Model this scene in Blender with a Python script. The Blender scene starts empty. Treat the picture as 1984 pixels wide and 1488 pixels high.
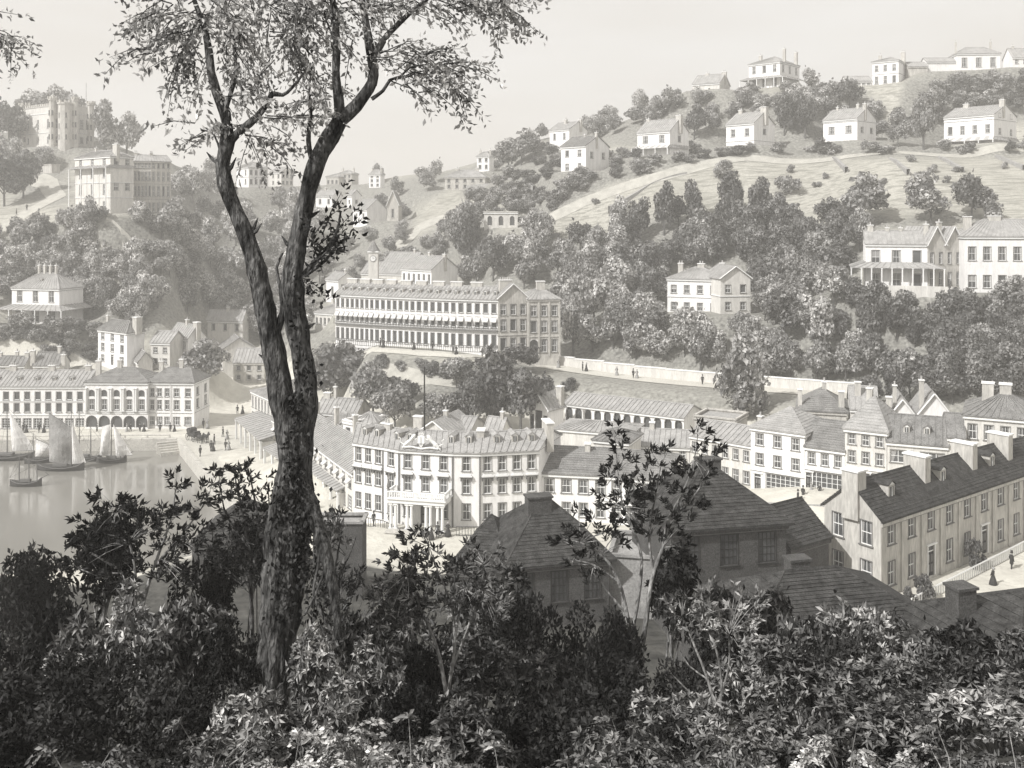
import bpy, math, random
import numpy as np
from mathutils import Vector

# ------------------------------------------------------------------ camera, light, exposure
H = 42.0            # eye height above the harbour water
F = 1930.0          # focal length in pixels of the 1984 px wide picture
YH = 420.0          # horizon row
CX = 992.0
scene = bpy.context.scene
col = scene.collection
cam_d = bpy.data.cameras.new('camera')
cam = bpy.data.objects.new('camera', cam_d); col.objects.link(cam)
cam.location = (0, 0, H); cam.rotation_euler = (math.radians(90), 0, 0)
cam_d.sensor_width = 36; cam_d.lens = F / 1984 * 36
cam_d.shift_y = -(744 - YH) / 1984
cam_d.clip_start = 0.3; cam_d.clip_end = 6000
scene.camera = cam
SUN = Vector((-0.64, -0.48, 0.74)).normalized()       # direction towards the sun
world = bpy.data.worlds.new('World'); scene.world = world; world.use_nodes = True
nt = world.node_tree; nt.nodes.clear()
N = nt.nodes.new; L = nt.links.new
sky = N('ShaderNodeTexSky'); sky.sky_type = 'NISHITA'; sky.sun_disc = False
sky.sun_elevation = math.asin(SUN.z); sky.sun_rotation = math.atan2(SUN.x, SUN.y)
sky.air_density = 1.0; sky.dust_density = 3.0
hsv = N('ShaderNodeHueSaturation'); hsv.inputs['Saturation'].default_value = 0.06
L(sky.outputs[0], hsv.inputs['Color'])
tc = N('ShaderNodeTexCoord'); mp = N('ShaderNodeMapping'); mp.inputs['Scale'].default_value = (1, 1, 5)
nz = N('ShaderNodeTexNoise'); nz.inputs['Scale'].default_value = 2.2; nz.inputs['Detail'].default_value = 6
L(tc.outputs['Generated'], mp.inputs[0]); L(mp.outputs[0], nz.inputs['Vector'])
rp = N('ShaderNodeValToRGB'); rp.color_ramp.elements[0].position = 0.35; rp.color_ramp.elements[1].position = 0.7
rp.color_ramp.elements[0].color = (8.8, 8.4, 7.85, 1); rp.color_ramp.elements[1].color = (10.0, 9.85, 9.6, 1)
L(nz.outputs['Fac'], rp.inputs[0])
mx = N('ShaderNodeMix'); mx.data_type = 'RGBA'; mx.inputs[0].default_value = 0.86   # thin even overcast over the clear sky
L(hsv.outputs[0], mx.inputs[6]); L(rp.outputs[0], mx.inputs[7])
bg = N('ShaderNodeBackground'); bg.inputs['Strength'].default_value = 0.080
L(mx.outputs[2], bg.inputs[0]); wo = N('ShaderNodeOutputWorld'); L(bg.outputs[0], wo.inputs[0])
sun_d = bpy.data.lights.new('sun', 'SUN'); sun_d.energy = 4.2; sun_d.angle = math.radians(0.8); sun_d.color = (1, 0.985, 0.96)
sun = bpy.data.objects.new('sun', sun_d); col.objects.link(sun)
sun.rotation_euler = SUN.to_track_quat('Z', 'Y').to_euler()
scene.view_settings.view_transform = 'Standard'; scene.view_settings.look = 'None'
scene.view_settings.exposure = 0.30; scene.view_settings.gamma = 1; scene.view_settings.use_curve_mapping = False
scene.cycles.max_bounces = 4; scene.cycles.diffuse_bounces = 2; scene.cycles.glossy_bounces = 2
scene.cycles.transmission_bounces = 2; scene.cycles.volume_bounces = 1; scene.cycles.transparent_max_bounces = 4
HAZE = 0.0010

random.seed(7); rng = np.random.default_rng(7)
R = random.Random(11)

def W(px, d):                       # plan position of a sight line at a depth
    return ((px - CX) / F * d, d)
def ZP(py, d): return H - (py - YH) / F * d
def PX(x, y): return CX + x / y * F
def PY(z, y): return YH + (H - z) / y * F

# ------------------------------------------------------------------ materials
def mat(name, c, rough=0.9, amp=0.18, scale=0.6, fine=0.16, fscale=9.0, bump=0.0, bscale=6.0, spec=0.2, ramp=None, stretch=None, attr=None, trans=0, ar=(0.35, 2.0)):
    m = bpy.data.materials.new(name); m.use_nodes = True
    t = m.node_tree; b = t.nodes['Principled BSDF']; n = t.nodes.new; l = t.links.new
    if isinstance(c, (int, float)): c = (c, c * 0.984, c * 0.962)
    b.inputs['Roughness'].default_value = rough; b.inputs['Specular IOR Level'].default_value = spec
    g = n('ShaderNodeNewGeometry'); src = g.outputs['Position']
    if stretch:
        mpn = n('ShaderNodeMapping'); mpn.inputs['Scale'].default_value = stretch; l(src, mpn.inputs[0]); src = mpn.outputs[0]
    n1 = n('ShaderNodeTexNoise'); n1.inputs['Scale'].default_value = scale; n1.inputs['Detail'].default_value = 5; l(src, n1.inputs['Vector'])
    n2 = n('ShaderNodeTexNoise'); n2.inputs['Scale'].default_value = fscale; n2.inputs['Detail'].default_value = 2; l(src, n2.inputs['Vector'])
    def rng_node(sock, a, lo=0.3, hi=0.7):
        r = n('ShaderNodeMapRange'); r.inputs[1].default_value = lo; r.inputs[2].default_value = hi
        r.inputs[3].default_value = 1 - a; r.inputs[4].default_value = 1 + a; l(sock, r.inputs[0]); return r.outputs[0]
    mul = n('ShaderNodeMath'); mul.operation = 'MULTIPLY'
    l(rng_node(n1.outputs['Fac'], amp), mul.inputs[0]); l(rng_node(n2.outputs['Fac'], fine), mul.inputs[1])
    fac = mul.outputs[0]
    if attr:                         # per-leaf tone
        at = n('ShaderNodeAttribute'); at.attribute_name = attr
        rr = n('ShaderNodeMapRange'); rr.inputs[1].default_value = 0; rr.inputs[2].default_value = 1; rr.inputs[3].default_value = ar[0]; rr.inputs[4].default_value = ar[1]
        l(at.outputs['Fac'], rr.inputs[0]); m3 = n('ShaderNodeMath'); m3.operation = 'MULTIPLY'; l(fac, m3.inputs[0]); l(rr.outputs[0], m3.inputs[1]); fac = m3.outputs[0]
    vm = n('ShaderNodeVectorMath'); vm.operation = 'SCALE'; vm.inputs[0].default_value = c[:3]; l(fac, vm.inputs['Scale'])
    l(vm.outputs[0], b.inputs['Base Color'])
    if trans:
        tr = n('ShaderNodeBsdfTranslucent'); l(vm.outputs[0], tr.inputs[0]); ms = n('ShaderNodeMixShader'); ms.inputs[0].default_value = trans
        l(b.outputs[0], ms.inputs[1]); l(tr.outputs[0], ms.inputs[2]); l(ms.outputs[0], t.nodes['Material Output'].inputs['Surface'])
    if bump:
        n3 = n('ShaderNodeTexNoise'); n3.inputs['Scale'].default_value = bscale; n3.inputs['Detail'].default_value = 4; l(src, n3.inputs['Vector'])
        bp = n('ShaderNodeBump'); bp.inputs['Strength'].default_value = min(1, bump); bp.inputs['Distance'].default_value = 0.1 * max(1, bump)
        l(n3.outputs['Fac'], bp.inputs['Height']); l(bp.outputs[0], b.inputs['Normal'])
    return m
M = {}
M['stucco'] = mat('white_stucco', (0.80, 0.79, 0.78), amp=0.10, scale=1.1, fine=0.06, fscale=5, stretch=(1.3, 1.3, .28))
M['cream'] = mat('cream_stucco', (0.61, 0.595, 0.565), amp=0.13, scale=1.1, fine=0.1, fscale=5, stretch=(1.3, 1.3, .28))
M['tan'] = mat('tan_stone', (0.48, 0.465, 0.435), amp=0.16, scale=1.0, fine=0.14, fscale=4, stretch=(1.3, 1.3, .3))
M['grey_stone'] = mat('grey_stone', 0.30, amp=0.2, scale=0.7, fine=0.25, fscale=7, bump=0.4)
M['dark_stone'] = mat('dark_stone', 0.075, amp=0.25, scale=0.9, fine=0.45, fscale=11, bump=0.6)  # dark stone, with the shade on the near houses put into its tone
M['slate'] = mat('pale_slate', 0.33, amp=0.18, scale=0.8, fine=0.22, fscale=6, bump=0.3)
M['slate_mid'] = mat('mid_slate', 0.20, amp=0.25, scale=0.8, fine=0.35, fscale=7, bump=0.5)
M['slate_dark'] = mat('dark_slate', 0.042, amp=0.6, scale=1.8, fine=0.5, fscale=10, bump=0.6)  # dark slate; the shade over the near roofs is in this colour too
M['trim'] = mat('trim_white', (0.78, 0.78, 0.77), amp=0.04, fine=0.03)
M['line'] = mat('window_surround', 0.17, amp=0.1, fine=0.1)
M['linedark'] = mat('dark_surround', 0.025, amp=0.1, fine=0.1)
M['glass'] = mat('window_glass', (0.08, 0.082, 0.084), rough=0.25, amp=0.3, fine=0.2, spec=0.5)
M['curtain'] = mat('curtain_cloth', 0.30, amp=0.1, fine=0.2, fscale=14)
M['pot'] = mat('chimney_pot', 0.42, amp=0.15, fine=0.1)
M['path'] = mat('dusty_path', (0.40, 0.39, 0.355), amp=.15, fine=.2)
M['road'] = mat('pale_road', (0.50, 0.485, 0.44), amp=0.08, scale=0.15, fine=0.12, fscale=3)
M['quay'] = mat('quay_stone', (0.48, 0.465, 0.43), amp=0.12, scale=0.5, fine=0.15, fscale=4)
M['bark'] = mat('bark', 0.078, amp=1.0, scale=3.0, fine=0.85, fscale=13, bump=1.6, bscale=9, stretch=(1.6, 1.6, 0.45))
M['stem'] = mat('pale_stem', 0.24, amp=0.5, scale=2.5, fine=0.5, fscale=12, bump=0.8, bscale=14, stretch=(1, 1, .4))
M['far_stem'] = mat('trunk_bark', 0.10, amp=0.3, scale=1)
M['leafA'] = mat('dark_leaf', 0.15, trans=.25, rough=0.55, amp=0.45, scale=0.45, fine=0.3, fscale=2.5, attr='tone', spec=0.35)
M['leafB'] = mat('mid_leaf', 0.31, trans=.3, rough=0.6, amp=0.4, scale=0.4, fine=0.3, fscale=2.5, attr='tone', spec=0.3)
M['leafC'] = mat('pale_leaf', 0.44, trans=.3, rough=0.6, amp=0.35, scale=0.4, fine=0.3, fscale=2.5, attr='tone', spec=0.3)
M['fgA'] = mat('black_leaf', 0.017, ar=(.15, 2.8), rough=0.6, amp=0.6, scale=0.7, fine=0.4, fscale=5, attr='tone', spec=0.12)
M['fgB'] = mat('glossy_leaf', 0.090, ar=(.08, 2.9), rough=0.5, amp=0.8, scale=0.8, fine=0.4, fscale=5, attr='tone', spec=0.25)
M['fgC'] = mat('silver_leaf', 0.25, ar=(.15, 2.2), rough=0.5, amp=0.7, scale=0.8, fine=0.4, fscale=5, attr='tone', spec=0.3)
M['crown'] = mat('ash_leaf', 0.36, trans=.45, rough=0.6, amp=0.5, scale=0.8, fine=0.4, fscale=4, attr='tone', spec=0.3)
M['hull'] = mat('tarred_hull', 0.05, rough=0.6)
M['sail'] = mat('white_sail', 0.72, amp=0.1, scale=0.6)
M['sail_dark'] = mat('tanned_sail', 0.30, amp=0.45, scale=0.35, fine=0.3)
M['spar'] = mat('spar_wood', 0.14, amp=0.2)
M['cloth'] = mat('dark_cloth', 0.045, amp=0.3, scale=3)
M['cloth_pale'] = mat('pale_cloth', 0.30, amp=0.3, scale=3)
M['skin'] = mat('skin', 0.42, amp=0.1)
M['iron'] = mat('iron_rail', 0.10, amp=0.2)
M['stripe'] = mat('awning_stripe', 0.38, amp=0.1)
M['awning'] = mat('awning_cloth', 0.6, amp=0.15)
M['horse'] = mat('dark_horse', 0.04, amp=0.2)

def water_mat():
    m = bpy.data.materials.new('harbour_water'); m.use_nodes = True
    t = m.node_tree; b = t.nodes['Principled BSDF']; n = t.nodes.new; l = t.links.new
    b.inputs['Base Color'].default_value = (0.22, 0.213, 0.195, 1); b.inputs['Roughness'].default_value = 0.07
    b.inputs['Specular IOR Level'].default_value = 0.6
    g = n('ShaderNodeNewGeometry'); mpn = n('ShaderNodeMapping'); mpn.inputs['Scale'].default_value = (0.5, 1.6, 1); l(g.outputs['Position'], mpn.inputs[0])
    w = n('ShaderNodeTexNoise'); w.inputs['Scale'].default_value = 1.3; w.inputs['Detail'].default_value = 5; l(mpn.outputs[0], w.inputs['Vector'])
    bp = n('ShaderNodeBump'); bp.inputs['Strength'].default_value = 0.13; bp.inputs['Distance'].default_value = 0.04
    l(w.outputs['Fac'], bp.inputs['Height']); l(bp.outputs[0], b.inputs['Normal'])
    return m
M['water'] = water_mat()

# ------------------------------------------------------------------ terrain
FG = [(-60, 39.8), (0, 39.6), (8, 36.4), (16, 33.8), (30, 27.0), (45, 19.0), (57, 14.2), (72, 11.0)]
COLS = [
 (-600, FG + [(90, 7), (104, 4), (114, 1.0), (118, 1.6), (190, 1.6), (203, 2.0), (211, 9.5), (225, 17), (240, 24), (255, 32), (270, 42), (300, 54), (330, 66), (360, 80), (420, 86), (600, 80), (900, 60)]),
 (0,    FG + [(90, 7), (104, 4), (114, 1.0), (118, 1.6), (190, 1.6), (203, 2.0), (211, 9.5), (225, 17), (240, 24), (255, 32), (270, 42), (300, 53), (330, 64), (355, 72), (420, 70), (600, 50), (900, 20)]),
 (150,  FG + [(90, 7), (104, 4), (114, 1.6), (190, 1.6), (202, 2.2), (212, 9.5), (225, 16), (236, 27), (247, 42), (262, 44), (290, 50), (325, 65), (345, 70), (360, 72), (420, 66), (600, 40), (900, 10)]),
 (300,  FG + [(90, 7), (104, 4), (116, 1.7), (190, 1.7), (200, 4), (214, 11), (232, 19), (242, 28), (252, 42), (265, 44), (300, 53), (340, 63), (360, 63), (420, 55), (600, 30), (900, 10)]),
 (450,  FG + [(90, 7), (104, 4), (116, 1.7), (190, 1.7), (216, 2.2), (236, 3), (250, 8), (270, 16), (300, 31), (330, 44), (360, 54), (390, 56), (450, 50), (900, 10)]),
 (560,  FG + [(90, 7), (104, 4), (116, 1.7), (190, 1.9), (205, 4), (220, 8), (240, 13), (270, 21), (300, 30), (340, 42), (380, 51), (410, 55), (480, 50), (900, 10)]),
 (650,  FG + [(90, 7), (115, 3.2), (132, 2.4), (150, 3), (165, 6), (180, 9.5), (196, 14.5), (205, 16.5), (225, 17), (260, 21), (300, 29), (340, 38.5), (380, 48), (410, 55), (470, 50), (900, 10)]),
 (850,  FG + [(90, 7), (115, 3.6), (135, 4.2), (150, 8), (170, 10), (183, 12), (190, 14.8), (196, 16.2), (220, 18), (240, 21), (270, 31), (300, 40), (330, 48.5), (370, 59), (410, 60), (500, 50), (900, 10)]),
 (1060, FG + [(85, 9), (115, 4), (145, 6), (160, 7), (172, 10.5), (180, 13.2), (192, 13.9), (205, 15.5), (220, 18), (240, 30), (256, 44), (266, 52), (290, 57), (325, 63), (355, 70), (400, 66), (900, 10)]),
 (1300, FG + [(85, 9), (115, 4), (140, 5.5), (156, 8.0), (164, 12.6), (181, 13.5), (186, 16), (198, 21), (206, 23), (225, 33), (250, 50), (258, 56.5), (272, 59), (290, 66), (315, 75), (345, 79), (400, 70), (900, 10)]),
 (1500, FG + [(85, 9), (115, 4.5), (131, 5.6), (148, 7), (156, 12), (173, 13.4), (180, 18), (196, 26), (202, 29), (225, 38), (250, 52), (263, 59.2), (271, 60.2), (285, 70), (300, 79), (310, 81), (360, 78), (900, 30)]),
 (1750, FG + [(80, 9.6), (96, 9.2), (110, 7.4), (125, 7.5), (145, 8.5), (154, 13), (165, 18), (178, 28), (190, 31), (215, 42), (245, 56), (262, 61), (270, 62), (290, 75), (303, 82), (315, 83.5), (360, 82), (900, 50)]),
 (1984, FG + [(80, 9.6), (96, 8.8), (112, 8), (125, 8.6), (142, 10), (152, 15), (165, 24), (176, 29), (190, 32), (215, 43), (240, 55), (258, 60.5), (268, 61.5), (288, 76), (303, 84), (360, 87), (900, 60)]),
 (2600, FG + [(80, 9.6), (112, 8), (142, 12), (165, 24), (190, 34), (240, 57), (262, 62), (300, 80), (400, 95), (900, 80)]),
]
YG = np.arange(-60, 901, 1.0)
CU = np.array([(c[0] - CX) / F for c in COLS])
CZ = []
for c in COLS:
    k = np.array(c[1] + [(2000, c[1][-1][1])])
    z = np.interp(YG, k[:, 0], k[:, 1])
    z = np.convolve(np.pad(z, 2, mode='edge'), np.ones(5) / 5, mode='valid')
    CZ.append(z)
CZ = np.array(CZ)
HARB = np.array([(-300, 171), (-60.3, 179), (-42.6, 145), (-27, 116), (-300, 110)])
def inpoly(X, Y, P):
    ins = np.zeros(np.shape(X), bool); n = len(P)
    for i in range(n):
        x1, y1 = P[i]; x2, y2 = P[(i + 1) % n]
        if y1 == y2: continue
        c = ((y1 > Y) != (y2 > Y)) & (X < (x2 - x1) * (Y - y1) / (y2 - y1) + x1)
        ins ^= c
    return ins
def segdist(X, Y, P, closed=True):
    D = np.full(np.shape(X), 1e9); n = len(P)
    for i in range(n if closed else n - 1):
        ax, ay = P[i]; bx, by = P[(i + 1) % n]; dx, dy = bx - ax, by - ay
        t = np.clip(((X - ax) * dx + (Y - ay) * dy) / (dx * dx + dy * dy + 1e-9), 0, 1)
        D = np.minimum(D, np.hypot(X - ax - t * dx, Y - ay - t * dy))
    return D
PADS = []
def hraw(X, Y):
    X = np.asarray(X, float); Y = np.asarray(Y, float)
    u = X / np.maximum(Y, 22.0)
    ui = np.clip(np.interp(u, CU, np.arange(len(CU))), 0, len(CU) - 1.0001)
    yi = np.clip(Y + 60, 0, len(YG) - 1.001)
    i0 = ui.astype(int); f = ui - i0; f = f * f * (3 - 2 * f) * 0.6 + f * 0.4
    j0 = yi.astype(int); g = yi - j0
    a = CZ[i0, j0] * (1 - g) + CZ[i0, j0 + 1] * g
    b = CZ[i0 + 1, j0] * (1 - g) + CZ[i0 + 1, j0 + 1] * g
    z = a * (1 - f) + b * f
    z = z + np.clip((Y - 200) / 60, 0, 1) * (np.sin(X * 0.13 + Y * 0.05) * np.sin(Y * 0.11 - X * 0.03)) * 0.8
    return z
def h(X, Y, pads=True):
    X = np.asarray(X, float); Y = np.asarray(Y, float)
    z = hraw(X, Y)
    if pads:
        for (P, zp, cx, cy, r) in PADS:
            near = (np.abs(X - cx) < r + 13) & (np.abs(Y - cy) < r + 13)
            if not np.any(near): continue
            d = segdist(X, Y, P); d = np.where(inpoly(X, Y, P), 0, d)
            w = np.clip((12.0 - d) / 10.5, 0, 1) * near; w = w * w * (3 - 2 * w)
            z = z * (1 - w) + zp * w
    ins = inpoly(X, Y, HARB); dh = np.where(ins, 0, segdist(X, Y, HARB))
    w = np.clip((2.0 - dh) / 2.0, 0, 1)
    return z * (1 - w) + (-3.0) * w
def h1(x, y): return float(h(np.array([x]), np.array([y]))[0])
DS = np.concatenate([np.arange(4, 80, 0.5), np.arange(80, 480, 0.5)])
def hit(px, py, dmin=4):
    ds = DS[DS >= dmin]
    X = (px - CX) / F * ds; Zr = H - (py - YH) / F * ds
    dz = Zr - h(X, ds)
    k = np.nonzero(dz < 0)[0]
    if len(k) == 0: return None
    i = k[0]
    if i == 0: d = ds[0]
    else: d = ds[i - 1] + (ds[i] - ds[i - 1]) * dz[i - 1] / (dz[i - 1] - dz[i] + 1e-9)
    return (float((px - CX) / F * d), float(d), h1((px - CX) / F * d, d))

# ------------------------------------------------------------------ mesh helpers
class MB:
    def __init__(s): s.v = []; s.f = []; s.m = []; s.mats = []
    def mi(s, m):
        if m not in s.mats: s.mats.append(m)
        return s.mats.index(m)
    def face(s, pts, m):
        k = len(s.v); s.v.extend([tuple(p) for p in pts]); s.f.append(tuple(range(k, k + len(pts)))); s.m.append(s.mi(m))
    def box(s, c, dx, dy, dz, ang=0.0, m='trim', taper=1.0):     # c = centre of the bottom
        ca, sa = math.cos(ang), math.sin(ang); P = []
        for zz, k in ((0, 1), (dz, taper)):
            for ex, ey in ((-1, -1), (1, -1), (1, 1), (-1, 1)):
                x, y = ex * dx / 2 * k, ey * dy / 2 * k
                P.append((c[0] + x * ca - y * sa, c[1] + x * sa + y * ca, c[2] + zz))
        for q in ((0, 3, 2, 1), (4, 5, 6, 7), (0, 1, 5, 4), (1, 2, 6, 5), (2, 3, 7, 6), (3, 0, 4, 7)):
            s.face([P[i] for i in q], m)
    def bar(s, a, b, r, m='trim', n=4, r2=None):
        s.tube([a, b], [r, r if r2 is None else r2], m, n)
    def tube(s, pts, rad, m='bark', n=8, wob=0.0, seed=0):
        pts = [Vector(p) for p in pts]; rr = random.Random(seed)
        base = len(s.v); mi = s.mi(m); up = Vector((0.31, 0.87, 0.22)).normalized()
        for i, p in enumerate(pts):
            t = (pts[min(i + 1, len(pts) - 1)] - pts[max(i - 1, 0)]).normalized()
            if abs(t.dot(up)) > 0.97: up = Vector((1, 0, 0))
            a = t.cross(up).normalized(); b = t.cross(a)
            for k in range(n):
                an = 2 * math.pi * k / n; r = rad[i] * (1 + wob * (rr.random() - 0.5) + (.055 * math.sin(an * 7 + i * .22) + .04 * math.sin(an * 11 - i * .31 + 1) if n >= 20 else 0))
                s.v.append(tuple(p + (a * math.cos(an) + b * math.sin(an)) * r))
        for i in range(len(pts) - 1):
            for k in range(n):
                s.f.append((base + i * n + k, base + i * n + (k + 1) % n, base + (i + 1) * n + (k + 1) % n, base + (i + 1) * n + k)); s.m.append(mi)
        s.f.append(tuple(base + k for k in range(n))); s.m.append(mi)
        s.f.append(tuple(base + (len(pts) - 1) * n + k for k in reversed(range(n)))); s.m.append(mi)
    def rings(s, rings, m, cap=True):            # list of closed rings with equal counts
        base = len(s.v); n = len(rings[0]); mi = s.mi(m)
        for r_ in rings: s.v.extend([tuple(p) for p in r_])
        for i in range(len(rings) - 1):
            for k in range(n):
                s.f.append((base + i * n + k, base + i * n + (k + 1) % n, base + (i + 1) * n + (k + 1) % n, base + (i + 1) * n + k)); s.m.append(mi)
        if cap:
            s.f.append(tuple(base + k for k in reversed(range(n)))); s.m.append(mi)
            s.f.append(tuple(base + (len(rings) - 1) * n + k for k in range(n))); s.m.append(mi)
    def mesh(s, name, smooth=False):
        me = bpy.data.meshes.new(name); me.from_pydata(s.v, [], s.f)
        for m in s.mats: me.materials.append(M[m])
        if len(s.mats) > 1: me.polygons.foreach_set('material_index', s.m)
        if smooth: me.polygons.foreach_set('use_smooth', [True] * len(s.f))
        return me
    def build(s, name, parent=None, loc=(0, 0, 0), rz=0.0, smooth=False):
        return link(name, s.mesh(name, smooth), parent, loc, rz)

def link(name, me, parent=None, loc=(0, 0, 0), rz=0.0, scale=None):
    o = bpy.data.objects.new(name, me); col.objects.link(o); o.location = loc; o.rotation_euler = (0, 0, rz)
    if parent is not None: o.parent = parent
    if scale: o.scale = scale
    return o
def tag(o, label=None, cat=None, group=None, kind=None):
    if label: o['label'] = label
    if cat: o['category'] = cat
    if group: o['group'] = group
    if kind: o['kind'] = kind
    return o
def empty(name, loc, label, cat, group=None, rz=0):
    o = bpy.data.objects.new(name, None); col.objects.link(o); o.location = loc; o.rotation_euler = (0, 0, rz)
    o.empty_display_size = 0.5
    return tag(o, label, cat, group)

# ------------------------------------------------------------------ windows and doors (shared meshes)
_wc = {}
def wmesh(w, hh, style):
    key = (round(w, 2), round(hh, 2), style)
    if key in _wc: return _wc[key]
    f = MB(); p = MB(); c = None
    if style in ('sash', 'far', 'dark', 'blind', 'triple', 'shop', 'french'):
        sm = 'linedark' if style == 'dark' else 'line'
        b = 0.07
        # surround set proud of the wall, then sill
        f.box((-w / 2 - b / 2, -0.01, -b), b, 0.06, hh + 2 * b, m=sm); f.box((w / 2 + b / 2, -0.01, -b), b, 0.06, hh + 2 * b, m=sm)
        f.box((0, -0.012, hh), w, 0.064, b, m=sm)
        f.box((0, -0.06, -b - 0.02), w + 0.35, 0.18, b, m=sm if style == 'dark' else 'line')
        fm = 'linedark' if style == 'dark' else 'trim'
        fr = 0.06
        for sx in (-1, 1): f.box((sx * (w / 2 - fr / 2), 0.1, 0), fr, 0.06, hh, m=fm)
        f.box((0, 0.1, 0), w - 2 * fr, 0.06, fr, m=fm); f.box((0, 0.1, hh - fr), w - 2 * fr, 0.06, fr, m=fm)
        if style != 'far':
            nb = {'triple': 3, 'shop': max(3, int(w / 0.6))}.get(style, 1)
            if style in ('triple', 'shop'):
                for i in range(1, nb): f.box((-w / 2 + w * i / nb, 0.1, fr), 0.07, 0.055, hh - 2 * fr, m=fm)
                nr = 4 if style == 'shop' else 2
                for i in range(1, nr): f.box((0, 0.096, hh * i / nr), w - 2 * fr, 0.05, 0.045, m=fm)
            else:
                f.box((0, 0.1, hh * 0.5), w - 2 * fr, 0.05, 0.07, m=fm)
                f.box((0, 0.104, fr), 0.045, 0.045, hh - 2 * fr, m=fm)
                if style == 'dark':
                    for k in (0.25, 0.75): f.box((0, 0.102, hh * k), w - 2 * fr, 0.04, 0.04, m=fm)
                    for k in (-0.25, 0.25): f.box((w * k, 0.106, fr), 0.04, 0.04, hh - 2 * fr, m=fm)
        p.face([(-w / 2, 0.15, 0), (w / 2, 0.15, 0), (w / 2, 0.15, hh), (-w / 2, 0.15, hh)], 'glass')
        if style in ('sash', 'blind', 'triple'):
            c = MB(); y = 0.143
            if style == 'blind': c.face([(-w / 2, y, hh * .45), (w / 2, y, hh * .45), (w / 2, y, hh), (-w / 2, y, hh)], 'curtain')
            else:
                c.face([(-w / 2, y, 0), (-w * .38, y, 0), (-w * .22, y, hh), (-w / 2, y, hh)], 'curtain')
                c.face([(w * .36, y, 0), (w / 2, y, 0), (w / 2, y, hh), (w * .2, y, hh)], 'curtain')
    elif style == 'door':
        f.box((0, 0.1, 0), w - 0.1, 0.06, hh * 0.8, m='linedark'); f.box((0, 0.1, hh * 0.8), w, 0.08, 0.08, m='trim')
        for sx in (-1, 1):
            f.box((sx * (w / 2 + .06), -0.03, 0), .12, 0.08, hh + .1, m='trim')
            for zz in (0.12, 0.45): f.box((sx * w * 0.2, 0.06, hh * zz), w * .25, 0.03, hh * 0.26, m='line')
        f.box((0, -0.08, hh + .1), w + .5, 0.2, 0.12, m='trim')
        p.face([(-w / 2, 0.15, hh * .8), (w / 2, 0.15, hh * .8), (w / 2, 0.15, hh), (-w / 2, 0.15, hh)], 'glass')
    elif style in ('arch', 'archopen'):
        n = 8; r = w / 2
        pts = [(-r * math.cos(math.pi * i / n), hh - r + r * math.sin(math.pi * i / n)) for i in range(n + 1)]
        for i in range(n):
            (x0, z0), (x1, z1) = pts[i], pts[i + 1]
            f.face([(x0, 0.0, z0), (x1, 0.0, z1), (x1, 0.0, hh), (x0, 0.0, hh)], 'stucco')
            f.face([(x0, 0.0, z0), (x0, 0.3, z0), (x1, 0.3, z1), (x1, 0.0, z1)], 'stucco')
            f.bar((x0, -0.03, z0), (x1, -0.03, z1), 0.05, 'line')
        for sx in (-1, 1): f.bar((sx * r, -0.03, 0), (sx * r, -0.03, hh - r), 0.05, 'line')
        yy = 0.15 if style == 'arch' else 0.28
        p.face([(-r, yy, 0), (r, yy, 0), (r, yy, hh), (-r, yy, hh)], 'glass')
    if style in ('arch', 'archopen') or style == 'door': pass
    res = (f.mesh('window_frame'), p.mesh('pane') if p.v else None, c.mesh('curtain') if c else None)
    _wc[key] = res; return res
def put_window(root, at, ang, w, hh, style, rr=R):
    st = style
    if style == 'mix': st = rr.choice(['sash', 'sash', 'sash', 'far', 'blind'])
    fr, pn, cu = wmesh(w, hh, st)
    o = link('door' if st == 'door' else ('arch' if st.startswith('arch') else ('shop_window' if st == 'shop' else 'window')), fr, root, at, ang)
    if pn: link('pane', pn, o)
    if cu: link('curtain', cu, o)
    return o

def panel(mb, p0, p1, z0, z1, ops, m, rev=0.15):
    """vertical wall from p0 to p1 with rectangular openings (a0,a1,zb,zt), outward = right of travel"""
    p0 = Vector(p0[:2]); p1 = Vector(p1[:2]); Ln = (p1 - p0).length; d = (p1 - p0) / Ln; n = Vector((d.y, -d.x))
    def P(a, z, dep=0.0):
        q = p0 + d * a - n * dep; return (q.x, q.y, z)
    xs = sorted({0, Ln} | {round(min(max(v, 0), Ln), 4) for o in ops for v in o[:2]})
    zs = sorted({z0, z1} | {round(min(max(v, z0), z1), 4) for o in ops for v in o[2:4]})
    for j in range(len(zs) - 1):
        zc = (zs[j] + zs[j + 1]) / 2; run = None
        for i in range(len(xs) - 1):
            xc = (xs[i] + xs[i + 1]) / 2
            hole = any(o[0] < xc < o[1] and o[2] < zc < o[3] for o in ops)
            if hole:
                if run is not None: mb.face([P(run, zs[j]), P(xs[i], zs[j]), P(xs[i], zs[j + 1]), P(run, zs[j + 1])], m); run = None
            elif run is None: run = xs[i]
        if run is not None: mb.face([P(run, zs[j]), P(Ln, zs[j]), P(Ln, zs[j + 1]), P(run, zs[j + 1])], m)
    for o in ops:
        a0, a1, b0, b1 = o[:4]
        mb.face([P(a0, b0), P(a0, b0, rev), P(a0, b1, rev), P(a0, b1)], m); mb.face([P(a1, b0), P(a1, b1), P(a1, b1, rev), P(a1, b0, rev)], m)
        mb.face([P(a0, b0), P(a1, b0), P(a1, b0, rev), P(a0, b0, rev)], m); mb.face([P(a0, b1), P(a0, b1, rev), P(a1, b1, rev), P(a1, b1)], m)

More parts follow.
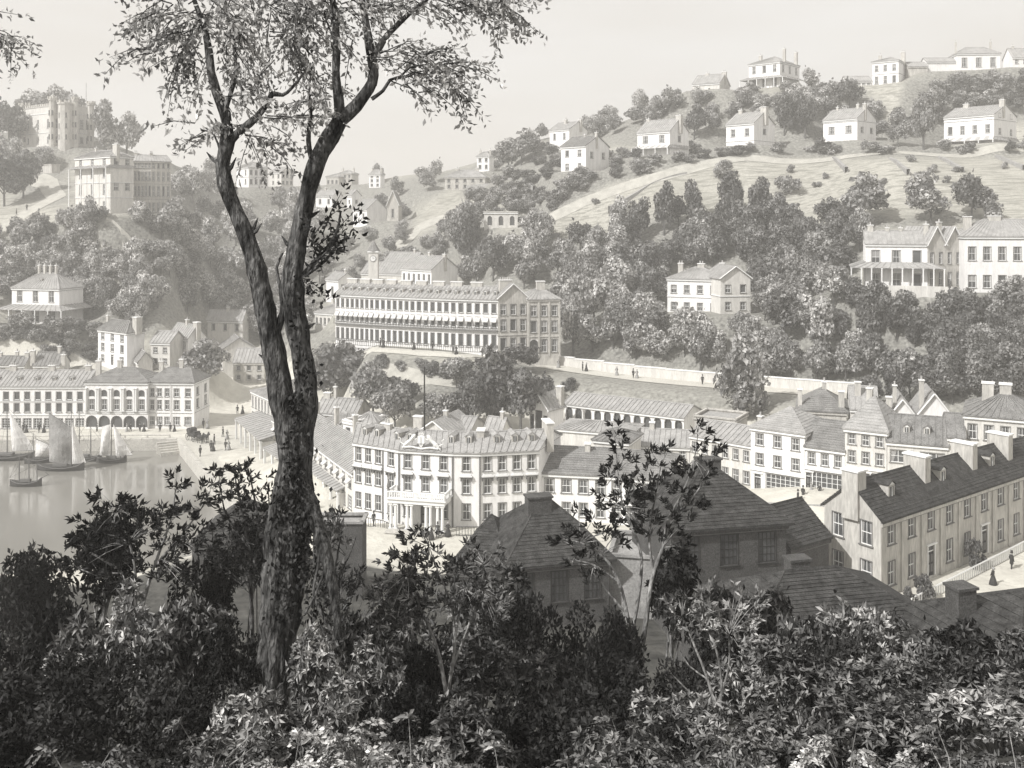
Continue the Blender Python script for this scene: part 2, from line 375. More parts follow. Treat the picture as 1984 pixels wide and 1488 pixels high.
def slab(mb, polys, t, m):
    ed = {}
    key = lambda p: tuple(round(c, 3) for c in p)
    for q in polys:
        for i in range(len(q)):
            a, b = key(q[i]), key(q[(i + 1) % len(q)])
            ed[(a, b)] = ed.get((a, b), 0) + 1
        mb.face(q, m); mb.face([(p[0], p[1], p[2] - t) for p in reversed(q)], m)
    for (a, b) in ed:
        if (b, a) not in ed: mb.face([a, (a[0], a[1], a[2] - t), (b[0], b[1], b[2] - t), b], m)
def slope(mb, a, b, c, d, m, style, n):
    """a,b eave; c,d ridge (a-b-c-d anticlockwise from outside)"""
    a, b, c, d = map(Vector, (a, b, c, d)); nrm = (b - a).cross(d - a).normalized()
    if style == 'course':
        for i in range(n):
            t0, t1 = i / n, (i + 1) / n
            l0, r0, l1, r1 = a.lerp(d, t0), b.lerp(c, t0), a.lerp(d, t1), b.lerp(c, t1); up = nrm * (0.045 + .03 * ((i * 37) % 5) / 5)
            mb.face([l0 + up, r0 + up, r1 + nrm * .012, l1 + nrm * .012], m); mb.face([l0, r0, r0 + up, l0 + up], m)
    elif style == 'rib':
        for i in range(n + 1):
            t = i / n; e = a.lerp(b, t); r = d.lerp(c, t); w = (b - a).normalized() * 0.06; up = nrm * 0.09
            mb.face([e - w + up, e + w + up, r + w + up, r - w + up], m); mb.face([e - w, e - w + up, r - w + up, r - w], m); mb.face([e + w, r + w, r + w + up, e + w + up], m)

AUTOP = 0
LAND = []      # landmarks for describing the trees: (px, py, depth, short phrase)
KEEP = []      # picture boxes of the facades that no tree may stand in front of: (x0,x1,y0,y1,depth)

def building(name, label, cat, front, pyb, pye, D=8.0, back=None, roof='gable', rise=2.0, rows=(), ncol=(), ww=0.9, style='mix',
             side_r=None, side_l=None, wm='stucco', rm='slate', rstyle='rib', rn=None, chim=(), pots=True, cornice=True, ext=(),
             verandah=None, dormers=(), zb=None, ze=None, group=None, oh=0.3, land=None, keep=True, string=(), coping=False, pilasters=0, balcony=None, awn=None):
    """front: list of (px, depth) from left to right; rows: (z0 fraction, z1 fraction); ncol per segment"""
    if zb is None and ze is None and back is None and pyb and front[0][1] > 150:
        mpx = sum(min(max(q[0], 0), 1984) for q in front) / len(front); dm = sum(q[1] for q in front) / len(front)
        k = 1.0; prev = None
        for dd_ in np.arange(dm * .8, dm * 1.3, .5):
            if dd_ < 192 and not name.startswith(('terrace', 'public', 'shop')): continue
            e_ = ZP(pyb, dd_) - float(hraw((mpx - CX) / F * dd_, dd_))
            if prev is not None and prev > 0 >= e_: k = dd_ / dm; break
            prev = e_
        if AUTOP: print('AUTO %-60s d=%.0f k=%.3f z=%.1f raw=%.1f' % (label[:60], dm, k, ZP(pyb, dm), float(hraw((mpx - CX) / F * dm, dm))))
        if not name.startswith(('terrace_b', 'public', 'shop')) or 'hill' in label: front = [(q[0], q[1] * k) for q in front]
    Fp = [Vector(W(*q)) for q in front]
    d0 = front[0][1]
    if zb is None: zb = ZP(pyb, d0)
    if ze is None: ze = ZP(pye, d0)
    Hh = ze - zb; n = len(Fp)
    def nout(a, b): d = (b - a).normalized(); return Vector((d.y, -d.x))
    segs = [(Fp[i], Fp[i + 1]) for i in range(n - 1)]
    if back is None:
        Bp = []
        for i in range(n):
            ns = []
            if i > 0: ns.append(nout(*segs[i - 1]))
            if i < n - 1: ns.append(nout(*segs[i]))
            a = sum(ns, Vector((0, 0))).normalized(); Bp.append(Fp[i] - a * D)
    else: Bp = [Vector(W(*q)) for q in back]
    c = (sum(Fp, Vector((0, 0))) + sum(Bp, Vector((0, 0)))) / (2 * n)
    poly = [tuple(p) for p in Fp] + [tuple(p) for p in reversed(Bp)]
    PADS.append((np.array(poly), zb - 0.05, c.x, c.y, max((p - c).length for p in Fp + Bp)))
    root = empty(name, (c.x, c.y, zb), label, cat, group)
    off = Vector((c.x, c.y)); Lc = lambda p, z: (p.x - off.x, p.y - off.y, z)
    Fl = [p - off for p in Fp]; Bl = [p - off for p in Bp]
    wall = MB(); wl = []
    def do_face(a, b, rws, nc, seg=None, margin=None):
        Ln = (b - a).length; d = (b - a) / Ln; ang = math.atan2(d.y, d.x); ops = []
        if rws and nc:
            pit = Ln / nc; w_ = min(ww, pit * 0.55)
            for ri, rw in enumerate(rws):
                st = rw[2] if len(rw) > 2 else style; wk = w_ * (rw[3] if len(rw) > 3 else 1)
                wk = round(wk / .05) * .05 if wk > 0.3 else round(wk, 2)
                skip = set()
                for e in ext:
                    if e[0] == seg and rw[0] * Hh < e[3] + e[4] and rw[1] * Hh > e[3]:
                        for k in range(nc):
                            if abs((k + .5) * pit - e[1] * Ln) < (e[2] + wk) / 2 + 0.1: skip.add(k)
                for k in range(nc):
                    if k in skip: continue
                    cx_ = (k + 0.5) * pit; z0, z1 = rw[0] * Hh, rw[1] * Hh; hh_ = round((z1 - z0) / .05) * .05
                    ops.append((cx_ - wk / 2, cx_ + wk / 2, z0, z0 + hh_)); wl.append((a + d * cx_, z0, ang, wk, hh_, st))
        for e in ext:
            if e[0] == seg:
                cx_ = e[1] * Ln; ops.append((cx_ - e[2] / 2, cx_ + e[2] / 2, e[3], e[3] + e[4])); wl.append((a + d * cx_, e[3], ang, e[2], e[4], e[5]))
        ops = [o for o in ops if o[3] < Hh]
        panel(wall, a, b, -3.0 if zb > 12 else -1.5, Hh, ops, wm)
    for i in range(n - 1):
        do_face(Fl[i], Fl[i + 1], rows, ncol[i] if i < len(ncol) else 0, i)
    do_face(Fl[-1], Bl[-1], side_r[1] if side_r else (), side_r[0] if side_r else 0, 'R')
    for i in range(n - 1, 0, -1): panel(wall, Bl[i], Bl[i - 1], -1.5, Hh, (), wm)
    do_face(Bl[0], Fl[0], side_l[1] if side_l else (), side_l[0] if side_l else 0, 'L')
    # inside floor slab behind the panes stays dark
    Mid = [(Fl[i] + Bl[i]) / 2 for i in range(n)]
    top = Hh + rise
    if roof == 'gable':
        for (f_, b_, m_, s) in ((Fl[0], Bl[0], Mid[0], -1), (Fl[-1], Bl[-1], Mid[-1], 1)):
            tri = [Lc(f_ + off, Hh), Lc(b_ + off, Hh), Lc(m_ + off, top)]
            wall.face(tri if s == 1 else tri[::-1], wm)
    if roof == 'front':
        a, b = Fl[0], Fl[-1]; mm = (a + b) / 2; wall.face([(a.x, a.y, Hh), (b.x, b.y, Hh), (mm.x, mm.y, top)], wm)
        a, b = Bl[-1], Bl[0]; mm = (a + b) / 2; wall.face([(a.x, a.y, Hh), (b.x, b.y, Hh), (mm.x, mm.y, top)], wm)
    wall.build('wall', root)
    for (p, z0, ang, w_, hh_, st) in wl: put_window(root, (p.x, p.y, z0), ang, w_, hh_, st)
    # roof
    rb = MB(); k = oh / max(0.5, (Fl[0] - Mid[0]).length); drop = rise * k
    if roof in ('gable', 'hip'):
        Fe = [m_ + (f_ - m_) * (1 + k) for f_, m_ in zip(Fl, Mid)]; Be = [m_ + (b_ - m_) * (1 + k) for b_, m_ in zip(Bl, Mid)]
        dl = (Mid[0] - Mid[1]).normalized(); dr = (Mid[-1] - Mid[-2]).normalized()
        Me = list(Mid); e_ = oh if roof == 'hip' else oh * 0.6
        ins = min((Fl[0] - Mid[0]).length, (Mid[1] - Mid[0]).length * 0.48) if roof == 'hip' else 0
        insr = min((Fl[-1] - Mid[-1]).length, (Mid[-1] - Mid[-2]).length * 0.48) if roof == 'hip' else 0
        Me[0] = Mid[0] + dl * (e_ if roof == 'gable' else -ins); Me[-1] = Mid[-1] + dr * (e_ if roof == 'gable' else -insr)
        Fe[0] = Fe[0] + dl * e_; Be[0] = Be[0] + dl * e_; Fe[-1] = Fe[-1] + dr * e_; Be[-1] = Be[-1] + dr * e_
        ez = Hh - drop + 0.06; polys = []
        V = lambda p, z: (p.x, p.y, z)
        for i in range(n - 1):
            fq = [V(Fe[i], ez), V(Fe[i + 1], ez), V(Me[i + 1], top + .06), V(Me[i], top + .06)]
            bq = [V(Be[i + 1], ez), V(Be[i], ez), V(Me[i], top + .06), V(Me[i + 1], top + .06)]
            polys += [fq, bq]
            Ln = (Fe[i + 1] - Fe[i]).length; nn = rn or (max(2, int(Ln / 0.75)) if rstyle == 'rib' else max(4, int((Fl[0] - Bl[0]).length / 2 / (0.22 if rm == 'slate_dark' else .36))))
            slope(rb, *fq, rm, rstyle, nn); slope(rb, *bq, rm, rstyle, nn)
        if roof == 'hip':
            lq = [V(Be[0], ez), V(Fe[0], ez), V(Me[0], top + .06)]; rq = [V(Fe[-1], ez), V(Be[-1], ez), V(Me[-1], top + .06)]
            polys += [lq, rq]
            for q in (lq, rq): slope(rb, q[0], q[1], q[2], q[2], rm, rstyle, rn or (4 if rstyle == 'rib' else 10))
            for q in (lq, rq):
                rb.bar(q[0], q[2], .09, rm); rb.bar(q[1], q[2], .09, rm)
        slab(rb, polys, 0.16, rm)
        for i in range(n - 1): rb.bar(V(Me[i], top + .1), V(Me[i + 1], top + .1), 0.11, rm)
    elif roof == 'front':
        a, b = Fl[0], Fl[-1]; c2, d2 = Bl[0], Bl[-1]; u = (b - a).normalized(); v = (a - c2).normalized()
        mf = (a + b) / 2 + v * oh; mb_ = (c2 + d2) / 2 - v * oh; half = (b - a).length / 2; dd = rise * oh / half; ez = Hh - dd + .06
        V = lambda p, z: (p.x, p.y, z)
        lq = [V(c2 - u * oh - v * oh, ez), V(a - u * oh + v * oh, ez), V(mf, top + .06), V(mb_, top + .06)]
        rq = [V(b + u * oh + v * oh, ez), V(d2 + u * oh - v * oh, ez), V(mb_, top + .06), V(mf, top + .06)]
        nn = rn or (max(2, int((a - c2).length / 0.75)) if rstyle == 'rib' else 8)
        slope(rb, *lq, rm, rstyle, nn); slope(rb, *rq, rm, rstyle, nn); slab(rb, [lq, rq], 0.16, rm)
        bb = MB()
        bb.bar(V(a - u * oh + v * (oh + .05), ez - .08), V(mf + v * .05, top), .12, 'trim'); bb.bar(V(b + u * oh + v * (oh + .05), ez - .08), V(mf + v * .05, top), .12, 'trim')
        bb.build('bargeboard', root)
    elif roof == 'pyramid':
        ez = Hh; cc = sum(Fl + Bl, Vector((0, 0))) / (2 * n); ring = [p + (p - cc).normalized() * oh for p in (Fl + Bl[::-1])]
        for i in range(len(ring)):
            a, b = ring[i], ring[(i + 1) % len(ring)]
            q = [(a.x, a.y, ez), (b.x, b.y, ez), (cc.x, cc.y, top)]
            slab(rb, [q], .1, rm); slope(rb, q[0], q[1], q[2], q[2], rm, rstyle, rn or 8)
    else:   # flat behind a parapet
        poly2 = [(p.x, p.y, Hh - 0.25) for p in Fl] + [(p.x, p.y, Hh - 0.25) for p in Bl[::-1]]
        rb.face(poly2, rm)
        ringp = Fl + Bl[::-1]
        for i in range(len(ringp)):
            a, b = ringp[i], ringp[(i + 1) % len(ringp)]; dd = (b - a); m_ = (a + b) / 2
            rb.box((m_.x, m_.y, Hh - 0.02), dd.length + .2, 0.35, 0.22, math.atan2(dd.y, dd.x), rm if wm.startswith('dark') else wm)
    rb.build('roof', root)
    def strip(nm, z, hh_, pr, m='trim', all_=True):
        cb = MB(); runs = segs_l = [(Fl[i], Fl[i + 1]) for i in range(n - 1)] + ([(Fl[-1], Bl[-1]), (Bl[0], Fl[0])] if all_ else [])
        for a, b in runs:
            dd = b - a; nn_ = Vector((dd.y, -dd.x)).normalized(); m_ = (a + b) / 2 + nn_ * pr / 2
            cb.box((m_.x, m_.y, z), dd.length + pr * 1.0, pr, hh_, math.atan2(dd.y, dd.x), m)
            cb.box((m_.x, m_.y, z - .07), dd.length + pr * .6, pr * .7, .07, math.atan2(dd.y, dd.x), 'line')
        cb.build(nm, root)
    if cornice and roof != 'front': strip('cornice', Hh - drop - .42 if roof in ('gable', 'hip') else Hh - .45, 0.26, 0.2, 'trim' if wm in ('stucco', 'cream') else wm, roof != 'gable')
    for s_ in string: strip('string_course', s_ * Hh, 0.14, 0.1, 'trim' if wm in ('stucco', 'cream') else wm)
    if pilasters:
        for i in range(n - 1):
            a, b = Fl[i], Fl[i + 1]; dd = b - a; nn_ = Vector((dd.y, -dd.x)).normalized()
            for kx in range(pilasters + 1):
                q = a + dd * (kx / pilasters) + nn_ * .06
                pb = MB(); pb.box((0, 0, 0), .32, .14, Hh - .6, 0, wm); pb.build('pilaster', root, (q.x, q.y, 0), math.atan2(dd.y, dd.x))
    # chimneys: (t along, s across, width, depth, height above ridge or roof, pots)
    lens = [(Fl[i + 1] - Fl[i]).length for i in range(n - 1)]; tot = sum(lens)
    def along(t):
        s_ = t * tot
        for i, l_ in enumerate(lens):
            if s_ <= l_ or i == len(lens) - 1: return i, s_ / l_
            s_ -= l_
    for ch in chim:
        t, s_, w_, dp, hh_, npot = ch
        i, u = along(t); a = Fl[i].lerp(Fl[i + 1], u); b = Bl[i].lerp(Bl[i + 1], u); q = a.lerp(b, s_)
        dd = Fl[i + 1] - Fl[i]; ang = math.atan2(dd.y, dd.x)
        cb = MB(); zt = top + hh_; z0 = Hh * 0.9
        cb.box((0, 0, 0), w_, dp, zt - z0, 0, 'tan' if wm not in ('dark_stone',) else 'dark_stone'); cb.box((0, 0, zt - z0), w_ + .2, dp + .2, 0.15, 0, 'trim' if wm != 'dark_stone' else 'dark_stone')
        o = cb.build('chimney', root, (q.x, q.y, z0), ang)
        for kx in range(npot):
            link('chimney_pot', POT, o, ((kx - (npot - 1) / 2) * min(.5, w_ / max(1, npot)), 0, zt - z0 + .15))
    for (t, s_, w_, hh_) in dormers:
        i, u = along(t); a = Fl[i].lerp(Fl[i + 1], u); b = Bl[i].lerp(Bl[i + 1], u); q = a.lerp(b, s_); dd = (Fl[i + 1] - Fl[i]); ang = math.atan2(dd.y, dd.x)
        inn = (b - a).normalized(); D_ = (b - a).length; zr = Hh + rise * min(1, s_ * 2)
        dep = hh_ / (rise / (D_ / 2)) if rise else 1
        dep = min(dep + .3, D_ * .5)
        w_ *= .8; hh_ *= .85; db = MB(); db.box((0, dep / 2, -.1), w_, dep, hh_ + .1, 0, 'tan' if wm != 'dark_stone' else 'dark_stone')
        # little pitched roof
        e = .12; A = [(-w_ / 2 - e, -e, hh_), (0, -e, hh_ + w_ * .4), (0, dep, hh_ + w_ * .4), (-w_ / 2 - e, dep, hh_)]
        B = [(w_ / 2 + e, -e, hh_), (w_ / 2 + e, dep, hh_), (0, dep, hh_ + w_ * .4), (0, -e, hh_ + w_ * .4)]
        slab(db, [[A[0], A[1], A[2], A[3]][::-1], B[::1]], -.08, rm); db.face([(-w_ / 2, -.01, hh_), (w_ / 2, -.01, hh_), (0, -.01, hh_ + w_ * .38)], 'trim')
        o = db.build('dormer', root, (q.x, q.y, zr), ang)
        gl = MB(); gl.box((0, -.03, .12), w_ * .55, .04, hh_ * .75, 0, 'glass'); gl.box((0, -.06, .12), .05, .03, hh_ * .75, 0, 'trim'); gl.build('pane', o)
    if verandah:   # (z fraction of eave, depth, overhang each side, posts, both)
        zf, vd, vo, npst, mm = verandah
        a, b = Fl[0], Fl[-1]; dd = (b - a).normalized(); nn_ = Vector((dd.y, -dd.x)); z1 = zf * Hh; z0 = z1 - vd * .42
        A = a - dd * vo; B = b + dd * vo
        vb = MB(); q = [(A + nn_ * vd).to_tuple() + (z0,), (B + nn_ * vd).to_tuple() + (z0,), (b + nn_ * .02).to_tuple() + (z1,), (a + nn_ * .02).to_tuple() + (z1,)]
        slab(vb, [q], .1, 'slate' if mm != 'stripe' else 'awning')
        lst = [q]
        for (P_, Q_, s2) in ((a, Bl[0], -1), (b, Bl[-1], 1)):
            if vo > 0.3:
                e0 = (P_ + dd * s2 * vo + nn_ * vd); e1 = Q_ + dd * s2 * vo; w0 = P_; w1 = Q_
                qq = [(e0.x, e0.y, z0), (e1.x, e1.y, z0), (w1.x, w1.y, z1), (w0.x, w0.y, z1)]
                if s2 == -1: qq = [qq[1], qq[0], qq[3], qq[2]]
                slab(vb, [qq], .1, 'slate'); slope(vb, *qq, 'slate', 'rib', 8)
        if mm == 'stripe':
            ns = 12
            for i in range(0, ns, 2):
                e0 = Vector(q[0]).lerp(Vector(q[1]), i / ns); e1 = Vector(q[0]).lerp(Vector(q[1]), (i + 1) / ns); r0 = Vector(q[3]).lerp(Vector(q[2]), i / ns); r1 = Vector(q[3]).lerp(Vector(q[2]), (i + 1) / ns)
                u_ = Vector((0, 0, .03)); vb.face([e0 + u_, e1 + u_, r1 + u_, r0 + u_], 'stripe')
        else: slope(vb, *q, 'slate', 'rib', 12)
        vb.build('verandah_roof', root)
        for i in range(npst):
            p = A + (B - A) * ((i + .02) / (npst - 1 + .04)) + nn_ * (vd - .15)
            pb = MB(); pb.box((0, 0, 0), .2, .2, z0 - .02, 0, 'trim'); pb.box((0, 0, z0 - .2), .34, .3, .14, 0, 'trim'); pb.build('post', root, (p.x, p.y, -.0), math.atan2(dd.y, dd.x))
    if balcony:
        zf, dep = balcony
        for i in range(n - 1):
            a, b = Fl[i], Fl[i + 1]; dd = b - a; ang = math.atan2(dd.y, dd.x); nn_ = Vector((dd.y, -dd.x)).normalized(); m_ = (a + b) / 2
            bb = MB(); Ln = dd.length
            bb.box((0, -dep / 2, 0), Ln + .1, dep, .14, 0, 'line'); bb.box((0, -dep + .04, .95), Ln + .1, .06, .07, 0, 'iron')
            for kx in range(int(Ln / .35) + 1): bb.box((-Ln / 2 + kx * .35, -dep + .04, .14), .05, .05, .8, 0, 'iron')
            bb.build('balcony', root, (m_.x, m_.y, zf * Hh), ang)
    if awn:
        zf, hh_ = awn
        for i in range(n - 1):
            a, b = Fl[i], Fl[i + 1]; dd = b - a; ang = math.atan2(dd.y, dd.x); nc = ncol[i] if i < len(ncol) else 0
            for kx in range(nc):
                p = a + dd * ((kx + .5) / nc); link('awning', awnmesh(min(ww, dd.length / nc * .55) + .3, hh_), root, (p.x, p.y, zf * Hh), ang)
    pxs = [f_[0] for f_ in front] + [PX(*Bp[-1]), PX(*Bp[0])]
    y1 = PY(zb, front[-1][1]); y0 = PY(ze + rise * .6, front[-1][1])
    if keep: KEEP.append((min(pxs), max(pxs), y0, y1 - (y1 - y0) * .27, d0))
    if land: LAND.append(((min(pxs) + max(pxs)) / 2, (y0 + y1) / 2, d0, land, (max(pxs) - min(pxs)) / 2, (y1 - y0) / 2))
    root['_bx'] = 1; del root['_bx']
    return root, Fl, Bl, Hh, zb, top
_aw = {}
def awnmesh(w, hh):
    k = (round(w, 1), round(hh, 1))
    if k not in _aw:
        b = MB(); w, hh = k; b.face([(-w / 2, -.7, 0), (w / 2, -.7, 0), (w / 2, -.03, hh), (-w / 2, -.03, hh)], 'awning')
        b.face([(-w / 2, -.7, -.12), (w / 2, -.7, -.12), (w / 2, -.7, 0), (-w / 2, -.7, 0)], 'stripe')
        for s in (-1, 1): b.face([(s * w / 2, -.7, 0), (s * w / 2, -.03, hh), (s * w / 2, -.03, 0)], 'stripe')
        _aw[k] = b.mesh('awning')
    return _aw[k]
pb = MB(); ring = lambda r, z, n=8: [(r * math.cos(2 * math.pi * i / n), r * math.sin(2 * math.pi * i / n), z) for i in range(n)]
pb.rings([ring(.15, 0), ring(.11, .35), ring(.15, .42), ring(.14, .5)], 'pot'); POT = pb.mesh('chimney_pot')

def bf(l, r, r2, d, th=30):
    """front from px l to px r, right side to px r2, right front corner at depth d, turned th degrees"""
    t = math.radians(th); s = F / d
    Wd = (r - l) / (s * (math.cos(t) + math.sin(t) * (l - CX) / F)) if True else 0
    front = [(l, d + Wd * math.sin(t)), (r, d)]
    D = max(2.5, (r2 - r) / (s * (math.sin(t) - math.cos(t) * (r2 - CX) / F))) if r2 > r and (math.sin(t) - math.cos(t) * (r2 - CX) / F) > .05 else 6
    return front, min(D, 13)

AUTOP = 0
R2 = ((.12, .36), (.58, .84)); R3 = ((.08, .25), (.40, .58), (.71, .9)); R1 = ((.35, .75),)
# ------------------------------------------------------------------ the town by the harbour
def B(name, label, spec, pyb, pye, cat='house', **k):
    if isinstance(spec, tuple) and len(spec) == 5 and not isinstance(spec[0], tuple):
        fr, D = bf(*spec); k.setdefault('D', D)
    else: fr = spec
    return building(name, label, cat, fr, pyb, pye, **k)

# strand terrace along the far quay
B('terrace_building', 'long white three-storey quay terrace with plain sash windows behind the boats',
  [(-260, 189.5), (-60, 189.5), (165, 189.5)], 833, 747, cat='terrace', D=9, rise=2.2, rows=((.04, .26, 'shop', 1.5), (.40, .60, 'far'), (.68, .86, 'far')), ncol=[9, 11], ww=1.0, rm='slate',
  chim=[(.45, .5, 1.2, .7, 1, 3), (.62, .5, 1.2, .7, .9, 3), (.8, .5, 1.2, .7, .9, 3), (.97, .5, 1.0, .7, .9, 2)], string=(.33, .64), dormers=[(.5, .15, .9, .7), (.58, .15, .9, .7), (.68, .15, .9, .7), (.76, .15, .9, .7), (.84, .15, .9, .7), (.92, .15, .9, .7)],
  land='the long white quay terrace')
cb_ = B('public_building', 'white columned quayside building with five ground floor arches', [(165.5, 187.8), (286.5, 187.4)], 830, 739, cat='public building', D=8.5,
  roof='hip', rise=2.0, rows=((.03, .27, 'archopen', 2.2), (.40, .62, 'sash', 1.1), (.68, .82, 'arch', 1.1)), ncol=[5], ww=.95, string=(.32, .36), rm='slate_mid', rstyle='course',
  chim=[(.05, .5, .9, .6, 1.2, 2), (.4, .5, .8, .6, 1.4, 1)], land='the arched white public building')
root_, Fl_, Bl_, Hh_, zb_, top_ = cb_
dd_ = Fl_[1] - Fl_[0]; an_ = math.atan2(dd_.y, dd_.x); nn_ = Vector((dd_.y, -dd_.x)).normalized()
colm = MB(); colm.rings([ring(.2, 0), ring(.16, Hh_ * .5 - .3)], 'trim'); colm.box((0, 0, -.12), .5, .5, .12); colm.box((0, 0, Hh_ * .5 - .3), .5, .5, .16)
CM = colm.mesh('column')
for i in range(6):
    for e in (-.18, .18):
        p = Fl_[0] + dd_ * min(.985, max(.015, i / 5 + e / dd_.length * 1.0)) + nn_ * .22; link('column', CM, root_, (p.x, p.y, Hh_ * .385), an_)
B('shop_terrace', 'white three-storey corner shops with small square windows at the end of the quay', [(287, 188.3), (331, 188.0), (375, 187.7)], 829, 739, cat='shop',
  D=8, roof='hip', rise=2.0, rows=((.07, .24, 'triple', 1.2), (.40, .6, 'sash'), (.68, .85, 'sash')), ncol=[3, 2], ww=1.0, string=(.33,), rm='slate_mid', rstyle='course', pilasters=1,
  chim=[(.1, .5, .8, .6, 1.2, 2), (.55, .5, .7, .5, 1.6, 1)], side_r=(2, ((.4, .6), (.68, .85))), land='the corner shops on the quay')
# rooftops behind the quay terrace
B('house', 'small slate-roofed house behind the left end of the quay terrace', [(-12, 203), (22, 203)], 735, 706, D=5, rise=1.4, rows=R1, ncol=[1], wm='cream', rm='slate_mid', chim=[(.0, .5, 1, .6, .7, 1), (1, .5, .6, .6, .9, 1)])
B('house', 'small house with three tiny windows and one chimney right above the quay terrace', [(17, 202), (47, 202)], 735, 707, D=4, rise=1.5, rows=((.3, .8, 'far'),), ncol=[3], wm='cream', rm='slate_mid', chim=[(.9, .5, .8, .6, .8, 1)])
B('house', 'low house with two round-topped windows between tall chimneys above the quay terrace', [(65, 201), (115, 201)], 735, 706, D=5, rise=2.2, rows=((.3, .7, 'far'),), ncol=[2], wm='cream', rm='slate_mid', chim=[(-.06, .1, .9, .7, .6, 1), (.8, .5, .6, .6, 1.2, 1), (1.12, .1, .8, .6, -.3, 1)])
# houses climbing the left slope
B('house', 'square white three-storey house with a dark hipped roof above the quay', (190, 246, 281, 200, 36), 704, 636, rise=1.9, roof='hip', rm='slate_mid', rstyle='rib', rows=((.08, .27), (.39, .60), (.70, .89)), ncol=[3], ww=1.1,
  wm='stucco', chim=[(1.0, .6, 1.5, 1.4, .9, 3), (.05, .5, .5, .5, .7, 1)], ext=[(0, .5, .9, .1, 2.2, 'door')], land='the square white house above the quay')
B('cottage', 'little gabled cottage with a pointed white end above the corner shops', (257, 268, 296, 206, 60), 718, 692, rise=1.8, rows=((.2, .7, 'far'),), ncol=[1], cat='cottage', wm='cream')
B('house', 'low house with a pale roof squeezed behind the square white house', [(292, 206), (329, 205)], 715, 662, D=6, rise=2.0, rows=((.2, .4), (.6, .8)), ncol=[2], wm='cream', rm='slate')
B('house', 'white gabled house with a big end chimney above the round street tree', (327, 364, 402, 199, 40), 702, 650, rise=2.6, rows=((.25, .42), (.6, .85)), ncol=[3], ww=.6, chim=[(.5, .5, .6, .6, .9, 1), (1, .5, 1.5, 1.0, .6, 0)], coping=True, land='the white gabled house')
B('house', 'far pale house topmost of the hillside row left of the forked tree', (402, 470, 482, 246, 14), 662, 618, rise=2.2, rows=((.5, .8, 'far'),), ncol=[3], wm='cream', chim=[(.5, .5, .6, .6, .7, 1)])
B('house', 'pale gabled house with ribbed roof behind the round street tree', (425, 432, 496, 226, 68), 715, 668, rise=2.4, rows=((.3, .5, 'far'),), ncol=[0], side_r=(3, ((.5, .8, 'far'),)), wm='cream', land='the pale gabled house')
B('house', 'grey house with two rows of small windows facing the open square', [(452, 219), (512, 219)], 742, 701, D=7, rise=2.6, rows=((.15, .38, 'far'), (.58, .82, 'far')), ncol=[3], wm='tan', land='the grey house on the square')
# hipped cottage with verandah and a cluster of chimneys
B('villa', 'white villa at the left edge with hipped roof, four chimneys and wide verandah', [(23, 205), (115, 202)], 625, 556, cat='villa', D=8, roof='hip', rise=3.0, rm='slate', rows=((.04, .42, 'blind', 1.5), (.60, .92, 'sash', 1.1)), ncol=[3], ww=1.2,
  verandah=(.52, 2.4, 2.4, 6, 'v'), chim=[(.32, .5, .45, .6, 1.8, 1), (.44, .5, .45, .6, 1.8, 1), (.56, .5, .45, .6, 1.8, 1), (.68, .5, .45, .6, 1.8, 1)], dormers=[(.5, .2, .8, .7)], land='the verandah villa')
# big terrace on the left hill
B('villa', 'tall three-storey white villa with verandah on the left hill below the castle', (145, 214, 258, 246, 38), 413, 306, cat='villa', rise=1.6, roof='hip', rm='slate', rows=((.05, .2), (.33, .5), (.62, .78, 'french'), (.86, .97)), ncol=[3], ww=1.1,
  side_r=(2, ((.40, .52), (.84, .95))), string=(.27, .53), wm='cream', chim=[(.97, .3, 2, .8, 1.2, 4), (.3, .5, .6, .6, .8, 1)], verandah=(.84, 1.6, .4, 4, 'v'), land='the tall villa on the left hill')
B('terrace_building', 'row of tall narrow-windowed stone houses beside the tall villa on the left hill', [(258.5, 250), (293, 251), (331, 254)], 413, 311, cat='terrace', D=7, rise=1.6, rows=((.03, .2), (.32, .52), (.62, .79), (.86, .96)), ncol=[5, 4], ww=.55,
  string=(.27, .56), wm='tan', chim=[(.5, .5, .8, .6, .5, 2), (.02, .5, .8, .6, .6, 2)], land='the tall stone terrace on the left hill')
# the castle
cs = building('castle', 'battlemented stone castle mansion with towers standing on the wooded left hilltop', 'castle', [(45, 338), (103, 327), (176, 334)], 287, 212, D=9, roof='flat',
  rows=((.08, .24), (.45, .68), ), ncol=[3, 6], ww=.9, wm='cream', cornice=False, string=(.34, .82), chim=[(.4, .6, .9, .7, 2.4, 2), (.8, .6, .9, .7, 1.6, 2)], land='the castle')
root_, Fl_, Bl_, Hh_, zb_, top_ = cs
def merlons(mb, a, b, z, st=1.3):
    dd = b - a; Ln = dd.length; k = max(2, int(Ln / st)); an = math.atan2(dd.y, dd.x)
    for i in range(k): q = a + dd * ((i + .5) / k); mb.box((q.x, q.y, z), Ln / k * .55, .5, .8, an, 'tan')
mb = MB(); merlons(mb, Fl_[0], Fl_[1], Hh_ + .15); merlons(mb, Fl_[1], Fl_[2], Hh_ + .15); merlons(mb, Fl_[2], Bl_[2], Hh_ + .15); mb.build('battlement', root_)
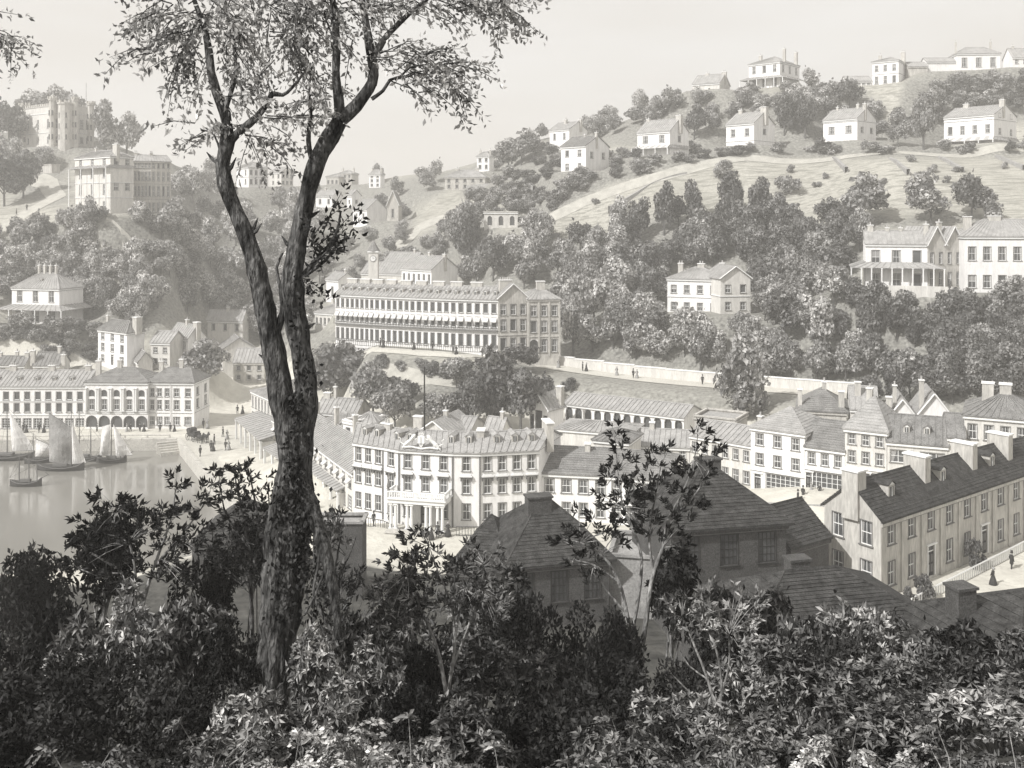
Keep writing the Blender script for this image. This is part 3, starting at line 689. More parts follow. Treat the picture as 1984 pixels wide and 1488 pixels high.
def tower(p, r, h_, nseg=8):
    t = MB(); t.rings([ring(r, -2, nseg), ring(r, h_, nseg)], 'tan'); t.rings([ring(r + .3, h_, nseg), ring(r + .3, h_ + .5, nseg)], 'tan')
    for i in range(nseg):
        a = 2 * math.pi * i / nseg; t.box(((r + .1) * math.cos(a), (r + .1) * math.sin(a), h_ + .5), .55, .55, .8, a, 'tan')
    o = t.build('tower', root_, (p.x, p.y, 0))
    for zz in (.15, .42, .68):
        for a in (-2.2, -1.1):
            g = MB(); g.box((0, 0, 0), .5, .2, 1.5, 0, 'glass'); g.box((0, 0, -.15), .8, .26, .12, 0, 'line'); g.build('window', o, ((r * .93) * math.cos(a), (r * .93) * math.sin(a), zz * h_), a + math.pi / 2)
tower(Fl_[0] + Vector((.3, .3)), 1.5, Hh_ + .8); tower(Fl_[1] + Vector((-.2, -.2)), 1.1, Hh_ + 1.6); tower(Fl_[1] + Vector((4.0, 0.0)), 2.3, Hh_ + .4, 10); tower(Fl_[1] + Vector((6.9, .6)), .9, Hh_ + 1.6); tower(Fl_[2], 1.1, Hh_ + .9)
fp = MB(); fp.bar((0, 0, 0), (0, 0, 9.5), .09, 'iron', 6, .05); fp.rings([ring(.14, 9.5, 6), ring(.04, 9.75, 6)], 'iron'); fp.rings([ring(.35, 0, 6), ring(.25, .4, 6)], 'tan')
o = fp.build('flagpole', None, (W(167, 336)[0], 336, zb_ + Hh_ - .2)); tag(o, 'thin bare flagpole rising beside the castle battlements', 'flagpole')
# wall piece on the left hill
B('garden_house', 'low flat-roofed stone outbuilding half hidden by trees below the castle', (72, 100, 112, 290, 40), 337, 321, cat='outbuilding', roof='flat', wm='tan', cornice=False, rows=(), ncol=[])
# houses in the notch of the valley
B('villa', 'distant white villa between the two stems of the big tree, left of two', (458, 482, 522, 330, 50), 364, 325, rise=2.0, roof='hip', rows=((.15, .4, 'far'), (.6, .85, 'far')), ncol=[2], side_r=(4, ((.15, .4, 'far'), (.6, .85, 'far'))), cat='villa', string=(.5,), land='the distant villa behind the forked tree')
B('villa', 'distant cream villa between the two stems of the big tree, right of two', (524, 545, 572, 332, 40), 362, 334, rise=2.0, rows=((.15, .4, 'far'), (.6, .85, 'far')), ncol=[2], side_r=(3, ((.15, .4, 'far'), (.6, .85, 'far'))), wm='cream', cat='villa')
B('house', 'tiny grey house on the valley skyline just right of the forked tree', [(632, 400), (656, 398)], 360, 342, D=7, roof='hip', rise=1.2, rows=((.2, .6, 'far'),), ncol=[3], wm='tan')
B('house', 'tiny grey two-storey house with two chimneys on the valley skyline', [(655, 392), (681, 390)], 358, 336, D=6, roof='hip', rise=1.4, rows=((.2, .45, 'far'), (.6, .85, 'far')), ncol=[3], wm='tan', chim=[(.1, .5, .7, .6, .8, 1), (.9, .5, .7, .6, .8, 1)], land='the tiny skyline houses')
B('house', 'tall narrow white three-storey house standing alone on the valley skyline', (715, 737, 745, 385, 25), 364, 337, roof='hip', rise=1.6, rows=((.1, .28, 'far'), (.42, .6, 'far'), (.72, .88, 'far')), ncol=[2], chim=[(.1, .5, .6, .6, .7, 1), (.9, .5, .6, .6, .7, 1)], land='the narrow white skyline house')
B('house', 'small white house with two windows right beside the stem of the big tree', [(612, 350), (645, 347)], 402, 379, D=6, rise=2.0, rows=((.3, .7, 'far'),), ncol=[2], chim=[(.3, .5, .7, .7, .8, 1)])
B('house', 'small bright white gabled house in the valley under the skyline houses', (672, 682, 700, 345, 50), 402, 378, rise=1.8, rows=((.3, .6, 'far'),), ncol=[1], side_r=(1, ((.3, .6, 'far'),)))
B('house', 'white-fronted house with a broad blank gable end low in the valley', (684, 711, 750, 322, 50), 440, 405, rise=3.2, rows=((.45, .75, 'far'),), ncol=[2], land='the white-fronted valley house')
B('chapel', 'steep-gabled grey chapel beside the white-fronted valley house', [(750, 330), (772, 330)], 428, 395, cat='chapel', D=10, roof='front', rise=4.2, rows=((.2, .7, 'far'),), ncol=[1], wm='tan', ww=.7)
B('house', 'long tan two-storey house with a hipped roof on the mid valley slope', [(862, 338), (940, 336)], 368, 343, D=8, roof='hip', rise=2.4, rows=((.12, .4, 'far'), (.58, .86, 'far')), ncol=[5], wm='tan', chim=[(.25, .5, 1, .8, .6, 1), (.75, .5, 1, .8, .6, 1)], land='the long tan valley house')
B('house', 'small white two-storey house on the slope right above the long tan one', (924, 948, 956, 372, 25), 332, 302, rise=1.4, roof='hip', rows=((.15, .4, 'far'), (.6, .82, 'far')), ncol=[2], chim=[(.1, .5, .5, .5, .6, 1), (.9, .5, .5, .5, .6, 1)])
B('orangery', 'low grassy-roofed stone building with three arched openings on the green slope', [(938, 268), (1003, 268)], 441, 411, cat='orangery', D=8, roof='flat', rows=((.15, .75, 'arch', 1.0),), ncol=[3], ww=1.1, wm='cream', land='the arched stone building on the slope')
# ------------------------------------------------------------------ villas on the right hill
def villa(label, spec, pyb, pye, land=None, **k):
    k.setdefault('rise', 2.4); k.setdefault('cat', 'villa')
    return B('villa', label, spec, pyb, pye, land=land, **k)
villa('white villa highest left on the row, tucked behind the gabled one', (1065, 1103, 1145, 266, 42), 292, 252, 'the tucked-away villa', rise=2.6, rows=((.5, .8),), ncol=[2], ww=.8, chim=[(.45, .4, 1.0, .7, .8, 2), (1, .6, 1.2, .8, .6, 2)])
villa('white villa with a dark ribbed roof and plain gable, leftmost of the hillside row', (1087, 1135, 1183, 252, 42), 333, 284, 'the leftmost hillside villa', rise=2.8, rm='slate_mid', rows=((.06, .3), (.58, .82)), ncol=[2], ww=1.1, side_r=(2, ((.5, .75),)), chim=[(1, .45, .7, .6, .8, 1), (.5, .5, .5, .5, .5, 1)])
villa('white villa with striped awning and tall stepped gable on the hillside row', (1235, 1298, 1336, 255, 45), 303, 257, 'the striped-awning villa', rise=3.4, rows=((.52, .82, 'triple', 1.5),), ncol=[2], ww=1.1, side_r=(1, ((.55, .8),)), verandah=(.42, 2.0, .6, 4, 'stripe'), chim=[(.05, .5, 1, .6, .5, 1), (1, .5, 1.6, 1.1, .8, 0)])
villa('white villa with one massive gable chimney, third along the hillside row', (1407, 1461, 1503, 255, 47), 284, 241, 'the massive-chimney villa', rise=3.2, rows=((.42, .74, 'sash'),), ncol=[2], ww=1.3, string=(.2,), side_r=(1, ((.5, .75),)), chim=[(.15, .5, 1.1, .7, .9, 2), (1, .5, 1.8, 1.2, 1.2, 0)])
villa('white villa with two wide windows, lean-to and four small chimneys on the hillside row', (1595, 1661, 1699, 255, 50), 276, 233, 'the two-window villa', rise=3.0, rows=((.35, .66, 'triple', 1.5),), ncol=[2], ww=1.1, side_r=(2, ((.35, .6),)), string=(.85,), chim=[(.15, .5, .6, .5, .7, 1), (.75, .5, .7, .6, 1.0, 1), (1, .4, .9, .6, .9, 1)])
villa('long white villa with a striped verandah at the right end of the hillside row', (1829, 1926, 1980, 255, 50), 282, 228, 'the long white hillside villa', rise=2.8, rows=((.36, .64),), ncol=[4], ww=1.1, side_r=(2, ((.32, .52), (.9, 1.05))), string=(.82,), verandah=(.24, 2.4, .8, 5, 'stripe'), chim=[(.22, .5, 1.4, .8, .9, 2), (.98, .4, 1.2, .8, 1.1, 2)])
villa('white pavilion villa with pyramidal slate roof and wraparound verandah on the ridge', (1451, 1511, 1556, 302, 42), 175, 125, 'the pavilion villa', roof='hip', rise=2.6, rows=((.05, .38, 'french', 1.2), (.62, .88)), ncol=[3], ww=1.0, side_r=(3, ((.62, .88),)), verandah=(.48, 2.2, 2.0, 6, 'v'), chim=[(.05, .5, 1, .7, .8, 1), (.95, .3, .8, .7, 1.6, 1), (.95, .9, .9, .8, 1.4, 1)])
villa('white two-storey villa with a conservatory on the ridge, middle of the skyline houses', (1690, 1741, 1760, 300, 35), 166, 120, 'the conservatory villa', roof='hip', rise=1.8, rows=((.06, .36), (.58, .82)), ncol=[3], ww=.9, string=(.45,), chim=[(.1, .5, .9, .6, .9, 1), (.98, .5, 1.2, .8, 1.2, 2)])
B('conservatory', 'low glazed conservatory with ribbed roof beside the middle skyline villa', [(1640, 300), (1688, 300)], 168, 156, cat='conservatory', D=5, rise=1.6, rows=((.1, .8, 'shop', 1.0),), ncol=[5], ww=1.3, rm='slate')
B('outbuilding', 'plain grey wing with a lean-to roof right behind the conservatory villa', [(1760, 303), (1797, 303)], 160, 128, cat='outbuilding', D=6, rise=1.6, rows=(), ncol=[], wm='tan')
villa('long white single-storey villa with three wide windows and two chimneys on the right skyline', [(1855, 304), (1938, 303)], 136, 103, 'the long skyline villa', D=7, roof='hip', rise=2.2, rows=((.18, .72, 'triple'),), ncol=[3], ww=1.5, chim=[(.06, .5, .5, .6, 1.8, 1), (.88, .5, .6, .6, 1.8, 2)])
B('outbuilding', 'low blank white wing left of the long skyline villa', [(1796, 305), (1852, 305)], 140, 119, cat='outbuilding', D=5, roof='gable', rise=1.4, rows=(), ncol=[])
B('house', 'half seen white house with one square window at the right end of the skyline', [(1962, 304), (2010, 304)], 132, 110, D=6, rise=3, rows=((.4, .75),), ncol=[3], chim=[(.2, .5, .6, .6, .8, 1)])
B('cottage', 'thatched cottage roof showing above the hilltop trees left of the pavilion villa', (1342, 1394, 1414, 306, 30), 176, 163, cat='cottage', rise=3.2, wm='cream', rows=(), ncol=[], chim=[(.35, .5, 1, .8, .5, 1), (.98, .5, 1.4, .9, .5, 2)])
# lower right villas
villa('white two-storey villa with a triangular pediment standing among the trees', [(1293, 206), (1395, 201.5)], 607, 538, 'the pedimented villa', D=9, roof='hip', rise=2.0, rm='slate', rows=((.10, .32), (.58, .80)), ncol=[4], ww=1.1, string=(.47,), chim=[(.15, .5, 1.0, .7, .7, 2), (.55, .5, 1.4, .8, .7, 2), (.95, .5, 1.0, .7, .9, 1)])
PEDV = villa('pedimented square wing joined to the right of the white villa among the trees', [(1396, 200), (1454, 201)], 608, 538, None, D=9, roof='front', rise=2.2, rows=((.10, .32), (.58, .80)), ncol=[2], ww=1.1, string=(.47,), wm='cream')
villa('white villa with curved verandah roof, slender posts and stepped twin gables', [(1677, 183), (1797, 180)], 562, 471, 'the twin-gabled verandah villa', D=8, rise=2.2, rm='slate', rows=((.10, .36), (.56, .85)), ncol=[3], ww=1.4, verandah=(.60, 2.2, 2.6, 10, 'v'),
      chim=[(.1, .5, 1, .8, 1.0, 1), (.38, .5, .6, .5, .5, 1), (.6, .5, .6, .5, .5, 1), (1.0, .3, .8, .7, 1.2, 1)])
B('villa', 'grey twin-gabled wing with narrow windows right of the curved verandah', [(1797.5, 180), (1831, 181)], 562, 471, cat='villa', D=8, roof='front', rise=3.0, rows=((.10, .38), (.56, .8)), ncol=[2], ww=.7, wm='tan', chim=[(1, .2, .7, .6, .7, 1)])
B('villa', 'second grey gable beside the far right white villa', [(1831.5, 181), (1865, 182)], 562, 471, cat='villa', D=8, roof='front', rise=3.0, rows=((.10, .38), (.56, .8)), ncol=[2], ww=.7, wm='tan')
villa('large white two-storey villa with low roof at the right edge above the dark woods', [(1869, 178.5), (2075, 176)], 566, 456, 'the large white villa at the right edge', D=9, roof='hip', rise=2.8, rows=((.08, .30), (.56, .80)), ncol=[7], ww=1.3, string=(.93,), chim=[(.1, .5, 1.2, 1.0, .5, 0), (.36, .5, 2.0, 1.0, .6, 0)])
# ------------------------------------------------------------------ the great crescent
cr = B('crescent_terrace', 'long curved white crescent terrace with awnings and balcony above the gardens', [(650, 204), (725, 199.5), (805, 195.5), (885, 192.3), (965, 190)], 663, 574, cat='terrace', ze=26.3, zb=16.4, D=9, rise=2.0, rm='slate',
  rows=((.06, .30), (.44, .64), (.72, .90)), ncol=[8, 7, 6, 5], ww=.95, style='far', balcony=(.385, .6), awn=(.56, .75), string=(.93,),
  chim=[(x, .5, 2.4, .7, .75, 0) for x in (.03, .12, .21, .3, .4, .5, .61, .72, .84)], dormers=[((i + .5) / 18, .14, 1.0, .8) for i in range(18)], land='the white crescent terrace')
B('terrace_building', 'tan end block of the crescent with a pot-topped stepped gable chimney', [(965.5, 189.5), (1023, 191)], 690, 574, cat='terrace', ze=26.6, zb=15.6, D=9, rise=2.6, roof='front', rows=((.08, .30), (.42, .62), (.70, .88)), ncol=[3], ww=1.1, wm='tan', chim=[(.35, .3, 2.4, .9, .5, 5)], string=(.34,))
B('terrace_building', 'furthest right tan block of the crescent with an arched doorway', [(1024, 189.5), (1084, 190.5)], 690, 574, cat='terrace', ze=26.4, zb=15.3, D=9, rise=1.8, roof='hip', rows=((.08, .30), (.42, .62), (.70, .88)), ncol=[3], ww=1.1, wm='tan', chim=[(.5, .4, 1.6, .9, 1.2, 0)], string=(.34,), ext=[(0, .17, 1.5, .3, 3.0, 'arch')], pilasters=3, land='the tan end of the crescent')
B('house', 'white gable-ended house standing just above the left end of the crescent', (632, 656, 694, 214, 45), 588, 540, rise=1.6, rows=((.3, .7, 'far'),), ncol=[1], side_r=(2, ((.5, .8, 'far'),)), chim=[(.9, .5, .5, .5, .8, 2)])
B('house', 'low pale house at the left foot of the crescent', [(610, 213), (649, 210)], 640, 604, D=7, rise=1.8, roof='hip', rows=((.35, .7, 'far'),), ncol=[5], wm='cream', ww=.5, chim=[(.4, .5, .6, .6, 1, 1)])
B('hall', 'long ribbed-roof hall behind the crescent below the clock turret', [(700, 224), (779, 221)], 560, 528, cat='hall', D=9, rise=2.6, rows=(), ncol=[], wm='cream')
B('house', 'white-fronted block with a blank tan gable behind the crescent roofs', (778, 836, 893, 216, 40), 570, 519, rise=3.0, rows=((.45, .8, 'far'),), ncol=[6], ww=.6, chim=[(.5, .5, .5, .5, .8, 1), (1, .5, 1.0, .7, .5, 1)], land='the blank-gabled block behind the crescent')
B('house', 'slate-roofed house stepping up behind the clock turret', [(742, 236), (800, 233)], 535, 510, D=9, rise=2.8, rows=(), ncol=[], wm='cream', chim=[(.8, .5, .6, .6, .8, 1)])
def clock_turret():
    x, y = W(724, 226); z = ZP(540, 226); b = MB()
    r = empty('clock_tower', (x, y, z), 'slim white clock turret with pointed cap rising behind the crescent', 'clock tower')
    PADS.append((np.array([(x - 1, y - 1), (x + 1, y - 1), (x + 1, y + 1), (x - 1, y + 1)]), z - .05, x, y, 2))
    b.box((0, 0, -2), 2.1, 2.1, 8.0, 0, 'cream'); b.box((0, 0, 6), 2.5, 2.5, .3, 0, 'trim'); b.build('wall', r)
    c = MB(); c.rings([ring(1.5, 6.3, 8), ring(.1, 8.6, 8)], 'slate_mid'); c.bar((0, 0, 8.5), (0, 0, 9.6), .06, 'iron'); c.build('spire', r)
    f = MB(); f.rings([[(p[0], -1.08, 4.6 + p[1]) for p in ring(.72, 0, 14)], [(p[0], -1.16, 4.6 + p[1]) for p in ring(.72, 0, 14)]], 'line'); o = f.build('clock_face', r)
    g = MB(); g.rings([[(p[0], -1.165, 4.6 + p[1]) for p in ring(.6, 0, 14)], [(p[0], -1.18, 4.6 + p[1]) for p in ring(.6, 0, 14)]], 'trim'); g.box((0, -1.2, 4.6), .06, .03, .5, 0, 'linedark'); g.box((.15, -1.2, 4.58), .35, .03, .06, 0, 'linedark'); g.build('dial', o)
clock_turret()
# ------------------------------------------------------------------ the hotel
ho = B('hotel', 'grand white three-storey curved hotel with columned portico and dormered roof', [(685, 128.6), (742, 126.2), (773, 124.6), (877, 123.0), (930, 122.8), (1044, 124.2)], 991, 855, cat='hotel', ze=13.05, zb=3.7,
  back=[(702, 135.5), (752, 133.6), (785, 132.0), (882, 130.4), (940, 130.2), (1086, 132.5)], rise=1.55, rm='slate', rstyle='rib', rows=((.10, .31), (.44, .64, 'sash'), (.74, .93)), ncol=[3, 1, 3, 1, 4], ww=.98, style='sash', string=(.985,),
  dormers=[(.06, .2, .95, 1.0), (.14, .2, .95, 1.0), (.27, .2, .95, 1.0), (.345, .2, .95, 1.0), (.56, .2, .95, 1.0), (.645, .2, .95, 1.0), (.78, .2, .95, 1.0), (.865, .2, .95, 1.0), (.945, .2, .95, 1.0)],
  chim=[(.2, .45, 1.5, .6, .5, 2), (.7, .45, .9, 1.6, .4, 0), (.995, .45, .9, 3.0, 1.1, 0)], ext=[(2, .5, 1.3, .2, 2.6, 'door')], land='the curved white hotel')
root_, Fl_, Bl_, Hh_, zb_, top_ = ho
hood = MB(); hood.box((0, -.16, 0), 1.5, .3, .16, 0, 'trim'); hood.box((0, -.12, .16), 1.15, .2, .14, 0, 'trim'); hood.box((0, -.2, -.08), 1.6, .36, .06, 0, 'line')
for s_ in (-1, 1): hood.box((s_ * .62, -.14, -.5), .18, .24, .46, 0, 'line')
HM = hood.mesh('window_hood')
for i in range(5):
    a, b = Fl_[i], Fl_[i + 1]; dd = b - a; nc = [3, 1, 3, 1, 4][i]
    for k in range(nc): q = a + dd * ((k + .5) / nc); link('window_hood', HM, root_, (q.x, q.y, Hh_ * .665), math.atan2(dd.y, dd.x))
# pilaster joints between the bays
for i in (1, 2, 3, 4):
    p = Fl_[i]; q = MB(); q.box((0, -.04, 0), .22, .12, Hh_ - .6, 0, 'line'); q.build('downpipe', root_, (p.x, p.y, 0))
# portico
def portico():
    a, b = Fl_[2], Fl_[3]; dd = (b - a).normalized(); nn = Vector((dd.y, -dd.x)); an = math.atan2(dd.y, dd.x); Ln = (b - a).length
    m = a + (b - a) * .46; dep = 3.0; w = Ln * 1.04; r = empty('portico', (0, 0, 0), None, None); r.parent = root_; r.location = (m.x, m.y, 0); r.rotation_euler = (0, 0, an)
    hz = 3.35; e = MB(); e.box((0, -dep / 2, hz), w, dep, .5, 0, 'trim'); e.box((0, -dep / 2, hz + .5), w + .4, dep + .4, .14, 0, 'trim'); e.box((0, -dep / 2, hz - .06), w - .2, dep - .2, .06, 0, 'line'); e.build('entablature', r)
    for x in (-w / 2 + .35, -w / 2 + .95, -w / 6, -w / 6 + .55, w / 6, w / 6 + .55, w / 2 - .95, w / 2 - .35):
        c = MB(); c.box((0, 0, 0), .55, .55, .3, 0, 'trim'); c.rings([ring(.22, .3, 10), ring(.18, hz - .25, 10)], 'trim'); c.box((0, 0, hz - .25), .52, .52, .19, 0, 'trim'); c.build('column', r, (x, -dep + .35, 0))
    bl = MB(); zt = hz + .64
    for (x0, y0, x1, y1) in ((-w / 2, -dep, w / 2, -dep), (-w / 2, -dep, -w / 2, -.1), (w / 2, -dep, w / 2, -.1)):
        L_ = math.hypot(x1 - x0, y1 - y0); an2 = math.atan2(y1 - y0, x1 - x0); bl.box(((x0 + x1) / 2, (y0 + y1) / 2, zt + .72), L_ + .1, .2, .14, an2, 'trim'); bl.box(((x0 + x1) / 2, (y0 + y1) / 2, zt), L_ + .1, .2, .1, an2, 'trim')
        k = int(L_ / .3)
        for i in range(k + 1): bl.box((x0 + (x1 - x0) * i / k, y0 + (y1 - y0) * i / k, zt + .1), .34 if i % 6 == 0 else .1, .12, .62, an2, 'trim')
    bl.build('balustrade', r)
    st = MB()
    for i in range(3): st.box((0, -dep - .5 + i * .0, -.0 + i * .1), w - i * .5, 1.2 + dep * 2 - i * .5 if i == 9 else 1.4 - i * .4, .1, 0, 'tan')
    st.build('step', r)
    # urn-like figure on the left corner of the balustrade
    f = MB(); f.rings([ring(.22, 0), ring(.12, .25), ring(.26, .5), ring(.2, .8), ring(.1, 1.0), ring(.14, 1.2), ring(.03, 1.4)], 'line'); f.build('finial', r, (-w / 2 + .1, -dep + .1, zt + .86))
portico()
# carved coat of arms on the roof, two beasts beside a shield
def crest():
    a, b = Fl_[2], Fl_[3]; p = a.lerp(b, .42); dd = b - a; an = math.atan2(dd.y, dd.x)
    r = empty('roof_crest', (0, 0, 0), None, None); r.parent = root_; r.location = (p.x, p.y - .15, Hh_ + .12); r.rotation_euler = (0, 0, an)
    s = MB(); s.rings([[(x * .9, -.1, z * 1.35 + .2) for x, z in ((-.5, 1), (-.5, .4), (0, 0), (.5, .4), (.5, 1), (0, 1.12))], [(x * .9, .1, z * 1.35 + .2) for x, z in ((-.5, 1), (-.5, .4), (0, 0), (.5, .4), (.5, 1), (0, 1.12))]], 'trim'); s.box((0, -.12, .6), .9, .03, .06, 0, 'line'); s.box((0, -.12, .4), .06, .03, 1.1, 0, 'line')
    s.tube([(-.3, 0, 1.75), (-.15, 0, 2.0), (0, 0, 1.8), (.15, 0, 2.0), (.3, 0, 1.75)], [.07] * 5, 'trim', 5); s.build('shield', r)
    for sx in (-1, 1):
        t = MB(); t.tube([(sx * 2.3, 0, .25), (sx * 1.9, 0, .6), (sx * 1.4, 0, 1.0), (sx * 1.0, 0, 1.5), (sx * .8, 0, 1.75)], [.12, .24, .2, .26, .12], 'trim', 7)
        t.tube([(sx * 2.0, 0, .6), (sx * 2.2, 0, .2), (sx * 2.5, 0, .05)], [.16, .1, .09], 'trim', 6); t.tube([(sx * 1.5, .05, .9), (sx * 1.7, .05, .35), (sx * 1.5, .05, .05)], [.14, .09, .08], 'trim', 6)
        t.tube([(sx * 1.1, 0, 1.3), (sx * .75, 0, 1.15), (sx * .55, 0, 1.3)], [.1, .07, .06], 'trim', 6); t.tube([(sx * 2.2, 0, .4), (sx * 2.75, 0, .7), (sx * 2.7, 0, 1.15), (sx * 2.95, 0, 1.3)], [.06, .06, .05, .08], 'trim', 5); t.build('heraldic_beast', r)
    q = MB(); q.tube([(-2.2, -.05, .1), (-1.2, -.1, .22), (0, -.1, .02), (1.2, -.1, .22), (2.2, -.05, .1)], [.12] * 5, 'trim', 5); q.build('scroll', r)
crest()
fpx, fpy = W(821, 126.5); fp = MB(); fp.bar((0, 0, -1.0), (0, 0, 8.2), .13, 'linedark', 6, .09); fp.rings([ring(.15, 8.2, 6), ring(.15, 8.35, 6)], 'iron'); fp.rings([ring(.4, -1, 6), ring(.3, -.5, 6)], 'tan')
tag(fp.build('flagpole', None, (fpx, fpy + 1.0, 14.6)), 'tall bare flagpole on the roof of the curved white hotel', 'flagpole')
# quayside row running up to the hotel
B('shop_terrace', 'two-storey shop row with hooded windows stepping back from the hotel to the quay', [(528, 168), (606, 149.8), (684.4, 132.4)], 995, 918, cat='shop', ze=8.0, zb=2.4, D=8, rise=2.2, rm='slate', wm='cream', rows=((.08, .38, 'shop', 1.6), (.58, .86, 'sash', 1.0)), ncol=[6, 7], ww=.95,
  awn=(.72, .5), chim=[(.28, .5, .6, .6, 2.0, 1), (.5, .5, .6, .6, 2.6, 1), (.72, .5, .6, .6, 3.0, 1), (.9, .45, .6, .6, 2.6, 1)], land='the shop row beside the hotel')
B('house', 'plain-fronted house with arched windows rising behind the shop row left of the hotel', [(622, 156), (664, 152)], 880, 815, D=6, roof='hip', rise=1.4, rows=((.55, .8, 'far'),), ncol=[2], wm='tan', zb=5)
B('house', 'narrow flat-fronted white house behind the left end of the hotel', [(665, 149), (684, 147.5)], 880, 814, D=6, roof='flat', rows=((.6, .85, 'far'),), ncol=[1], zb=5, wm='stucco')
B('house', 'low flat-topped house with two small windows right behind the left bay of the hotel', [(684.5, 148.5), (728, 148)], 880, 818, D=6, roof='hip', rise=1.0, rows=((.6, .82, 'far'),), ncol=[2], zb=5, wm='cream')
B('house', 'ribbed-roof house with two end chimneys under the dark trees beside the tree trunk', [(612, 172), (690, 170)], 845, 797, D=6, rise=1.9, rows=((.5, .8, 'far'),), ncol=[3], wm='cream', chim=[(.1, .5, 1.2, .7, .8, 0), (.3, .5, .5, .5, 1.9, 1), (.97, .5, .6, .6, 1.2, 1)], zb=7)
B('chapel', 'white gabled building with a pointed window framed between the two tree stems', [(528, 188), (574, 187)], 835, 768, cat='chapel', D=9, roof='front', rise=2.6, rows=((.45, .85, 'far'),), ncol=[2], ww=.7)
# market pavilion and its columned house
B('market_house', 'flat-roofed quayside building with a row of tall narrow windows left of the trunk', [(487, 186), (530, 176)], 870, 785, cat='market hall', ze=9.6, zb=1.9, D=7, roof='hip', rise=1.0, rows=((.12, .5, 'far'), (.62, .88, 'far')), ncol=[7], ww=.6, wm='cream', land='the tall-windowed market building')
def pavilion(A, Bp, z0, h1_, h2_, dep, n, label):
    A = Vector(W(*A)); Bv = Vector(W(*Bp)); dd = Bv - A; Ln = dd.length; an = math.atan2(dd.y, dd.x); m = (A + Bv) / 2
    r = empty('pavilion', (m.x, m.y, z0), label, 'pavilion', None, an)
    q = [(-Ln / 2 - .3, -.3, h1_), (Ln / 2 + .3, -.3, h1_), (Ln / 2 + .3, dep, h2_), (-Ln / 2 - .3, dep, h2_)]
    b = MB(); slab(b, [q], .14, 'slate'); slope(b, *q, 'slate', 'rib', 14); b.build('roof', r)
    for i in range(n):
        c = MB(); c.box((0, 0, 0), .3, .3, h1_ - .2, 0, 'trim'); c.box((0, 0, h1_ - .5), .5, .45, .22, 0, 'trim'); c.build('post', r, (-Ln / 2 + Ln * i / (n - 1), 0, 0))
    w = MB(); w.box((0, dep - .1, 0), Ln, .25, h2_ - .25, 0, 'cream'); w.box((Ln / 2, dep / 2, 0), .2, dep - .4, h1_ - .4, 0, 'cream')
    for i in range(n - 1): w.box((-Ln / 2 + Ln * (i + .5) / (n - 1), dep - .26, 0), Ln / n * .5, .1, h1_ * .6, 0, 'linedark')
    w.build('wall', r); return r
pavilion((458, 180), (505, 163), 1.9, 3.6, 5.0, 6, 6, 'open quayside market pavilion with a ribbed lean-to roof on white posts')
pavilion((513, 160), (560, 149), 1.9, 3.0, 4.0, 4, 4, 'smaller lean-to shelter behind the tree trunk, between pavilion and shop row')
pavilion((592, 148.5), (655, 135.5), 1.9, 2.9, 4.0, 3.0, 6, 'striped lean-to veranda along the shop row just left of the hotel')
# houses just behind the hotel
B('house', 'gable-fronted house with a slit window behind the hotel roof', [(806, 150), (874, 148)], 862, 839, zb=6.8, D=9, roof='front', rise=2.0, rows=((.45, .75, 'far'),), ncol=[1], ww=.5, wm='cream', chim=[(.0, .1, 1.4, .9, .3, 0), (.5, .5, .6, .6, .7, 1)], cornice=False)
B('house', 'low ribbed-roof house joined right of the gable behind the hotel', [(868, 153), (909, 152)], 862, 834, zb=6.8, D=7, rise=1.6, rows=((.4, .8, 'far'),), ncol=[2], wm='cream', rm='slate')
B('cottage', 'tiny cottage with pale ribbed roof behind the hotel under the dark trees', (940, 972, 988, 150, 30), 862, 830, cat='cottage', zb=6.8, rise=1.6, rows=((.6, .8, 'far'),), ncol=[3], ww=.4, wm='cream', rm='slate', chim=[(.8, .5, .5, .5, .9, 1)])
# long low buildings right of the hotel
B('shop_terrace', 'low white building with a rough slate roof attached to the right side of the hotel', [(1048, 125.5), (1180, 124), (1300, 121)], 1060, 928, cat='shop', ze=9.9, zb=3.9, D=9, rise=2.2, rm='slate_mid', rstyle='course', rows=((.1, .38, 'sash'), (.58, .86, 'sash', 1.15)), ncol=[4, 4], ww=1.05, style='sash', wm='stucco', chim=[(.32, .45, .7, .9, .6, 0)], land='the low building beside the hotel')
B('outbuilding', 'long blank cream shed with a ribbed lean-to roof behind the hotel gable', [(1078, 146), (1222, 142)], 868, 829, zb=7.5, cat='outbuilding', D=7, rise=.7, rows=(), ncol=[], wm='cream', roof='hip')
B('outbuilding', 'small dark-roofed outbuilding between the blank shed and the low white row', [(1150, 138), (1218, 136)], 880, 850, zb=6.8, cat='outbuilding', D=6, rise=1.1, rows=(), ncol=[], wm='cream', roof='hip', rm='slate_mid')
B('shop_terrace', 'long cream two-storey row with a patched pale roof behind the tall sapling', [(1205, 143), (1336, 141)], 960, 866, cat='shop', ze=9.4, zb=5.2, D=8, rise=1.5, rm='slate', rstyle='rib', rows=((.1, .4), (.60, .86, 'sash', .9)), ncol=[5], ww=.95, wm='cream', chim=[(.42, .5, .7, .7, .9, 0)], land='the long cream row')
B('shop_terrace', 'cream two-storey row end stepping up beside the left shop of the shopping street', [(1337, 141), (1456, 134.5)], 960, 858, cat='shop', ze=11.2, zb=5.2, D=8, rise=1.5, rm='slate', rstyle='rib', rows=((.1, .38), (.60, .84, 'sash', .9)), ncol=[6], ww=.9, wm='cream', chim=[(.96, .4, .6, .6, 1.8, 1)])
B('market_hall', 'arcaded market hall with a long low roof and twelve arches', [(1094, 169), (1325, 157)], 815, 783, cat='market hall', ze=10.4, zb=7.0, D=7, rise=1.3, rm='slate', rows=((.12, .82, 'archopen', 1.2),), ncol=[12], ww=1.1, wm='stucco', land='the arcaded market hall')
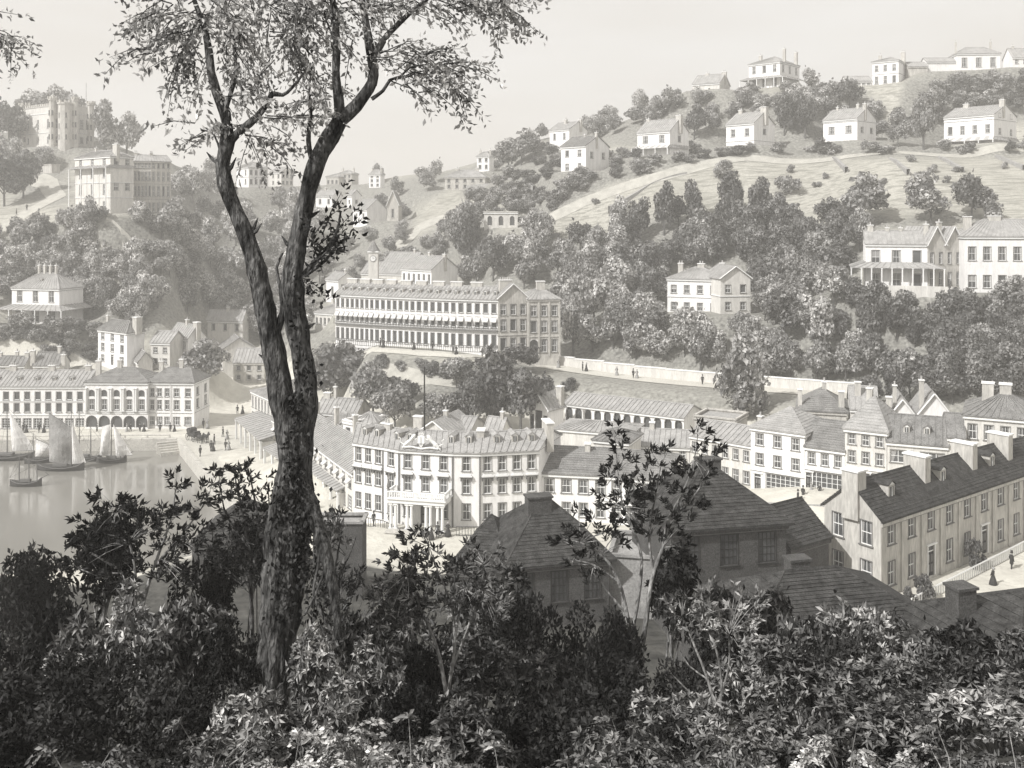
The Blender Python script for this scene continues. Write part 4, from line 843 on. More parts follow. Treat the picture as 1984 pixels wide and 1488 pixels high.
B('portico_house', 'tall temple-fronted white house with a deep recess at the left end of the arcade', (1026, 1062, 1092, 160, 38), 848, 787, cat='house', roof='front', rise=2.2, rows=((.0, .0),), ncol=[0], wm='stucco', zb=6.8, ext=[(0, .5, 1.2, .4, 3.4, 'dark'), (0, .14, .6, .3, 2.8, 'dark'), (0, .86, .6, .3, 2.8, 'dark')], chim=[(.9, .9, 1.0, .9, .8, 0)])
B('outbuilding', 'dim plain house end at the right end of the arcade beside the conical tree', [(1345, 146), (1425, 143)], 850, 806, zb=6.5, cat='outbuilding', D=6, rise=.8, rows=(), ncol=[], wm='tan', roof='flat')
# the shopping street
R_SH = ((.07, .28, 'shop', 1.0),)
B('shop', 'three-storey cream shop with a glazed front, left end of the shopping street', [(1455, 133), (1559, 128.5)], 962, 832, cat='shop', ze=14.1, zb=5.4, D=9, roof='hip', rise=2.2, rm='slate', rstyle='course', rows=((.42, .60, 'sash'), (.72, .90, 'sash')), ncol=[3], ww=1.05, style='sash', wm='stucco', ext=[(0, .60, 4.6, .5, 2.2, 'shop'), (0, .13, .9, .1, 2.3, 'door')], string=(.33,), land='the left shop of the shopping street')
B('shop', 'lower two-storey shop with a wide black-framed window and dark slate roof between its taller neighbours', [(1560, 128.4), (1636.5, 125.6)], 952, 866, cat='shop', ze=12.6, zb=6.4, D=9, rise=2.6, rm='slate_mid', rstyle='course', rows=((.62, .86, 'sash'),), ncol=[3], ww=.95, style='sash', wm='stucco', ext=[(0, .55, 4.0, .4, 2.5, 'shop'), (0, .1, .8, .1, 2.6, 'door')], string=(.5,))
B('shop', 'three-storey shop with a tile-hung pointed gable roof in the middle of the shopping street', [(1637.2, 125.5), (1718, 122.8)], 940, 828, cat='shop', ze=15.6, zb=7.4, D=9, roof='hip', rise=3.4, rm='slate', rstyle='course', rows=((.46, .64, 'sash'), (.74, .9, 'sash')), ncol=[3], ww=1.0, style='sash', wm='cream', ext=[(0, .24, 2.2, .5, 2.2, 'shop'), (0, .78, 1.9, .5, 2.2, 'shop'), (0, .52, .8, .1, 2.5, 'door')], string=(.37,), chim=[(.4, .5, .7, .7, .9, 1)], land='the pointed-roof shop')
B('shop', 'broad shop with two triple windows and two round dormers in a ribbed roof', [(1718.8, 122.7), (1836, 120)], 935, 845, cat='shop', ze=14.5, zb=7.6, D=9, rise=2.4, rm='slate_mid', rstyle='rib', rows=((.62, .84, 'triple', 2.2),), ncol=[2], ww=1.2, wm='cream', ext=[(0, .75, 3.0, .4, 2.2, 'shop')], dormers=[(.32, .16, .9, .9), (.66, .16, .9, .9)], land='the two-dormer shop')
B('house', 'narrow cream house wedged between the broad dormered shop and the tall end house', [(1836.5, 120), (1868, 119.4)], 930, 834, ze=15.6, zb=7.9, D=8, rise=2.0, rm='slate_mid', rows=((.75, .88, 'sash'), (.5, .64, 'sash')), ncol=[1], ww=.8, wm='cream')
B('house', 'tall cream three-storey house with two fat brick chimneys at the right edge', [(1868.6, 121), (2030, 117)], 920, 800, ze=18.1, zb=8.2, D=9, roof='hip', rise=2.2, rm='slate_mid', rstyle='rib', rows=((.1, .26), (.44, .60, 'sash'), (.70, .88, 'sash')), ncol=[5], ww=1.05, style='sash', wm='cream', chim=[(.28, .5, 1.3, 1.2, 1.0, 0), (.5, .5, 1.3, 1.2, 1.0, 0)], land='the tall end house of the street')
B('house', 'broad hipped-roof house with an arched recess behind the shopping street', [(1545, 143), (1640, 141)], 860, 792, zb=9, D=9, roof='hip', rise=2.4, rm='slate_mid', rstyle='course', rows=(), ncol=[0], wm='tan', ext=[(0, .55, 1.2, 2.4, 1.6, 'arch')], chim=[(.05, .1, .6, .6, .2, 0), (.9, .1, .8, .6, .2, 0), (.55, .5, .6, .6, .9, 1)])
B('house', 'left of two small sharp-gabled houses poking above the shopping street roofs', [(1722, 139), (1776, 138)], 850, 806, zb=10, D=8, roof='front', rise=2.4, rows=((.55, .8, 'dark'),), ncol=[1], ww=.7, wm='stucco', chim=[(0, .0, .7, .6, .2, 0), (.25, .2, .5, .5, 1.6, 1)])
B('house', 'right of two small sharp-gabled houses poking above the shopping street roofs', [(1781, 137), (1840, 136)], 850, 798, zb=10, D=8, roof='front', rise=2.6, rows=((.55, .85, 'sash'),), ncol=[1], ww=.9, wm='stucco', chim=[(.1, .1, .6, .6, 1.6, 1)])
B('house', 'pale ribbed-roof house behind the tile-hung pointed gable', [(1648, 139), (1700, 138)], 850, 790, zb=9.5, D=8, rise=2.4, roof='gable', rows=(), ncol=[], wm='cream', rm='slate', chim=[(.3, .3, .8, .6, .8, 0)])
# near terrace on the right
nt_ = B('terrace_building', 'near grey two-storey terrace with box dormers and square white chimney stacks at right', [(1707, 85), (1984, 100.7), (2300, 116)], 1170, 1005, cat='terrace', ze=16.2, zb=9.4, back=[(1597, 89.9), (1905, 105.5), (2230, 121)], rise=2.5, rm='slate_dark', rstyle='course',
  rows=((.12, .42, 'sash'), (.64, .93, 'sash')), ncol=[8, 6], ww=1.05, style='sash', wm='tan', side_l=(2, ((.12, .42, 'sash', 1.1), (.62, .92, 'sash', 1.1))), pilasters=8,
  ext=[(0, .3125, 1.1, .2, 2.7, 'door'), (0, .6875, 1.1, .2, 2.7, 'door')], dormers=[(.06, .2, 1.2, 1.3), (.21, .2, 1.2, 1.3), (.37, .2, 1.2, 1.3), (.53, .2, 1.2, 1.3), (.7, .2, 1.2, 1.3)],
  chim=[(.005, .5, 1.3, 1.6, 1.0, 0), (.165, .42, .9, 2.2, 1.1, 0), (.31, .42, .9, 2.2, 1.1, 0), (.43, .42, .9, 2.2, 1.1, 0), (.57, .42, .9, 2.2, 1.1, 0)], land='the near grey terrace')
# dark foreground houses
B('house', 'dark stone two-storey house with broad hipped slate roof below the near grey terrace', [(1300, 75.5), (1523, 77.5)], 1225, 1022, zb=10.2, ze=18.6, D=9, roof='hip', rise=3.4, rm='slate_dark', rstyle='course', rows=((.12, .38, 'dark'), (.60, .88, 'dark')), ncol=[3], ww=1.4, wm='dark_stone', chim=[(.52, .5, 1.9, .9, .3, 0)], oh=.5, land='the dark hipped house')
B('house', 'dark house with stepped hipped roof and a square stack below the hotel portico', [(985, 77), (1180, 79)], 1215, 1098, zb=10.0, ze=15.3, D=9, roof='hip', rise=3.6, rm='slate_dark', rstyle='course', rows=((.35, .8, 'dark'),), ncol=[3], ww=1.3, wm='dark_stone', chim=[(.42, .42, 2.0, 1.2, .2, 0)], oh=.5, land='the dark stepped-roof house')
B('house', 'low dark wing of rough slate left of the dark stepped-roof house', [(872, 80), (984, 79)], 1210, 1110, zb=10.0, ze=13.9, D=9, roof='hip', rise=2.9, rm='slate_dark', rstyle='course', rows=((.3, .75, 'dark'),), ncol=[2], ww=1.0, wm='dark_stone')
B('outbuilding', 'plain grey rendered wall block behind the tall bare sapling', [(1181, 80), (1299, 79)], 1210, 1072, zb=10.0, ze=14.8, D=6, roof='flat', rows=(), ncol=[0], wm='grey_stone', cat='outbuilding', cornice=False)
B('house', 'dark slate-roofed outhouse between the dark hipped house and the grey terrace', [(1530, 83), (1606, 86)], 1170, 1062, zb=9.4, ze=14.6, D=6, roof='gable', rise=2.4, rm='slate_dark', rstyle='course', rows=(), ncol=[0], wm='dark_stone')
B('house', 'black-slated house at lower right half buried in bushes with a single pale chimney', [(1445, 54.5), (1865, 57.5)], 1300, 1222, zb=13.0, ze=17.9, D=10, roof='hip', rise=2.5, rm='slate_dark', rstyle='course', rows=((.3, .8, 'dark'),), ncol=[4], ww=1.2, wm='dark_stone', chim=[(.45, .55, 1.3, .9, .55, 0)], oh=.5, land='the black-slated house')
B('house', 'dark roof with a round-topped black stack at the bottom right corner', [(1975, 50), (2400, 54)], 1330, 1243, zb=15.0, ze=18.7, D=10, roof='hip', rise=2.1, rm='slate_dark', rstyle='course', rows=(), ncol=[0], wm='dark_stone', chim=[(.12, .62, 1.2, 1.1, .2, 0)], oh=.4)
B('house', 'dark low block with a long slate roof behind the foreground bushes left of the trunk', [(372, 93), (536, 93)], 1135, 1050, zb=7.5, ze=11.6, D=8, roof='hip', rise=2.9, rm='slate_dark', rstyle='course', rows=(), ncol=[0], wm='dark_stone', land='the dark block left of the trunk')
B('outbuilding', 'square dark stone tower block standing against the street right of the trunk', [(606, 90), (702, 90)], 1130, 1013, zb=7.6, ze=14.3, D=2.6, roof='flat', rows=(), ncol=[0], wm='dark_stone', cat='outbuilding', cornice=False, land='the dark square block')

# a small pediment cap on the pointed-roof shop and neighbours is part of their roofs above

PA, PB = Vector(W(1045, 191)), Vector(W(1700, 160.5)); pu_ = (PB - PA).normalized(); pn_ = Vector((-pu_.y, pu_.x))
PZ = [13.7, 13.5, 13.2, 12.9, 12.7, 12.5, 12.45, 12.45, 12.5, 12.55, 12.6, 12.65]
for i, z_ in enumerate(PZ):
    p_, q_ = PA.lerp(PB, i / len(PZ)), PA.lerp(PB, (i + 1) / len(PZ)); m_ = (p_ + q_) / 2
    PADS.append((np.array([tuple(p_ - pn_ * 3), tuple(q_ - pn_ * 3), tuple(q_ + pn_ * 3), tuple(p_ + pn_ * 3)]), z_, m_.x, m_.y, (q_ - p_).length / 2 + 2))
# ------------------------------------------------------------------ terrain, water, quay, roads
def smooth(e0, e1, v): t = np.clip((v - e0) / (e1 - e0), 0, 1); return t * t * (3 - 2 * t)
xs = np.concatenate([np.arange(-900, -260, 40.), np.arange(-260, -120, 5.), np.arange(-120, 130, 1.6), np.arange(130, 270, 5.), np.arange(270, 940, 40.)])
ys = np.concatenate([np.arange(-60, 0, 10.), np.arange(0, 60, 1.5), np.arange(60, 110, 2.5), np.arange(110, 320, 1.6), np.arange(320, 480, 4.), np.arange(480, 900, 20.), np.array([960, 1020, 1080.])])
GX, GY = np.meshgrid(xs, ys); GZ = h(GX, np.minimum(GY, 900))
nx, ny = len(xs), len(ys)
vv = np.stack([GX.ravel(), GY.ravel(), GZ.ravel()], 1)
idx = np.arange(nx * ny).reshape(ny, nx)
ff = np.stack([idx[:-1, :-1].ravel(), idx[:-1, 1:].ravel(), idx[1:, 1:].ravel(), idx[1:, :-1].ravel()], 1)
# ground cover kinds painted per vertex: 0 dry pale grass, 1 woodland floor, 2 paved town
upx = CX + GX / np.maximum(GY, 30) * F; upy = YH + (H - GZ) / np.maximum(GY, 30) * F
WOODS = {
 'under villa': [(-60, 630), (150, 635), (200, 690), (190, 722), (60, 690), (-60, 668)],
 'left hill': [(-60, 200), (40, 215), (180, 205), (260, 240), (330, 275), (440, 305), (600, 350), (640, 400), (650, 470), (640, 560), (600, 640), (540, 690), (480, 640), (400, 605), (330, 620), (290, 640), (185, 700), (150, 650), (150, 560), (-60, 560), (-60, 470), (60, 460), (130, 430), (335, 425), (340, 300), (130, 300), (130, 400), (60, 380), (-60, 330)],
 'valley': [(600, 350), (760, 355), (900, 330), (940, 340), (860, 345), (850, 370), (790, 400), (800, 470), (900, 425), (960, 440), (930, 500), (700, 545), (620, 560), (640, 450), (600, 420)],
 'hedge row': [(900, 335), (960, 300), (1060, 260), (1090, 300), (1200, 300), (1340, 290), (1400, 284), (1600, 284), (1820, 287), (2050, 287), (2050, 298), (1700, 298), (1400, 302), (1180, 352), (1070, 410), (1010, 455), (1000, 380), (900, 370)],
 'between rows': [(1040, 262), (1160, 225), (1240, 215), (1340, 170), (1450, 170), (1450, 185), (1520, 185), (1570, 165), (1640, 168), (1700, 205), (1720, 285), (1560, 285), (1340, 285), (1150, 275)],
 'right of rows': [(1760, 160), (1800, 140), (2050, 130), (2050, 235), (1840, 225), (1820, 285), (1730, 280)],
 'mid wood': [(1060, 470), (1140, 470), (1230, 450), (1260, 430), (1320, 425), (1440, 410), (1500, 430), (1560, 480), (1600, 500), (1610, 440), (1650, 420), (1700, 420), (1740, 440), (1790, 420), (1850, 420), (1910, 440), (2050, 430), (2050, 460), (1880, 420), (1680, 440), (1660, 540), (1560, 560), (1460, 600), (1460, 530), (1290, 520), (1290, 610), (1095, 690), (1070, 560), (1000, 560), (900, 560), (870, 450), (920, 410), (960, 450)],
 'lower wood': [(1090, 600), (1290, 610), (1460, 610), (1500, 560), (1660, 560), (1870, 560), (2050, 560), (2050, 800), (1900, 790), (1690, 790), (1660, 765), (1380, 725), (1090, 690)],
 'gardens': [(600, 640), (690, 650), (730, 700), (790, 760), (900, 740), (1040, 690), (1060, 780), (1000, 850), (880, 840), (700, 820), (610, 780)],
}
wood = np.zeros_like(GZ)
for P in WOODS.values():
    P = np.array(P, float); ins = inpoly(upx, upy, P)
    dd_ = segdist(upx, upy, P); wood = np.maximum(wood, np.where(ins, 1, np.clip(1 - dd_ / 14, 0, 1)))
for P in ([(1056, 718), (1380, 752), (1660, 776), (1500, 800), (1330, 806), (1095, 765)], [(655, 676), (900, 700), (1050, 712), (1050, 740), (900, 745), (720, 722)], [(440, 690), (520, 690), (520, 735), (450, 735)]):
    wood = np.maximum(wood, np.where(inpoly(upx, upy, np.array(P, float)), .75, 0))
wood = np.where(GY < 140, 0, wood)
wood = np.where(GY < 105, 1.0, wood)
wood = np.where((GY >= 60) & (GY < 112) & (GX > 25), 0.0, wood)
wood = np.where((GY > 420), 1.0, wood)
town = ((GZ < 9) & (GY > 100) & (GY < 260)).astype(float)
town = np.where((GX > 24) & (GY > 78) & (GY < 150) & (GZ < 11), 1.0, town)
me = bpy.data.meshes.new('ground'); me.vertices.add(len(vv)); me.vertices.foreach_set('co', vv.ravel())
me.loops.add(ff.size); me.loops.foreach_set('vertex_index', ff.ravel().astype(np.int32)); me.polygons.add(len(ff)); me.polygons.foreach_set('loop_start', np.arange(0, ff.size, 4, dtype=np.int32))
me.update(calc_edges=True)
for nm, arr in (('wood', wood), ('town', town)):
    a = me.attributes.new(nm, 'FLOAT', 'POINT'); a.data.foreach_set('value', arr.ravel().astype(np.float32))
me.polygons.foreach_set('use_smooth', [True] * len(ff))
def ground_mat():
    m = bpy.data.materials.new('ground'); m.use_nodes = True; t = m.node_tree; b = t.nodes['Principled BSDF']; n = t.nodes.new; l = t.links.new
    b.inputs['Roughness'].default_value = 1; b.inputs['Specular IOR Level'].default_value = .1
    g = n('ShaderNodeNewGeometry'); 
    def noise(s, d=5):
        q = n('ShaderNodeTexNoise'); q.inputs['Scale'].default_value = s; q.inputs['Detail'].default_value = d; l(g.outputs['Position'], q.inputs['Vector']); return q.outputs['Fac']
    def ramp(f, a, b_, lo=.3, hi=.7):
        r = n('ShaderNodeMapRange'); r.inputs[1].default_value = lo; r.inputs[2].default_value = hi; r.inputs[3].default_value = a; r.inputs[4].default_value = b_; l(f, r.inputs[0]); return r.outputs[0]
    def mix(f, a, b_):
        x = n('ShaderNodeMix'); x.data_type = 'RGBA'
        l(f, x.inputs[0]) if not isinstance(f, float) else None
        for k, c in ((6, a), (7, b_)):
            if isinstance(c, tuple): x.inputs[k].default_value = c + (1,)
            else: l(c, x.inputs[k])
        return x.outputs[2]
    grass = mix(ramp(noise(.06), 0., 1.), (.30, .295, .265), (.46, .45, .41)); grass = mix(ramp(noise(1.7, 3), 0., .55), grass, (.20, .195, .165)); grass = mix(ramp(noise(5., 2), 0., .4), grass, (.52, .50, .45))
    mpg = n('ShaderNodeMapping'); mpg.inputs['Scale'].default_value = (.12, .9, 1.1); mpg.inputs['Rotation'].default_value = (0, 0, .25); l(g.outputs['Position'], mpg.inputs[0]); fur = n('ShaderNodeTexNoise'); fur.inputs['Scale'].default_value = 1.6; fur.inputs['Detail'].default_value = 4; l(mpg.outputs[0], fur.inputs['Vector'])
    grass = mix(ramp(fur.outputs['Fac'], 0., .75, .46, .62), grass, (.19, .186, .165))
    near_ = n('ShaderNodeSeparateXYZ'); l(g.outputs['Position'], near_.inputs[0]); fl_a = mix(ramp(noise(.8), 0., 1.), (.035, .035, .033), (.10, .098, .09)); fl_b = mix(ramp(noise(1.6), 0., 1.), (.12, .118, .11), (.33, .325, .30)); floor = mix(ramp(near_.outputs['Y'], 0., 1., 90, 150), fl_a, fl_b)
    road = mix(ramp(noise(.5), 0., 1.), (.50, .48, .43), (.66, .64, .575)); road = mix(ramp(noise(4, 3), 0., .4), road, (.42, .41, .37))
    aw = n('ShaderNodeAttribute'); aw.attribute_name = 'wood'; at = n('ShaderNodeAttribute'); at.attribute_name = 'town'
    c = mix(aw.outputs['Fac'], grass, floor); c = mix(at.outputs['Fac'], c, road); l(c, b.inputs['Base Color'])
    bp = n('ShaderNodeBump'); bp.inputs['Strength'].default_value = .7; bp.inputs['Distance'].default_value = .25; l(noise(1.8), bp.inputs['Height']); l(bp.outputs[0], b.inputs['Normal'])
    return m
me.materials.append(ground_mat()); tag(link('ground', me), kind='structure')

wm_ = MB(); wm_.face([(-900, 90, 0), (-20, 90, 0), (-20, 190, 0), (-900, 190, 0)], 'water'); tag(wm_.build('water'), kind='structure')
# quay: paving slab with a vertical masonry face and a coping course of stones
qo = MB()
E = [Vector((-300, 171)), Vector((-60.3, 179)), Vector((-42.6, 145)), Vector((-27, 116)), Vector((-25, 112))]
Oo = [Vector((-300, 184.5)), Vector((-50, 187.2)), Vector((-32, 150)), Vector((-14, 116)), Vector((-12, 112))]
for i in range(4):
    a, b, c, d = E[i], E[i + 1], Oo[i + 1], Oo[i]
    qo.face([(a.x, a.y, 1.85), (b.x, b.y, 1.85), (c.x, c.y, 1.85), (d.x, d.y, 1.85)], 'road')
    qo.face([(a.x, a.y, -3.5), (b.x, b.y, -3.5), (b.x, b.y, 1.85), (a.x, a.y, 1.85)], 'quay')
    qo.face([(d.x, d.y, -1), (c.x, c.y, -1), (c.x, c.y, 1.85), (d.x, d.y, 1.85)][::-1], 'quay')
Q = tag(qo.build('quay'), kind='structure')
cop = MB(); cop.box((0, 0, 0), 1.94, .8, .22, 0, 'quay'); COP = cop.mesh('coping_stone')
for i, st in ((0, -112), (1, None), (2, None)):
    a, b = E[i], E[i + 1]
    if st: a = a + (b - a) * ((st - a.x) / (b.x - a.x))
    dd = b - a; Ln = dd.length; k = int(Ln / 2); u = dd / Ln; nn = Vector((-u.y, u.x))
    for j in range(k): p = a + u * ((j + .5) * Ln / k) + nn * .42; link('coping_stone', COP, Q, (p.x, p.y, 1.85 + .012 * ((j * 7) % 3)), math.atan2(u.y, u.x))
# low parapet in front of the quay terrace
pw = MB(); pw.bar((-110, 178.6, 2.5), (-62, 180.4, 2.5), .16, 'quay', 4)
for i in range(13): pw.box((-110 + 4 * i, 178.6 + .15 * i, 1.85), .25, .25, .7, 0, 'quay')
tag(pw.build('quay_rail'), 'low pale rail along the far quay edge behind the boats', 'railing')
# slipway steps at the quay corner
sw = empty('landing_steps', (-60.6, 178.0, 0), 'small timber landing ramp at the corner of the far quay', 'landing steps')
for i in range(5):
    s_ = MB(); s_.box((0, 0, -3), 4.2, .55, 3.2, 0, 'quay'); s_.build('step', sw, (-.6 + i * .35, -.2 - i * .5, 1.7 - i * .32), .5)

def ribbon(name, pts, w, m, lift=.06, label=None, cat=None, n=6, kind='structure', dmin=100, hgt=None):
    P = []
    for p in pts:
        if len(p) == 3: x, y = W(p[0], p[2])
        else:
            hh_ = hit(p[0], p[1], dmin)
            if hh_ is None: continue
            x, y = hh_[:2]
        P.append(Vector((x, y)))
    Q_ = []
    for a, b in zip(P[:-1], P[1:]):
        k = max(1, int((b - a).length / 1.5))
        for i in range(k): Q_.append(a.lerp(b, i / k))
    Q_.append(P[-1]); b_ = MB(); rows_ = []
    for i, p in enumerate(Q_):
        t = (Q_[min(i + 1, len(Q_) - 1)] - Q_[max(0, i - 1)]); t = t.normalized() if t.length > 0 else Vector((1, 0)); nn = Vector((-t.y, t.x))
        row = []
        for s_ in (-1, 0, 1):
            q = p + nn * s_ * w / 2; row.append((q.x, q.y, h1(q.x, q.y) + lift + (.12 if s_ == 0 else .04)))
        rows_.append(row)
    if hgt is not None:
        zz = np.array([r_[1][2] for r_ in rows_]); kk = min(31, len(zz) // 2 * 2 - 1)
        if kk > 2: zz = np.convolve(np.pad(zz, kk // 2, mode='edge'), np.ones(kk) / kk, mode='valid')
        rows_ = [[(p[0], p[1], z_) for p in r_] for r_, z_ in zip(rows_, zz)]
    if hgt is None:
        for r0, r1 in zip(rows_[:-1], rows_[1:]):
            for k in (0, 1): b_.face([r0[k + 1], r0[k], r1[k], r1[k + 1]], m)
    else:
        for r0, r1 in zip(rows_[:-1], rows_[1:]):
            A0, B0, A1, B1 = Vector(r0[0]), Vector(r0[2]), Vector(r1[0]), Vector(r1[2]); u = Vector((0, 0, hgt)); dn = Vector((0, 0, -1.2))
            b_.face([B0 + u, A0 + u, A1 + u, B1 + u], m); b_.face([A0 + dn, A1 + dn, A1 + u, A0 + u][::-1], m); b_.face([B0 + dn, B1 + dn, B1 + u, B0 + u], m)
    o = b_.build(name)
    if kind: tag(o, kind=kind)
    else: tag(o, label, cat)
    return o, Q_
ribbon('path', [(-40, 470), (10, 440), (60, 408), (110, 382), (95, 356), (70, 345)], 5, 'path')
ribbon('path', [(195, 478), (225, 500), (262, 520), (292, 530)], 6, 'path')
ribbon('road', [(-40, 652), (30, 668), (90, 688), (150, 704), (200, 716), (300, 716)], 3.5, 'road')
ribbon('lane', [(2030, 296), (1850, 303), (1640, 304), (1440, 306), (1370, 318), (1290, 340), (1200, 366), (1130, 392), (1060, 425)], 3.2, 'path', dmin=200)
ribbon('path', [(1020, 365), (930, 385), (850, 425), (800, 450), (760, 490)], 6, 'path', dmin=200)
ribbon('terrace_walk', [(648, 664), (730, 677), (820, 684), (900, 690), (980, 694), (1060, 702)], 2.6, 'road', dmin=150)
_pp = [PA.lerp(PB, i / 8) for i in range(9)]; _, PROM = ribbon('promenade', [(PX(p.x, p.y), 0, p.y) for p in _pp], 5, 'road')
ribbon('path', [(735, 716), (800, 732), (860, 742), (905, 748)], 3, 'path', dmin=120)
def wall_along(Q_, off, hgt, th, m, name, label):
    b_ = MB(); st_ = MB(); z_ = np.array([h1(p.x, p.y) for p in Q_]); kk = 15; z_ = np.convolve(np.pad(z_, kk // 2, mode='edge'), np.ones(kk) / kk, mode='valid'); P_ = []
    for i, p in enumerate(Q_):
        t_ = (Q_[min(i + 3, len(Q_) - 1)] - Q_[max(0, i - 3)]).normalized(); P_.append(p + Vector((-t_.y, t_.x)) * off)
    for i in range(0, len(P_) - 4, 4):
        a_, c_ = P_[i], P_[i + 4]; dd = c_ - a_; m_ = (a_ + c_) / 2; zz = z_[i + 2]
        b_.box((m_.x, m_.y, zz - 2), dd.length + .02, th, hgt + 2, math.atan2(dd.y, dd.x), m); st_.box((m_.x, m_.y, zz + hgt), dd.length + .03, th + .2, .16, math.atan2(dd.y, dd.x), 'trim')
    r = empty(name, (0, 0, 0), label, 'wall'); b_.build('masonry', r); st_.build('coping', r); return r
wall_along(PROM, 2.7, 1.75, .5, 'cream', 'garden_wall', 'long pale retaining wall behind the strollers on the promenade')
ribbon('terrace_wall', [(1680, 572), (1760, 574), (1850, 577)], .5, 'cream', label='low pale garden wall below the twin-gabled verandah villa', cat='wall', kind=None, hgt=1.6, dmin=150)
ribbon('terrace_wall', [(1458, 556), (1510, 550), (1565, 545)], .4, 'cream', label='low garden wall running right from the pedimented villa', cat='wall', kind=None, hgt=.9, dmin=150)
for pts, lab in (([(1180, 420), (1260, 355), (1330, 335)], 'thin dry hedge-bank crossing the pale field left of the mid wood'), ([(1615, 306), (1640, 335)], 'dry stone bank dropping from the lane above the round wood, left one'), ([(1820, 306), (1865, 335)], 'dry stone bank dropping from the lane, second one'), ([(1930, 303), (1984, 330)], 'dry stone bank dropping from the lane at the right edge'), ([(975, 490), (1010, 465), (1085, 458)], 'curved field bank on the slope above the crescent'), ([(905, 372), (960, 350), (1035, 380)], 'field bank above the arched stone building'), ([(1725, 308), (1760, 340)], 'faint field bank dropping between the two stone banks')):
    ribbon('field_bank', pts, .8, 'grey_stone', label=lab, cat='field bank', kind=None, hgt=.7, dmin=180)

def railing(label, pts, hgt=1.1, step=.35, m='iron', each=False, cat='railing', name='railing', z=None):
    P = [Vector(p) for p in pts]; z0 = [h1(*p) if z is None else z for p in P]
    c = sum(P, Vector((0, 0))) / len(P); r = empty(name, (c.x, c.y, z0[0]), label, cat); b = MB(); tot = 0
    post = MB(); post.box((0, 0, 0), .09, .09, hgt, 0, m); pm = post.mesh('baluster')
    for (a, b_, za, zb_) in zip(P[:-1], P[1:], z0[:-1], z0[1:]):
        L_ = (b_ - a).length; k = int(L_ / step)
        for i in range(k + 1):
            q = a.lerp(b_, i / k); zz = za + (zb_ - za) * i / k - z0[0]
            if each: link('baluster', pm, r, (q.x - c.x, q.y - c.y, zz))
            else: b.box((q.x - c.x, q.y - c.y, zz), .07, .07, hgt, 0, m)
        rb_ = MB(); rb_.bar((a.x - c.x, a.y - c.y, za - z0[0] + hgt), (b_.x - c.x, b_.y - c.y, zb_ - z0[0] + hgt), .07, m); rb_.bar((a.x - c.x, a.y - c.y, za - z0[0] + .08), (b_.x - c.x, b_.y - c.y, zb_ - z0[0] + .08), .05, m); rb_.build('rail', r)
    if not each: o = b.build('balusters', r); o['kind'] = 'stuff'; o.name = 'baluster_row'
    return r
railing('iron railings in front of the left bay of the curved hotel', [W(686, 125.5), W(742, 123.3), W(758, 121.8)], z=3.3)
railing('iron railings in front of the right bays of the curved hotel', [W(884, 119.6), W(930, 119.5), W(1044, 121)], z=3.7)
railing('white balustrade edging the front gardens of the near grey terrace', [W(1766, 82.9), W(1984, 97.4), W(2080, 104)], hgt=1.05, step=.42, m='trim', each=True, z=9.2, name='garden_balustrade', cat='balustrade')
railing('thin iron railings along the front of the white crescent', [W(650, 201.5), W(725, 197), W(805, 193), W(885, 189.8), W(965, 187.5)], hgt=1.2, step=.45, z=16.3)
# pavement and street by the near terrace and along the shops
def strip(name, A, Bq, m, z, kind='structure'):
    b = MB(); b.face([(A[0][0], A[0][1], z), (A[1][0], A[1][1], z), (Bq[1][0], Bq[1][1], z), (Bq[0][0], Bq[0][1], z)], m)
    for p, q in ((A[0], A[1]), (A[1], Bq[1]), (Bq[1], Bq[0]), (Bq[0], A[0])): b.face([(p[0], p[1], z - 3), (q[0], q[1], z - 3), (q[0], q[1], z), (p[0], p[1], z)], m)
    return tag(b.build(name), kind=kind)
f0, f1 = Vector(W(1750, 82.0)), Vector(W(2100, 105.6)); u_ = (f1 - f0).normalized(); n_ = Vector((u_.y, -u_.x)); f0 = f0 - u_ * 6; f1 = f1 + u_ * 10
strip('pavement', (f0 + n_ * .3, f1 + n_ * .3), (f0 + n_ * 3.2, f1 + n_ * 3.2), 'road', 9.16)
strip('road', (f0 + n_ * 3.2, f1 + n_ * 3.2), (f0 + n_ * 12, f1 + n_ * 12), 'quay', 9.02)
strip('garden', (f0 - n_ * 3.6, f1 - n_ * 3.6), (f0 + n_ * .3, f1 + n_ * .3), 'grey_stone', 9.12)
s0, s1 = Vector(W(1440, 130.5)), Vector(W(1650, 122.2)); u_ = (s1 - s0).normalized(); n_ = Vector((u_.y, -u_.x))
def slant(name, A, Bq, m, za, zb_):
    b = MB(); b.face([(A[0][0], A[0][1], za), (A[1][0], A[1][1], zb_), (Bq[1][0], Bq[1][1], zb_), (Bq[0][0], Bq[0][1], za)], m)
    for p, q, z1_, z2_ in ((A[0], A[1], za, zb_), (Bq[1], Bq[0], zb_, za)): b.face([(p[0], p[1], z1_ - 3), (q[0], q[1], z2_ - 3), (q[0], q[1], z2_), (p[0], p[1], z1_)][::-1], m)
    return tag(b.build(name), kind='structure')
slant('pavement', (s0 + n_ * 3.4, s1 + n_ * 3.4), (s0 - n_ * 2.2, s1 - n_ * 2.2), 'road', 5.5, 7.3)
slant('kerb', (s0 + n_ * 3.6, s1 + n_ * 3.6), (s0 + n_ * 3.2, s1 + n_ * 3.2), 'grey_stone', 5.53, 7.33)

